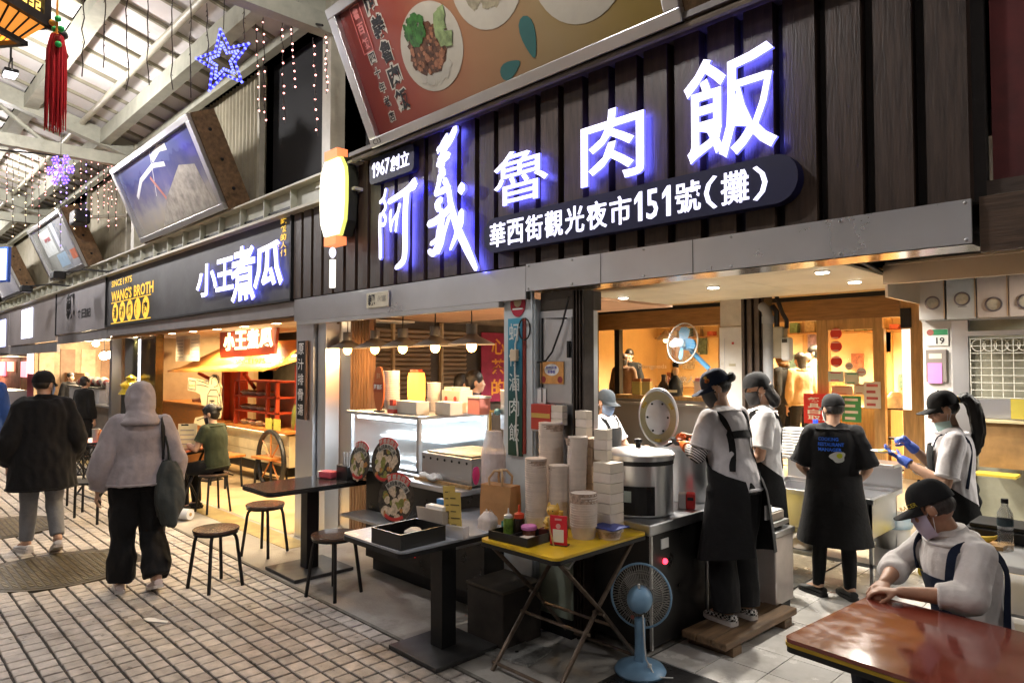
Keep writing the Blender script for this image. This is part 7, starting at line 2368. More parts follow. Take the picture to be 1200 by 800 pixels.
# bowl and ladle held over the pot
f.t.rotation_euler
bw = thing("sauce_bowl", "black bowl held by the cook over the stock pot", "bowl", f.t.location, f.t.rotation_euler.z)
MB().lathe([(.04, 0), (.075, .045), (.08, .05), (.072, .046), (.035, .008)], (-.03, .43, 1.085), 24).build("bowl", m_blkp, bw, True)
ldl = thing("ladle", "long black ladle held by the cook over the pot", "ladle", f.t.location, f.t.rotation_euler.z)
MB().tube([(.05, .47, 1.14), (-.03, .56, 1.07), (-.12, .68, .99)], .008, 8).build("handle", m_blkp, ldl, True)
MB().lathe([(.005, 0), (.035, .015), (.045, .04), (.042, .04), (.03, .017)], (-.14, .70, .955), 18).build("cup", m_blkp, ldl, True)
# glazed paper slip poked into the apron pocket is not shown; white tissue on hip
MB().box(-.03, .03, -.006, .006, 0, .09, M=Matrix.Translation((.12, -.17, .66))).build("white_cloth", C_WHITE, f.t)
# ---- 7. second cook behind, black backward cap and black mask
f = Fig("second cook in black cap and black mask with white tee behind the main cook", (-2.42, 5.05), (-.84, -.54), 1.69, voxel=.009,
  lel=(-.23, .05, 1.08), lwr=(-.13, .27, 1.0), rel=(.23, .05, 1.08), rwr=(.12, .27, 1.0), pitch=-.22)
f.body()
f.shirt(cloth("white tee 2", (.58, .57, .58)), "tee", .02, .8, -.08, .01, .012, .018, .96, 1.1, 10)
f.trousers(C_BLACK)
f.shoes(mat("black shoe", (.02, .02, .02), .5), SOLEK)
f.hair(under_cap=True, long=.08)
f.face(True)
f.cap(C_BLACK, True, "cap", .012, .030)
f.mask(M_MASKK)
f.apron(C_BLACK, skirt=.40, wrap=2.4)
for sx in (-1, 1):
 f.strap([(.76, sx*.5), (.90, sx*.7), (.957, sx*1.45), (.90, sx*2.2), (.78, sx*2.6), (.62, sx*2.85), (.40, sx*2.95), (.15, sx*2.95)], C_BLACK, .022, .028)
# ---- 8. worker in black printed tee, seen from behind
f = Fig("worker in black tee with blue back print and long black skirt, seen from behind", (-2.03, 5.40), (-.30, .95), 1.53, voxel=.009,
  lel=(-.235, .0, .98), lwr=(-.17, .20, .86), rel=(.235, .0, .98), rwr=(.17, .20, .86), pitch=-.15, yaw=.55, lan=(-.12, .0, .075), ran=(.10, .0, .075), lkn=(-.10, .02, .42), rkn=(.09, .02, .42), lfoot=.9, rfoot=.5)
f.body()
f.shirt(C_BLACK, "tee", .028, .95, -.15, .02, .012, .03, .96, 1.12, 11)
f.trousers(C_BLACK, "leggings", .004, 1.0, .95, .004)
f.shoes(mat("black shoe", (.02, .02, .02), .5), SOLEK, .25)
f.hair(under_cap=True)
f.cap(C_BLACK, False, "cap", .075, .024)
f.mask(mat("white mask", (.66, .65, .64), .7, var=.05))
f.apron(C_BLACK, off=.050, skirt=.42, bib=.25, wrap=PI, bottom_flare=.07, name="skirt", bib_w=PI)
m_bp = mat("blue back print", (.03, .17, .9), .6)
def back_print(body, t0, t1, x0, x1, m):
 """Lettering wrapped onto the back of the tee."""
 mbt = solid_text(body, .001, .03, (0, 0, 1, 1))
 mm = MB()
 vs = []
 for v in mbt.v:
  ang = PI + lerp(x0, x1, v[0])
  vs.append(f.surf(lerp(t0, t1, v[1]), ang, .043))
 mm.v, mm.f, mm.m = vs, mbt.f, mbt.m
 me = bpy.data.meshes.new("back_print")
 me.from_pydata([tuple(v) for v in vs], [], mbt.f)
 me.materials.append(m)
 link("back_print", me, f.t)
back_print("COOKING", .78, .835, .52, -.22, m_bp)
back_print("RESTAURANT", .70, .755, .52, -.42, m_bp)
back_print("MANAGER", .62, .675, .52, -.34, m_bp)
def back_patch(cx, ct, rx, rt_2, m, off, wob=.12):
 mm = MB()
 vs = [f.surf(ct, PI + cx, off)]
 n = 20
 for i in range(n):
  a = 2*PI*i/n
  w = 1 + wob*math.sin(3*a + 1) + wob*.6*math.cos(5*a)
  vs.append(f.surf(ct + rt_2*w*math.sin(a), PI + cx + rx*w*math.cos(a), off))
 mm.add(vs, [(0, i + 1, (i + 1) % n + 1) for i in range(n)])
 mm.build("back_print", m, f.t)
back_patch(-.20, .54, .28, .085, mat("egg white print", (.6, .62, .6), .6), .046)
back_patch(-.26, .56, .11, .04, mat("egg yolk print", (.55, .6, .02), .6), .049, .03)
# ---- 9. woman eating, blue gloves
f = Fig("woman in black cap with ponytail and blue gloves eating from a small plate", (-1.22, 5.30), (-.98, -.30), 1.57, voxel=.0075,
  lel=(-.22, .06, .985), lwr=(-.09, .30, 1.115), rel=(.22, .07, 1.01), rwr=(.07, .25, 1.20), pitch=-.30, yaw=.12, lcurl=.35, rcurl=1.0, lpalm=(.2, 0, 1), rpalm=(-.6, .2, -.3), head=(0, .05, 1.455))
f.body()
f.shirt(cloth("white tee 3", (.60, .58, .60)), "tee", .018, .85, -.08, .01, .012, .018, .955, 1.08, 12)
f.trousers(C_BLACK)
f.shoes(mat("black shoe", (.02, .02, .02), .5), SOLEK)
f.hair(under_cap=True)
f.face(True)
f.cap(C_BLACK, False, "cap", .085, .026)
f.mask(M_MASKT, .075)
pt_ = MB()
HM = f.HM
p0_ = HM @ Vector((0, -.105, .045))
pth = [p0_ + Vector(p) for p in ((0, 0, 0), (0, -.045, .012), (0, -.085, -.03), (0, -.105, -.11), (0, -.115, -.20), (0, -.110, -.29), (0, -.10, -.36))]
caps(pt_, pth, [.020, .036, .043, .044, .040, .030, .012], 12)
remesh(pt_, "ponytail", HAIR, f.t, .006, 2, .009, 45, (1, 1, .12))
MB().tube([HM @ Vector((.022*math.cos(a), -.112, .043 + .022*math.sin(a))) for a in [2*PI*i/12 for i in range(12)]], .006, 6, loop=True).build("hair_tie", mat("amber tie", (.6, .33, .05), .4), f.t, True)
f.apron(C_BLACK, skirt=.40, wrap=2.5)
for sx in (-1, 1):
 f.strap([(.76, sx*.5), (.90, sx*.7), (.957, sx*1.45), (.90, sx*2.2), (.75, sx*2.4), (.5, sx*2.3), (.25, sx*2.1)], C_NAVY, .010, .024)
kn_ = MB()
kn_.ball(tuple(f.surf(.18, PI*.8, .05)), .035, .03, .05)
caps(kn_, [f.surf(.15, PI*.8, .05), f.surf(.0, PI*.78, .07), f.surf(-.1, PI*.76, .075)], [.02, .03, .025], 8)
remesh(kn_, "apron_knot", C_BLACK, f.t, .008, 1, .004, 20)
J = f.J
m_bg = mat("blue nitrile", (.06, .13, .55), .4, var=.08, bump=.15, bscale=60)
for a, cu, rad_ in (('l', .35, 1), ('r', 1.0, 1)):
 mb = MB()
 caps(mb, [lerp(J[a + 'el'], J[a + 'wr'], .80), J[a + 'wr']], [.036, .031], 14, False, True)
 f.hand(mb, J[a + 'wr'], J[a + 'el'], cu, J[a + 'palm'], 1 if a == 'r' else -1, .0102)
 remesh(mb, "blue_glove", m_bg, f.t, .0048, 1)
 MB().tube([lerp(J[a + 'el'], J[a + 'wr'], .81) + Vector(q) for q in []] or [J[a + 'wr'], J[a + 'wr'] + Vector((0, 0, .001))], .001, 4).build("cuff_seam", m_bg, f.t) if False else None
MB().tube([lerp(J['lel'], J['lwr'], .60) + Vector((0, .036*math.cos(q), .036*math.sin(q))) for q in [2*PI*i/16 for i in range(16)]], .004, 6, loop=True).build("bracelet", m_whitep, f.t, True)
pl_ = thing("small_plate", "small white plate of food in the eating woman's gloved hand", "plate", f.t.location, f.t.rotation_euler.z)
ph = J['lwr'] + Vector((.03, .11, .035))
MB().lathe([(.03, 0), (.075, .012), (.078, .015), (.03, .006)], tuple(ph), 24).build("plate", m_whitep, pl_, True)
MB().ball((ph.x, ph.y, ph.z + .014), .05, .035, .012).build("food", mat("egg food", (.62, .38, .04), .4, var=.4, scale=50), pl_, True)
cs = thing("chopsticks", "pair of wooden chopsticks in the eating woman's right hand", "chopsticks", f.t.location, f.t.rotation_euler.z)
rw_ = J['rwr'] + Vector((-.02, .07, .0))
for dx in (0, .012):
 MB().tube([rw_ + Vector((.02 + dx, -.04, .035)), ph + Vector((dx*.5, .0, .025))], .003, 6).build("stick", m_oak, cs)
# ---- 10. seated man in white sweatshirt at the red table
f = Fig("seated man in white sweatshirt, black cap and dark apron leaning on the red table", (-.77, 3.60), (-.72, -.69), 1.60, voxel=.0055, skin=SKIN_T, build=1.0,
  pelvis=(0, -.02, .54), chest=(0, .04, .83), neck=(0, .09, 1.005), head=(0, .165, 1.115), lsh=(-.168, .06, .945), rsh=(.168, .06, .945),
  lel=(-.26, .17, .80), lwr=(-.15, .385, .79), rel=(.20, .22, .80), rwr=(-.02, .39, .79), lhip=(-.10, .03, .52), rhip=(.10, .03, .52),
  lkn=(-.13, .42, .50), rkn=(.13, .42, .50), lan=(-.13, .38, .085), ran=(.13, .38, .085), pitch=-.48, yaw=-.72, lpalm=(0, 0, -1), rpalm=(0, 0, -1), lcurl=.5, rcurl=.5)
f.body()
sw = f.shirt(cloth("white sweatshirt", (.62, .58, .56), .9, .05, .3), "sweatshirt", .024, 1.45, -.06, .0, .016, .014, .975, 1.02, 13)
f.trousers(cloth("dark trouser", (.02, .02, .025)))
f.shoes(mat("black shoe", (.02, .02, .02), .5), SOLEK)
MB().lathe([(.070, 0), (.078, .022), (.068, .04)], n=18, M=Matrix.Translation(f.J['neck'] - f.spine*.012) @ f.spine.to_track_quat('Z', 'Y').to_matrix().to_4x4()).build("collar", MATS["cloth white sweatshirt"], f.t, True)
f.hair(mat("cropped hair", (.05, .042, .038), .7, var=.3, scale=80), under_cap=True, vol=.985)
f.face(True)
cp_ = f.cap(C_BLACK, False, "cap", .085, .022)
Mw = f.HM @ Matrix.Translation((.0865, .015, .045)) @ Matrix.Rotation(PI/2, 4, 'Z') @ FRONT
Mw2 = f.HM @ Matrix.Translation((-.090, .040, .040)) @ Matrix.Rotation(-PI/2 + .12, 4, 'Z') @ FRONT
write("RACER", Mw2, (-.062, -.008, .012, .012), mat("gold stitch", (.42, .34, .02), .6), cp_, .003, .01)
f.mask(M_MASKL, .012)
f.apron(C_NAVY, off=.040, skirt=None, bib=.70, wrap=1.4, bib_w=.75)
for sx in (-1, 1):
 f.strap([(.68, sx*.62), (.84, sx*.75), (.945, sx*1.0), (.965, sx*1.6), (.90, sx*2.15), (.72, sx*2.25), (.45, sx*2.0), (.2, sx*1.7)], C_NAVY, .017, .048)
stl = thing("plastic_stool", "low dark stool under the seated man", "stool", (f.t.location.x, f.t.location.y, 0))
MB().lathe([(.16, .40), (.17, .42), (.17, .44), (.0, .445)], n=20).build("seat", m_blkp, stl, True)
for k in range(4):
 a = PI/4 + k*PI/2
 MB().tube([(.12*math.cos(a), .12*math.sin(a), .40), (.16*math.cos(a), .16*math.sin(a), 0)], .015, 6).build("leg", m_blkp, stl)
# ---- 11. customers and staff in the background (small in the picture)
def simple(label, loc, ahead, h, top, bottom, sleeve=1.9, hair=HAIR, long=0.0, mask=None, off=.03, group=None, yaw=0.0, pitch=0.0, capm=None, hood=None, face=True, **J):
 q = Fig(label, loc, ahead, h, voxel=.014, group=group, yaw=yaw, pitch=pitch, **J)
 q.body(True)
 q.shirt(top, "top", off, sleeve, -.1, .02, .009, .014, .97, 1.1, h*7)
 q.trousers(bottom)
 q.shoes(mat("black shoe", (.02, .02, .02), .5), SOLEK)
 if hood:
  hm = MB()
  hm.ball((0, -.015, .018), .100, .112, .12, 16, 12, M=q.HM)
  hm.ball((0, -.04, -.09), .11, .08, .07, 16, 10, M=q.HM)
  remesh(hm, "hood", hood, q.t, .012, 2, .006, 14)
 else:
  q.hair(hair, long=long, fringe=False, under_cap=bool(capm))
 if face:
  q.face()
 if mask:
  q.mask(mask)
 if capm:
  q.cap(capm, False, "cap", .07, .026)
 return q
IN = .35
simple("customer in brown hood and black padded jacket inside the restaurant", (-4.60, 10.3, IN), (-.9, .1), 1.62, C_BLACK, C_BLACK, hood=cloth("brown fleece", (.09, .045, .015)), face=False)
simple("customer with long black hair and cream sweater inside the restaurant", (-4.37, 10.4, IN), (-.8, .5), 1.60, cloth("cream sweater", (.38, .28, .15)), C_BLACK, long=.25)
simple("tall customer in teal hoodie with a white mask inside the restaurant", (-4.34, 10.85, IN), (-.9, -.25), 1.72, cloth("teal hoodie", (.13, .27, .26)), C_BLACK, mask=mat("white mask", (.66, .65, .64), .7))
simple("brown haired customer seen through the left restaurant window", (-7.45, 10.1, IN), (.3, -.9), 1.62, cloth("brown coat", (.14, .08, .05)), C_BLACK, hair=mat("brown hair", (.10, .05, .03), .4, var=.3, scale=40), long=.12, mask=M_MASKK)
simple("dark haired customer deeper behind the left restaurant window", (-7.9, 10.9, IN), (.2, -.9), 1.72, C_BLACK, C_BLACK)
simple("dark haired man in navy and red checks behind the display case", (-5.45, 4.75), (.45, .85), 1.70, cloth("navy check", (.03, .03, .06), var=.5), C_BLACK, face=False)
simple("shorter dark haired person beside the man in checks", (-5.95, 5.0), (.2, .9), 1.66, cloth("maroon top", (.20, .05, .03)), C_BLACK, face=False)
# ================================================================ BROTH SHOP INTERIOR (left)
m_oran = wood("orange varnished wood", (.50, .19, .04), .4, (.6, 5, 5), .2)
m_redp = mat("red paint", (.42, .05, .015), .4, var=.12)
ctb = thing("broth_counter", "orange wooden counter of the broth shop", "counter", (0, 0, 0))
boxp("front", m_oran, ctb, -14.4, -11.65, 4.40, 4.46, .0, 1.04)
boxp("top", m_oran, ctb, -14.45, -11.6, 4.36, 4.95, 1.042, 1.075)
mb_ = thing("menu_board", "white menu poster hanging under the broth shop soffit", "poster", (-12.25, 4.0, 1.82))
boxp("sheet", mat("menu sheet", (.66, .58, .46), .5), mb_, 0, 1.08, 0, .01, 0, .42)
boxp("middle_band", mat("menu band", (.6, .4, .22), .5), mb_, .40, .66, -.003, -.0005, .1, .36)
for k in range(6):
 boxp("print_line", mat("menu print", (.35, .32, .28), .5), mb_, .05, .34, -.003, -.0005, .06 + k*.055, .075 + k*.055)
 boxp("print_line", MATS["menu print"], mb_, .72, 1.03, -.003, -.0005, .06 + k*.055, .075 + k*.055)
# wooden food cart with orange roof
ca = thing("food_cart", "wooden street cart with orange roof and lit red name board", "food cart", (-10.6, 4.62, 0))
def cpar(nm, m, x0, x1, y0, y1, z0, z1, ch=0.0):
 return boxp(nm, m, ca, x0, x1, y0, y1, z0, z1, ch)
m_rf = wood("orange roof board", (.55, .24, .05), .45, (.5, 5, 5), .2)
rf_ = MB()
for y0, z0, y1, z1, x0, x1 in ((-.45, 1.72, .05, 2.12, -1.9, 1.75), ):
 rf_.add([(x0, y0, z0), (x1, y0, z0), (x1 - .1, y1, z1), (x0 + .85, y1, z1), (x0, y0, z0 - .04), (x1, y0, z0 - .04), (x1 - .1, y1, z1 - .04), (x0 + .85, y1, z1 - .04)], [(0, 1, 2, 3), (7, 6, 5, 4), (0, 4, 5, 1), (1, 5, 6, 2), (2, 6, 7, 3), (3, 7, 4, 0)])
rf_.build("roof", m_rf, ca)
MB().add([(-1.95, -.65, 1.66), (1.8, -.65, 1.70), (1.8, -.1, 1.86), (-1.4, -.1, 1.86), (-1.95, -.65, 1.63), (1.8, -.65, 1.67), (1.8, -.1, 1.83), (-1.4, -.1, 1.83)], [(0, 1, 2, 3), (7, 6, 5, 4), (0, 4, 5, 1), (1, 5, 6, 2), (2, 6, 7, 3), (3, 7, 4, 0)]).build("lower_eave", m_rf, ca)
cpar("light_strip", glow("cart strip", (1.0, .85, .6), 7), -1.0, 1.7, -.14, -.11, 1.872, 1.90)
nbm = MB()
nbm.add([(-.05, -.50, 1.86), (1.8, -.50, 1.90), (1.8, -.46, 2.32), (-.18, -.46, 2.26), (-.05, -.46, 1.86), (1.8, -.46, 1.90), (1.8, -.42, 2.32), (-.18, -.42, 2.26)], [(0, 1, 2, 3), (7, 6, 5, 4), (0, 4, 5, 1), (1, 5, 6, 2), (2, 6, 7, 3), (3, 7, 4, 0)])
nbm.build("name_board", m_redp, ca)
m_warml = glow("warm lit lettering", (1.0, .82, .45), 3)
for k, chh in enumerate("小王煮瓜"):
 write(chh, facing((0, -.50, 0)), (.12 + k*.42, 1.97 + k*.01, .50 + k*.42, 2.24 + k*.01), m_warml, ca, .02, .03, "character", side=m_warml)
write("SINCE 1975", facing((.5, -.48, 1.775)), (0, 0, 1.0, .07), mat("gilt letter", (.5, .34, .10), .5), ca, .004, .01)
for x in (-1.0, -.35, 1.6):
 cpar("post", m_redp, x, x + .10, -.1, .0, .78, 1.75)
for x0, z0, x1, z1 in ((-1.35, 1.62, -.98, 1.40), (.5, 1.62, .25, 1.40)):
 MB().tube([(x0, -.35, z0), (x1, -.08, z1)], .03, 6).build("bracket", m_redp, ca)
cpar("backboard", mat("cart back red", (.55, .07, .015), .45, var=.1), -1.0, -.28, .02, .04, .78, 1.75)
cpar("top", m_oran, -1.15, 1.75, -.30, .35, .80, .84, .005)
cpar("tile_panel", mat("cream tile", (.60, .50, .30), .35, var=.1, rnd=.05), -1.0, 1.7, -.22, .30, .34, .775)
for k in range(3):
 cpar("tile_joint", mat("tile joint", (.3, .24, .14), .6), -1.0, 1.7, -.223, -.2205, .34 + k*.15, .346 + k*.15)
cpar("under_light", glow("cart under light", (1.0, .85, .5), 4), -.95, 1.6, -.26, -.235, .785, .797)
MB().tube([(-1.75, -.3, .60), (-1.2, -.3, .64), (-.35, -.3, .66)], .035, 8).build("push_handle", m_oran, ca, True)
# display case with dishes on the cart
for x in (-.15, .98, 1.28):
 cpar("case_post", m_redp, x, x + .05, -.24, -.19, .842, 1.52)
for z in (1.05, 1.27, 1.50):
 cpar("case_shelf", m_redp, -.15, 1.33, -.24, .1, z, z + .025)
for k in range(3):
 for q in range(4):
  x = .05 + q*.27
  MB().lathe([(.05, 0), (.10, .05), (.095, .05), (.045, .01)], (x, -.12, (.845, 1.077, 1.297)[k]), 16).build("dish", m_whitep, ca, True)
  MB().ball((x, -.12, (.845, 1.077, 1.297)[k] + .05), .085, .085, .03).build("dish_food", mat("food %d" % ((k + q) % 3), ((.45, .20, .06), (.30, .09, .04), (.5, .36, .18))[(k + q) % 3], .5, var=.5, scale=30), ca, True)
cpar("case_back", mat("case back", (.58, .30, .16), .5), -.1, 1.3, .1, .11, .842, 1.5)
for x in (1.12, 1.38):
 cpar("yellow_tag", mat("tag olive", (.42, .40, .06), .5), x, x + .2, -.3, -.29, .845, 1.0)
for x in (1.35,):
 MB().tube([(x + .40*math.cos(2*PI*i/28), -.32, .42 + .40*math.sin(2*PI*i/28)) for i in range(28)], .035, 8, loop=True).build("wheel_tyre", m_blkp, ca, True)
 for k in range(8):
  a = 2*PI*k/8
  MB().tube([(x, -.32, .42), (x + .38*math.cos(a), -.32, .42 + .38*math.sin(a))], .012, 5).build("spoke", m_oran, ca)
cpar("axle_box", m_black, -.9, 1.5, -.15, .2, .18, .335)
for x in (-.9, .3):
 cpar("leg", m_black, x, x + .06, -.1, -.04, 0, .18)
# cut-out standee of a man line drawing on a cream board
sd = thing("cutout_standee", "cream cut-out board of a man in an apron blowing a horn, in line drawing", "standee", (-10.72, 4.02, 0), R(18))
m_cr = mat("cut-out cream", (.64, .56, .33), .6)
outl = [(-.05, .35), (.05, .36), (.06, .62), (.05, .92), (.22, .95), (.26, 1.12), (.22, 1.30), (.24, 1.42), (.20, 1.50), (.14, 1.60), (.06, 1.62), (-.02, 1.58), (-.05, 1.47), (-.14, 1.50), (-.34, 1.54), (-.52, 1.56), (-.53, 1.36), (-.34, 1.34), (-.24, 1.30), (-.20, 1.14), (-.10, 1.12), (-.12, .98), (-.34, .94), (-.38, .84), (-.22, .82), (-.08, .86), (-.07, .60)]
MB().prism(outl, -.01, .01, M=FRONT).build("board", m_cr, sd)
m_ln = mat("line black", (.03, .025, .02), .6)
def pen(*pts):
 MB().tube([Vector((x, -.012, z)) for x, z in pts], .006, 5, flat=.4, up=(0, 1, 0)).build("drawn_line", m_ln, sd)
pen(*[(p[0]*.94 - .003, 1.0 + (p[1] - 1.0)*.97) for p in outl[5:15]])
pen((-.34, 1.50), (-.50, 1.52), (-.51, 1.39), (-.34, 1.37), (-.34, 1.50))
pen((-.32, 1.45), (-.15, 1.44), (-.05, 1.42))
pen((.02, 1.46), (.03, 1.55), (.10, 1.59), (.17, 1.53), (.16, 1.44), (.08, 1.42))
pen((-.08, 1.12), (-.06, 1.30), (.0, 1.38), (.14, 1.38), (.20, 1.28))
pen((-.06, 1.28), (-.08, 1.02), (.18, 1.02), (.16, 1.28), (-.06, 1.28))
pen((-.30, .90), (-.10, .96), (.20, .98))
pen((-.04, .88), (-.04, .50), (.03, .45), (.04, .86))
pen((.16, 1.20), (.22, 1.14), (.12, 1.08))
write("王", facing((0, -.012, 0)), (-.02, 1.10, .10, 1.22), m_ln, sd, .003, .03)
for k in range(4):
 boxp("print_mark", mat("olive print", (.40, .32, .08), .6), sd, -.49 + k*.035, -.47 + k*.035, -.0125, -.0105, 1.42, 1.45)
boxp("foot", m_black, sd, -.12, .12, -.15, .15, .0, .02)
boxp("stay", m_black, sd, -.02, .02, .012, .03, .02, .5)
# square wooden stools
def wstool(loc, lab):
 t = thing("wooden_stool", lab, "stool", loc, .1, "square wooden stools before the cart")
 boxp("seat", m_oran, t, -.26, .26, -.16, .16, .43, .465, .005)
 for x in (-.19, .19):
  for y in (-.11, .11):
   MB().tube([(x, y, .43), (x*1.15, y*1.15, 0)], .016, 6).build("leg", m_black, t)
 MB().tube([(-.2, 0, .18), (.2, 0, .18)], .01, 6).build("stretcher", m_black, t)
wstool((-10.05, 4.0, 0), "square wooden stool beside the cut-out man")
wstool((-9.35, 4.35, 0), "square wooden stool in front of the cart wheel")
# folding table with the seated woman, chairs with lattice backs
def fold_table(loc, rz, lab, top, w=.6, d=.6):
 t = thing("small_table", lab, "table", loc, rz)
 boxp("top", top, t, -w/2, w/2, -d/2, d/2, .725, .75, .004)
 boxp("edge", m_black, t, -w/2 - .003, w/2 + .003, -d/2 - .003, d/2 + .003, .70, .724)
 for x in (-w*.4, w*.4):
  MB().tube([(x, -d*.42, 0), (x, d*.38, .70)], .014, 6).build("leg", m_black, t)
  MB().tube([(x*.9, d*.42, 0), (x*.9, -d*.38, .70)], .014, 6).build("leg", m_black, t)
 MB().tube([(-w*.4, -d*.40, .03), (w*.4, -d*.40, .03)], .012, 6).build("foot_bar", m_black, t)
 MB().tube([(-w*.4, d*.40, .03), (w*.4, d*.40, .03)], .012, 6).build("foot_bar", m_black, t)
 return t
fold_table((-8.75, 2.85, 0), .6, "folding table in front of the seated woman", mat("red-brown top", (.35, .10, .05), .25))
t = thing("menu_stand", "cream menu on a stand before the seated woman", "menu", (-8.62, 2.95, .75), .9)
MB().box(-.11, .11, -.004, .004, 0, .30, M=Matrix.Rotation(-.15, 4, 'X')).build("card", mat("menu cream", (.64, .56, .34), .6), t)
boxp("clip", m_black, t, -.04, .04, -.06, -.04, .28, .30)
for k in range(4):
 MB().box(-.08, .08, -.006, -.0042, .05 + k*.055, .065 + k*.055, M=Matrix.Rotation(-.15, 4, 'X')).build("print_line", mat("menu print", (.35, .32, .28), .5), t)
box_thing("blue_tissue_box", "small blue tissue box on the folding table", (-8.80, 2.66, .75), .10, .08, .09, mat("tissue blue", (.05, .05, .35), .5))
cupb = thing("condiment_cup", "small brown condiment pot on the folding table", "pot", (-8.68, 2.70, .75))
MB().lathe([(.035, 0), (.04, .08), (.036, .08), (.03, .01)], n=16).build("pot", mat("brown glaze", (.12, .05, .02), .3), cupb, True)
rl = thing("paper_roll", "white plastic wrapped roll lying under the folding table", "roll", (-8.25, 2.75, .07), .5)
MB().cyl((0, 0, 0), .06, -.17, .17, 18, M=Matrix.Rotation(PI/2, 4, 'Y')).build("roll", mat("roll white", (.66, .68, .72), .3), rl, True)
MB().cyl((0, 0, 0), .02, .17, .172, 12, M=Matrix.Rotation(PI/2, 4, 'Y')).build("core", m_oak, rl)
fold_table((-10.4, 2.55, 0), .1, "red topped table behind the hooded walker", mat("red laminate", (.45, .06, .04), .3), .9, .6)
def chair(loc, rz, lab):
 t = thing("lattice_chair", lab, "chair", loc, rz, "black chairs with lattice backs")
 boxp("seat", m_black, t, -.2, .2, -.2, .2, .43, .455, .006)
 for x in (-.18, .18):
  MB().tube([(x, .18, .43), (x*1.08, .20, 0)], .015, 6).build("leg", m_black, t)
  MB().tube([(x, -.18, .43), (x*1.08, -.22, 0)], .015, 6).build("leg", m_black, t)
  MB().tube([(x, -.18, .45), (x, -.24, .90)], .013, 6).build("back_post", m_black, t)
 MB().tube([(-.18, -.24, .89), (.18, -.24, .89)], .012, 6).build("top_rail", m_black, t)
 for k in range(5):
  u = -.18 + k*.09
  MB().tube([(max(-.18, u - .15), -.195 if u - .15 > -.18 else -.215, .50), (min(.18, u + .15), -.235, .88)], .006, 5).build("lattice_bar", m_black, t)
  MB().tube([(min(.18, u + .15), -.195, .50), (max(-.18, u - .15), -.235, .88)], .006, 5).build("lattice_bar", m_black, t)
chair((-8.90, 1.98, 0), 1.0, "lattice backed black chair between the two walkers")
chair((-9.75, 2.05, 0), .9, "lattice backed black chair behind the man in black")
cpp = thing("metal_cup", "tall metal cutlery cup on the red topped table", "cup", (-10.35, 2.4, .75))
MB().lathe([(.045, 0), (.05, .16), (.046, .16), (.04, .01)], n=16).build("cup", m_steel, cpp, True)
bpk = thing("bottle", "orange sauce bottle on the red topped table", "bottle", (-10.22, 2.42, .75))
MB().lathe([(.03, 0), (.03, .10), (.012, .14), (.01, .16)], n=12).build("body", mat("orange bottle", (.5, .2, .08), .4), bpk, True)
# ---- far stall with steam and a glass case (grey sign shop)
fsx = thing("far_stall", "far food stall with glass case and warm back wall under the grey sign", "stall", (0, 0, 0))
boxp("back_wall", mat("far warm wall", (.42, .28, .15), .7, var=.2, scale=2), fsx, -22.5, -14.2, 6.2, 6.3, 0, 2.6)
boxp("back_panel", mat("far dark panel", (.26, .18, .12), .6, var=.3), fsx, -19.0, -16.6, 6.1, 6.19, .9, 2.3)
boxp("side_wall", mat("far side wall", (.45, .33, .22), .7), fsx, -14.3, -14.2, 3.7, 6.2, 0, 2.5)
boxp("end_wall", mat("far end panel", (.36, .24, .14), .6, var=.35, scale=2.5), fsx, -22.6, -22.5, 3.7, 6.3, 0, 2.5)
for k in range(5):
 boxp("end_board", mat("far board %d" % (k % 2), ((.45, .32, .2), (.2, .12, .07))[k % 2], .6, var=.2), fsx, -22.495, -22.45, 3.8 + k*.5, 4.15 + k*.5, .9, 2.2)
boxp("pipe", steel("far pipe", (.5, .5, .55), .3), fsx, -14.05, -13.9, 3.45, 3.6, 0, 2.25)
boxp("ceiling", mat("far ceiling", (.4, .33, .26), .6), fsx, -22.5, -14.2, 3.5, 6.3, 2.42, 2.46)
boxp("counter", mat("far counter", (.14, .11, .09), .5, .2, .2), fsx, -20.5, -14.4, 3.75, 4.3, 0, .92)
boxp("counter_top", m_steel, fsx, -20.6, -14.3, 3.65, 4.35, .922, .96)
boxp("case_glass", mat("far case glass", (.62, .62, .64), .2, var=.2, scale=3), fsx, -18.6, -16.0, 3.75, 4.2, .962, 1.26)
boxp("case_top", m_black, fsx, -18.65, -15.95, 3.72, 4.25, 1.262, 1.29)
boxp("orange_board", mat("far orange board", (.34, .16, .06), .5), fsx, -22.5, -20.2, 4.4, 4.5, 0, 1.55)
for k in range(14):
 MB().ball((-18.5 + k*.18, 3.95, 1.36 + .03*(k % 3)), .12, .1, .08, 8, 6).build("packet", mat("far packet %d" % (k % 3), ((.6, .5, .42), (.5, .15, .12), (.62, .6, .55))[k % 3], .6), fsx, True)
for x, y, z, s in ((-20.5, 4.9, 2.0, .11), (-19.9, 4.9, 2.02, .10), (-18.9, 4.9, 2.0, .13), (-16.2, 4.6, 2.28, .12), (-19.6, 4.5, 2.3, .08)):
 t = thing("hanging_bulb", "glowing bulb in the far stall " + {-20.5: "farthest left of its row", -19.9: "second in its row", -18.9: "third and largest of its row", -16.2: "alone near the pipe", -19.6: "small violet one above the row"}[x], "lamp", (x, y, z))
 MB().ball((0, 0, 0), s).build("bulb", glow("far bulb", (1.0, .86, .66), 22), t, True)
 MB().tube([(0, 0, s), (0, 0, 2.42 - z)], .01, 5).build("cord", m_black, t)
 light('POINT', (0, -.2, -.1), 200, (1.0, .78, .5), t, .1)
boxp("lit_shop", glow("far lit sign", (1.0, .9, .9), 2.2), tag(link("far_lit_panel", None), "overexposed white lit panel of the farthest shop", "lightbox"), -25.5, -22.8, 4.0, 4.1, 1.5, 2.2)
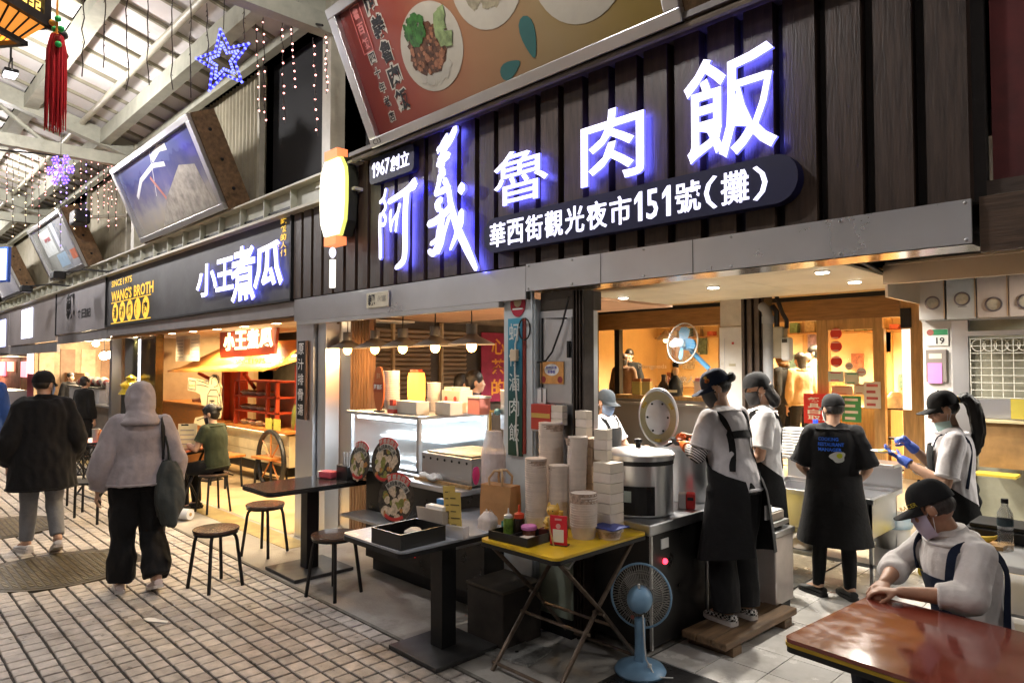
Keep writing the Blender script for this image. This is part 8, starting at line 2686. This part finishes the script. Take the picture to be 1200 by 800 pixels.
boxp("frame", mat("far red frame", (.4, .05, .08), .5), bpy.data.objects["far_lit_panel"], -25.7, -22.6, 4.05, 4.15, .2, 1.49)
t = thing("counter_cup_tower", "tall white cup tower on the far stall counter", "cup stack", (-15.6, 3.9, .962))
for k in range(8):
 MB().lathe([(.10, 0), (.13, .10), (.125, .1)], (0, 0, k*.05), 14).build("cup", m_cupw, t, True)
sk_ = thing("black_stock_pots", "black pots at the end of the far stall counter", "pot", (-14.9, 4.0, .962))
MB().lathe([(.22, 0), (.24, .3), (.2, .33), (.05, .36)], n=20).build("pot", m_black, sk_, True)
# steam over the far pots
stm = link("steam", None)
stm = MB().ball((-15.9, 4.2, 1.75), .75, .3, .55, 16, 10).build("steam", None) if False else stm
bpy.data.objects.remove(stm)
bx = MB().ball((0, 0, 0), .8, .3, .6, 18, 12).build("steam", mat("unused", (1, 1, 1)), None, True)
bx.location = (-16.0, 4.3, 1.62)
bx["kind"] = "stuff"
bx["label"] = "white steam rising from the far stall pots"
ms = bpy.data.materials.new("steam")
ms.use_nodes = True
nt = ms.node_tree
nt.nodes.remove(nt.nodes["Principled BSDF"])
pv = nt.nodes.new("ShaderNodeVolumePrincipled")
pv.inputs["Color"].default_value = (.95, .93, .9, 1)
n1 = nt.nodes.new("ShaderNodeTexNoise")
n1.inputs["Scale"].default_value = 3.5
n1.inputs["Detail"].default_value = 4
tcn = nt.nodes.new("ShaderNodeTexCoord")
nt.links.new(tcn.outputs["Object"], n1.inputs["Vector"])
mr = nt.nodes.new("ShaderNodeMapRange")
mr.inputs[1].default_value = .48
mr.inputs[2].default_value = .72
mr.inputs[4].default_value = 4.0
nt.links.new(n1.outputs["Fac"], mr.inputs[0])
nt.links.new(mr.outputs[0], pv.inputs["Density"])
nt.links.new(pv.outputs[0], nt.nodes["Material Output"].inputs["Volume"])
bx.data.materials[0] = ms
# gilded lucky figure on a ledge before the dark door
gf = thing("gold_ornament", "gold ornament in front of the dark glass door above the hooded head", "ornament", (-12.9, 3.5, 1.36))
MB().lathe([(.20, -.1), (.14, .0), (.18, .06), (.07, .14), (.09, .18), (.01, .24)], n=9).build("body", mat("bright gold", (.75, .55, .05), .3, .8, .3, 12), gf, True)
boxp("stand", m_black, gf, -.2, .2, -.1, .1, -1.36, -.101)
# staff in those shops
simple("cook with white cap leaning over the broth counter", (-12.7, 5.05), (-.75, -.45), 1.66, cloth("white tee 4", (.6, .58, .55)), C_BLACK, sleeve=.7, face=False, capm=cloth("white cap", (.6, .58, .52)), chest=(0, .16, 1.16), neck=(0, .28, 1.30), head=(0, .37, 1.37), lsh=(-.15, .25, 1.26), rsh=(.15, .25, 1.26), lel=(-.22, .38, 1.12), rel=(.22, .38, 1.12), lwr=(-.12, .60, 1.11), rwr=(.12, .60, 1.11), pitch=-.6)
simple("person in green top behind the left steel column", (-8.90, 4.75), (-.8, .5), 1.66, cloth("moss top", (.17, .17, .03)), C_BLACK, face=False)
simple("dark haired worker bending over the far stall case", (-17.6, 4.75), (-.2, -1), 1.62, C_BLACK, C_BLACK, pitch=-.6)
simple("worker in black at the orange board of the far stall", (-19.8, 4.0), (.7, .3), 1.58, C_BLACK, C_BLACK, face=False)
simple("customer in black seated side-on at the end of the far stall", (-14.7, 3.2), (-.4, .8), 1.55, C_BLACK, C_BLACK, face=False)
for k, (x, y) in enumerate(((-10.6, 5.8), (-8.4, 5.6), (-13.2, 5.4))):
 downlight((x, y, 2.745), 330, (1.0, .66, .30), ("ceiling light deep inside the broth shop over the cart", "ceiling light deep inside the broth shop near the party wall", "ceiling light deep inside the broth shop over the counter")[k], .07, 20, "warm soffit downlights")
# ---- stalls still farther down the street
for k, (x0, x1, c, e) in enumerate(((-33, -26, (.5, .30, .14), (1.0, .75, .45)), (-42, -33.2, (.45, .22, .16), (1.0, .6, .4)), (-55, -42.2, (.4, .3, .25), (.9, .85, 1.0)))):
 t = thing("distant_stall", ("nearest", "middle", "farthest")[k] + " of the small lit stalls at the far end of the street", "stall", (0, 0, 0))
 boxp("back_wall", mat("distant wall %d" % k, c, .7, var=.3, scale=1.5), t, x0, x1, 5.0, 5.1, 0, 2.6)
 boxp("counter", m_steel2, t, x0 + .4, x1 - .4, 3.6, 4.2, 0, .95)
 boxp("ceiling", MATS["far ceiling"], t, x0, x1, 3.5, 5.0, 2.05, 2.1)
 for q in range(4):
  boxp("interior_glow", glow("distant glow %d%d" % (k, q % 2), (e[0], e[1]*(.5 + .5*(q % 2)), e[2]), 1.6), t, x0 + .5 + q*(x1 - x0 - 1)/4, x0 + .5 + (q + .7)*(x1 - x0 - 1)/4, 4.9, 4.95, 1.3 + .2*(q % 2), 1.9)  # glowing panels added to stand for the stalls' lit interiors
 light('POINT', ((x0 + x1)/2, 4.2, 1.9), 150, e, t, .2)
# ================================================================ HANGING DECORATIONS
def at_x(px, py, X):
 d = _F + _R*((px - 600)/FPX) + _U*((400 - py)/FPX)
 t = X/d.x
 return Vector((X, d.y*t, CAM_H + d.z*t))
# palace lantern at the top left
lan = thing("palace_lantern", "black carved palace lantern with glowing yellow panels at the top left corner", "lantern", (-4.36, .44, 3.56), R(38))
m_lblk = mat("lantern ebony", (.012, .009, .008), .4)
m_lyel = mat("lantern silk", (.9, .6, .12), .7, var=.3, scale=14, emit=(1.0, .62, .14), power=1.5)
w = .20
for k in range(4):
 M_ = Matrix.Rotation(k*PI/2, 4, 'Z')
 MB().box(-w + .02, w - .02, -w + .004, -w + .008, .06, .60, M=M_).build("silk_panel", m_lyel, lan)
 MB().box(-w - .02, -w + .025, -w - .02, -w + .025, .0, .66, M=M_).build("corner_post", m_lblk, lan)
 MB().box(-w - .03, w + .03, -w - .03, -w + .02, .0, .05, M=M_).build("lower_rail", m_lblk, lan)
 fr = MB()
 for i in range(9):
  x = -w + .035 + i*.042
  fr.box(x, x + .006, -w - .004, -w + .002, .05, .085 + .02*(i % 2), M=M_)
  fr.box(x, x + .03, -w - .004, -w + .002, .085 + .02*(i % 2), .091 + .02*(i % 2), M=M_)
 for i in range(12):
  fr.box(-w + .03, -w + .05 + .012*(i % 2), -w - .004, -w + .002, .08 + i*.042, .086 + i*.042, M=M_)
  fr.box(w - .05 - .012*(i % 2), w - .03, -w - .004, -w + .002, .08 + i*.042, .086 + i*.042, M=M_)
 fr.build("fretwork", m_lblk, lan)
 # flared skirt with amber lattice
 sk = MB().add([(-w + .0, -w, .0), (w, -w, .0), (w - .07, -w + .07, -.10), (-w + .07, -w + .07, -.10)], [(0, 1, 2, 3)], 0, M_)
 sk.build("amber_skirt", mat("amber lattice", (.6, .22, .03), .5, emit=(1.0, .36, .05), power=.8), lan)
 lt_ = MB()
 for i in range(6):
  x = -w + .05 + i*.062
  lt_.tube([M_ @ Vector((x, -w - .001, .0)), M_ @ Vector((x*.66, -w + .069, -.10))], .006, 4)
 lt_.build("skirt_lattice", m_lblk, lan)
 MB().box(-w + .05, w - .05, -w + .05, -w + .08, -.125, -.10, M=M_).build("base_rail", m_lblk, lan)
 sc2 = MB()
 for (x, z, r) in ((.0, .02, .035), (.05, -.02, .03), (.02, -.08, .032), (.06, -.13, .025)):
  sc2.ball((w + .02 + x*.7, w + .02 + x*.7, z), r, r, r*.9, 8, 6, M=M_)
 sc2.build("carved_corner", m_lblk, lan, True)
boxp("roof_plate", m_lblk, lan, -w - .05, w + .05, -w - .05, w + .05, .66, .70)
MB().tube([(0, 0, .7), (0, 0, 2.9)], .008, 6).build("chain", m_lblk, lan)
light('POINT', (0, 0, .3), 12, (1.0, .6, .2), lan, .12)
def tassel(loc, lab, L=.52, r=.042, beads=True):
 t = thing("red_tassel", lab, "tassel", loc, 0, "red silk tassels under the lantern")
 m_t = mat("red silk", (.45, .008, .012), .55, var=.35, scale=70, stretch=(8, 8, .25))
 n = 34
 th = MB()
 rn = random.Random(int(loc[0]*100) + 5)
 for i in range(n):
  a = i*2.39996
  q = r*math.sqrt((i + .5)/n)
  x, y = q*math.cos(a), q*math.sin(a)
  l = L*(.93 + rn.random()*.09)
  th.tube([(x*.6, y*.6, -.02), (x, y, -.10), (x*1.08, y*1.08, -l*.6), (x*1.15 + rn.uniform(-.004, .004), y*1.15, -l)], [.006, .0065, .006, .0025], 5)
 o = th.build("threads", m_t, t, True)
 o["kind"] = "stuff"
 MB().tube([(0, 0, .5), (0, 0, -.02)], .006, 6).build("cord", mat("orange cord", (.65, .25, .02), .5), t)
 if beads:
  for k, (x, y, z, c) in enumerate(((.02, 0, .06, (.02, .45, .10)), (-.045, .0, .03, (.02, .45, .10)), (.05, .01, .0, (.02, .45, .10)), (-.04, 0, -.06, (.02, .45, .10)), (.045, 0, -.08, (.02, .45, .10)), (.0, -.02, .04, (.7, .3, .02)), (-.02, .0, -.01, (.7, .3, .02)), (.03, 0, -.045, (.5, .02, .03)), (-.05, 0, -.02, (.5, .02, .03)))):
   MB().ball((x, y, z), .016).build("bead", mat("bead %.2f" % c[1], c, .35), t, True)
 return t
tassel((-4.10, .735, 3.46), "big red tassel with green and orange beads beside the lantern")
tassel((-4.38, .43, 3.25), "thin red tassel hanging under the lantern at the left edge", .34, .020, False)
tassel((-4.30, .47, 3.25), "second thin red tassel hanging under the lantern", .34, .016, False)
# star-shaped LED light
m_blue = glow("blue led rope", (.03, .03, 1.0), 2)
m_bead = glow("blue led bead", (.13, .15, 1.0), 4)
stt = thing("star_light", "blue double star of LED rope hung under the roof", "star light", (-6.0, 2.31, 4.42), R(30))
def star(R1, R2):
 P = []
 for i in range(10):
  a = PI/2 + i*PI/5 + .12
  r = R1 if i % 2 == 0 else R2
  P.append(Vector((r*math.cos(a), 0, r*math.sin(a))))
 return P
for R1, R2, nm in ((.285, .125, "outer_rope"), (.165, .075, "inner_rope")):
 P = star(R1, R2)
 Q = []
 for i in range(10):
  for u in (0, .25, .5, .75):
   Q.append(lerp(P[i], P[(i + 1) % 10], u))
 MB().tube(Q, .008, 6, loop=True).build(nm, m_blue, stt, True)
 b = MB()
 for p in Q:
  b.ball(tuple(p), .0125, n=8, m=6)
 o = b.build(nm.replace("rope", "beads"), m_bead, stt, True)
 o["kind"] = "stuff"
for i in range(0, 10, 2):
 MB().tube([star(.285, .125)[i], star(.165, .075)[i]], .004, 5).build("wire", m_black, stt)
MB().tube([(0, 0, .28), (.01, 0, 1.25)], .004, 5).build("hanging_wire", m_black, stt)
def snow(loc, r, lab):
 t = thing("snowflake_light", lab, "snowflake light", loc, R(35), "violet LED snowflakes")
 rp_, bd = MB(), MB()
 for k in range(6):
  a = k*PI/3
  d_ = Vector((math.cos(a), 0, math.sin(a)))
  e_ = Vector((-math.sin(a), 0, math.cos(a)))
  rp_.tube([(0, 0, 0), d_*r], .008, 5)
  for u in (.45, .72):
   for s_ in (-1, 1):
    rp_.tube([d_*(r*u), d_*(r*(u + .2)) + e_*(s_*r*.2)], .007, 5)
    bd.ball(tuple(d_*(r*(u + .2)) + e_*(s_*r*.2)), .014, n=6, m=5)
  for u in (.2, .5, .8, 1):
   bd.ball(tuple(d_*(r*u)), .014, n=6, m=5)
 rp_.build("rope", glow("violet rope", (.08, .03, 1.0), 2), t)
 o = bd.build("beads", glow("violet bead", (.14, .07, 1.0), 4), t)
 o["kind"] = "stuff"
 MB().tube([(0, 0, r), (0, 0, r + 1.0)], .004, 5).build("hanging_wire", m_black, t)
snow((-10.5, 1.96, 4.31), .20, "violet snowflake light between the lantern and the second billboard")
snow((-13.6, 1.28, 3.83), .24, "violet snowflake light cut by the left picture edge")
# light strings
def string(p0, p1, lab, col, n=7, lit=True, seed=0):
 t = thing("light_string", lab, "light string", p0, 0, "light strings hanging under the roof")
 rn = random.Random(seed)
 d = Vector(p1) - Vector(p0)
 P = [d*(k/8) + Vector((rn.uniform(-.012, .012), rn.uniform(-.012, .012), 0)) for k in range(9)]
 mb = MB().tube(P, .0045, 4)
 for k in range(n):
  u = (k + rn.random()*.6)/n
  p = d*u
  mb.tube([p, p + Vector((.03*rn.choice((-1, 1)), 0, -.015))], .003, 4)
 mb.build("wire", mat("brown wire", (.05, .035, .028), .6), t)
 if lit:
  b = MB()
  for k in range(n):
   p = d*((k + .3 + rn.random()*.5)/n)
   b.ball((p.x + rn.uniform(-.02, .02), p.y, p.z), .0095, n=6, m=5)
  o = b.build("bulbs", glow("string bulb %.2f" % col[2], col, 6), t)
  o["kind"] = "stuff"
PINK, VIO, WARM = (1.0, .38, .34), (.45, .30, 1.0), (1.0, .72, .40)
for k, (px, y0, y1, word) in enumerate(((300, 12, 140, "first"), (308, 15, 150, "second"), (330, 25, 145, "third"), (342, 28, 105, "fourth"), (368, 45, 160, "fifth"), (381, 40, 110, "sixth"))):
 string(on_y(px, y0, 3.05), on_y(px + 3, y1, 3.05), word + " pink lit string before the dark opening, counted from the star", PINK, 9, True, k)
for k, (px, y0, y1) in enumerate(((97, -20, 90), (123, -20, 80), (149, -20, 107), (174, -20, 100), (201, -20, 105), (223, -20, 115), (243, 5, 80), (286, 0, 60))):
 string(at_x(px, y0, -6.05), at_x(px, y1, -6.05), ("first", "second", "third", "fourth", "fifth", "sixth", "seventh", "eighth")[k] + " unlit brown string in the row beside the red tassel", PINK, 7, False, 20 + k)
kk = 0
for row, (X, xs, ylo, yhi) in enumerate(((-12.4, (8, 22, 38, 53, 64, 78, 95, 107, 122, 131), 178, 262), (-12.4, (15, 30, 46, 71, 87, 101, 115, 127, 136), 180, 292))):
 for px in xs:
  top = ylo + px*.09
  bot = yhi - (7*px % 31)
  col = (VIO, WARM, PINK)[(px + row) % 3]
  string(at_x(px, top, X), at_x(px, bot, X), "%s lit string %s of the light curtain near the snowflake" % ({0: "short", 1: "long"}[row], ("first", "second", "third", "fourth", "fifth", "sixth", "seventh", "eighth", "ninth", "tenth")[xs.index(px)]), col, 9, True, 40 + kk)
  kk += 1
gw = thing("garland_wire", "black wire carrying the light strings across the street", "wire", (0, 0, 0))
MB().tube([at_x(x, y, -12.38) for x, y in ((-20, 172), (0, 176), (45, 180), (90, 186), (133, 190))], .012, 6).build("wire", m_black, gw)
gw2 = thing("garland_wire", "black wire looping at the post beside the big billboard", "wire", (0, 0, 0))
MB().tube([on_y(x, y, 3.15) for x, y in ((280, 0), (320, 14), (350, 25), (378, 30))], .012, 6).build("wire", m_black, gw2)
# spotlights on arms, small monitor
def armlight(p, q, lab):
 t = thing("sign_spotlight", lab, "spotlight", p, 0, "black arm spotlights over the signs")
 d = Vector(q) - Vector(p)
 MB().tube([(0, 0, 0), d*.5 + Vector((0, 0, .05)), d], .018, 6).build("arm", m_black, t)
 MB().box(-.16, .16, -.10, .10, -.12, .02, ch=.02).build("head", m_black, t)
armlight((-14.9, 2.78, 3.46), (-13.4, 3.32, 3.38), "black arm spotlight aimed at the grey sign")
armlight((-18.0, 2.78, 3.46), (-16.2, 3.32, 3.36), "black arm spotlight aimed at the far pale sign")
spk = thing("loudspeaker", "black loudspeaker on the plywood edge of the third billboard", "loudspeaker", (-13.9, 2.9, 4.35))
MB().box(-.22, .22, -.12, .12, -.12, .12, ch=.03).build("case", m_black, spk)
MB().tube([(.15, .1, 0), (.8, .55, .0)], .03, 6).build("bracket", m_paint2, spk)
tv = thing("monitor", "small bright monitor with blue edge at the left picture border", "monitor", (-16.6, 2.0, 3.70), R(25))
boxp("screen", glow("monitor screen", (.88, .95, 1.0), 1.6), tv, -.5, .42, -.02, .0, -.3, .3)
boxp("bezel", mat("monitor blue", (.05, .12, .5), .4), tv, -.54, .46, .001, .06, -.34, .34)
boxp("screen_mark", mat("screen teal", (.2, .6, .65), .5, emit=(.2, .6, .65), power=.8), tv, -.3, -.05, -.024, -.0205, .05, .2)
MB().tube([(0, .03, .34), (0, .03, 1.4)], .02, 6).build("hanger", m_black, tv)
# litter
lt2 = thing("paper_scrap", "crumpled white paper scrap on the paving", "litter", (-5.10, 1.56, .002), .4)
MB().prism([(-.10, -.01), (-.03, -.03), (.05, -.012), (.11, .0), (.09, .028), (.02, .022), (-.04, .03), (-.09, .018)], 0, .006).build("scrap", m_white, lt2)
gr = thing("floor_drain", "perforated grey metal plate on the floor by the grey table foot", "plate", (-3.02, 2.98, .0), .2)
boxp("plate", mat("galvanised plate", (.50, .50, .48), .4, .7, .3, 40, .4, 90), gr, -.18, .18, -.14, .14, 0, .012)
MB().lathe([(.012, .012), (.012, .014)], (.02, -.02, 0), 12).build("bolt", m_black, gr)
# unseen tube lamp added under the hood to brighten the heaters
hl = thing("added_hood_lamp", "unseen white tube lamp added under the stainless hood at the right", "lamp", (.2, 6.35, 2.52))
boxp("housing", m_whitep, hl, -.65, .65, -.05, .05, .0, .035)
boxp("tube", glow("hood tube", (1.0, .95, .88), 9), hl, -.6, .6, -.02, .02, -.03, -.002)
light('AREA', (0, 0, -.04), 75, (1.0, .94, .86), hl, 1.2, (0, 0, 0), shape='RECTANGLE', sy=.06)
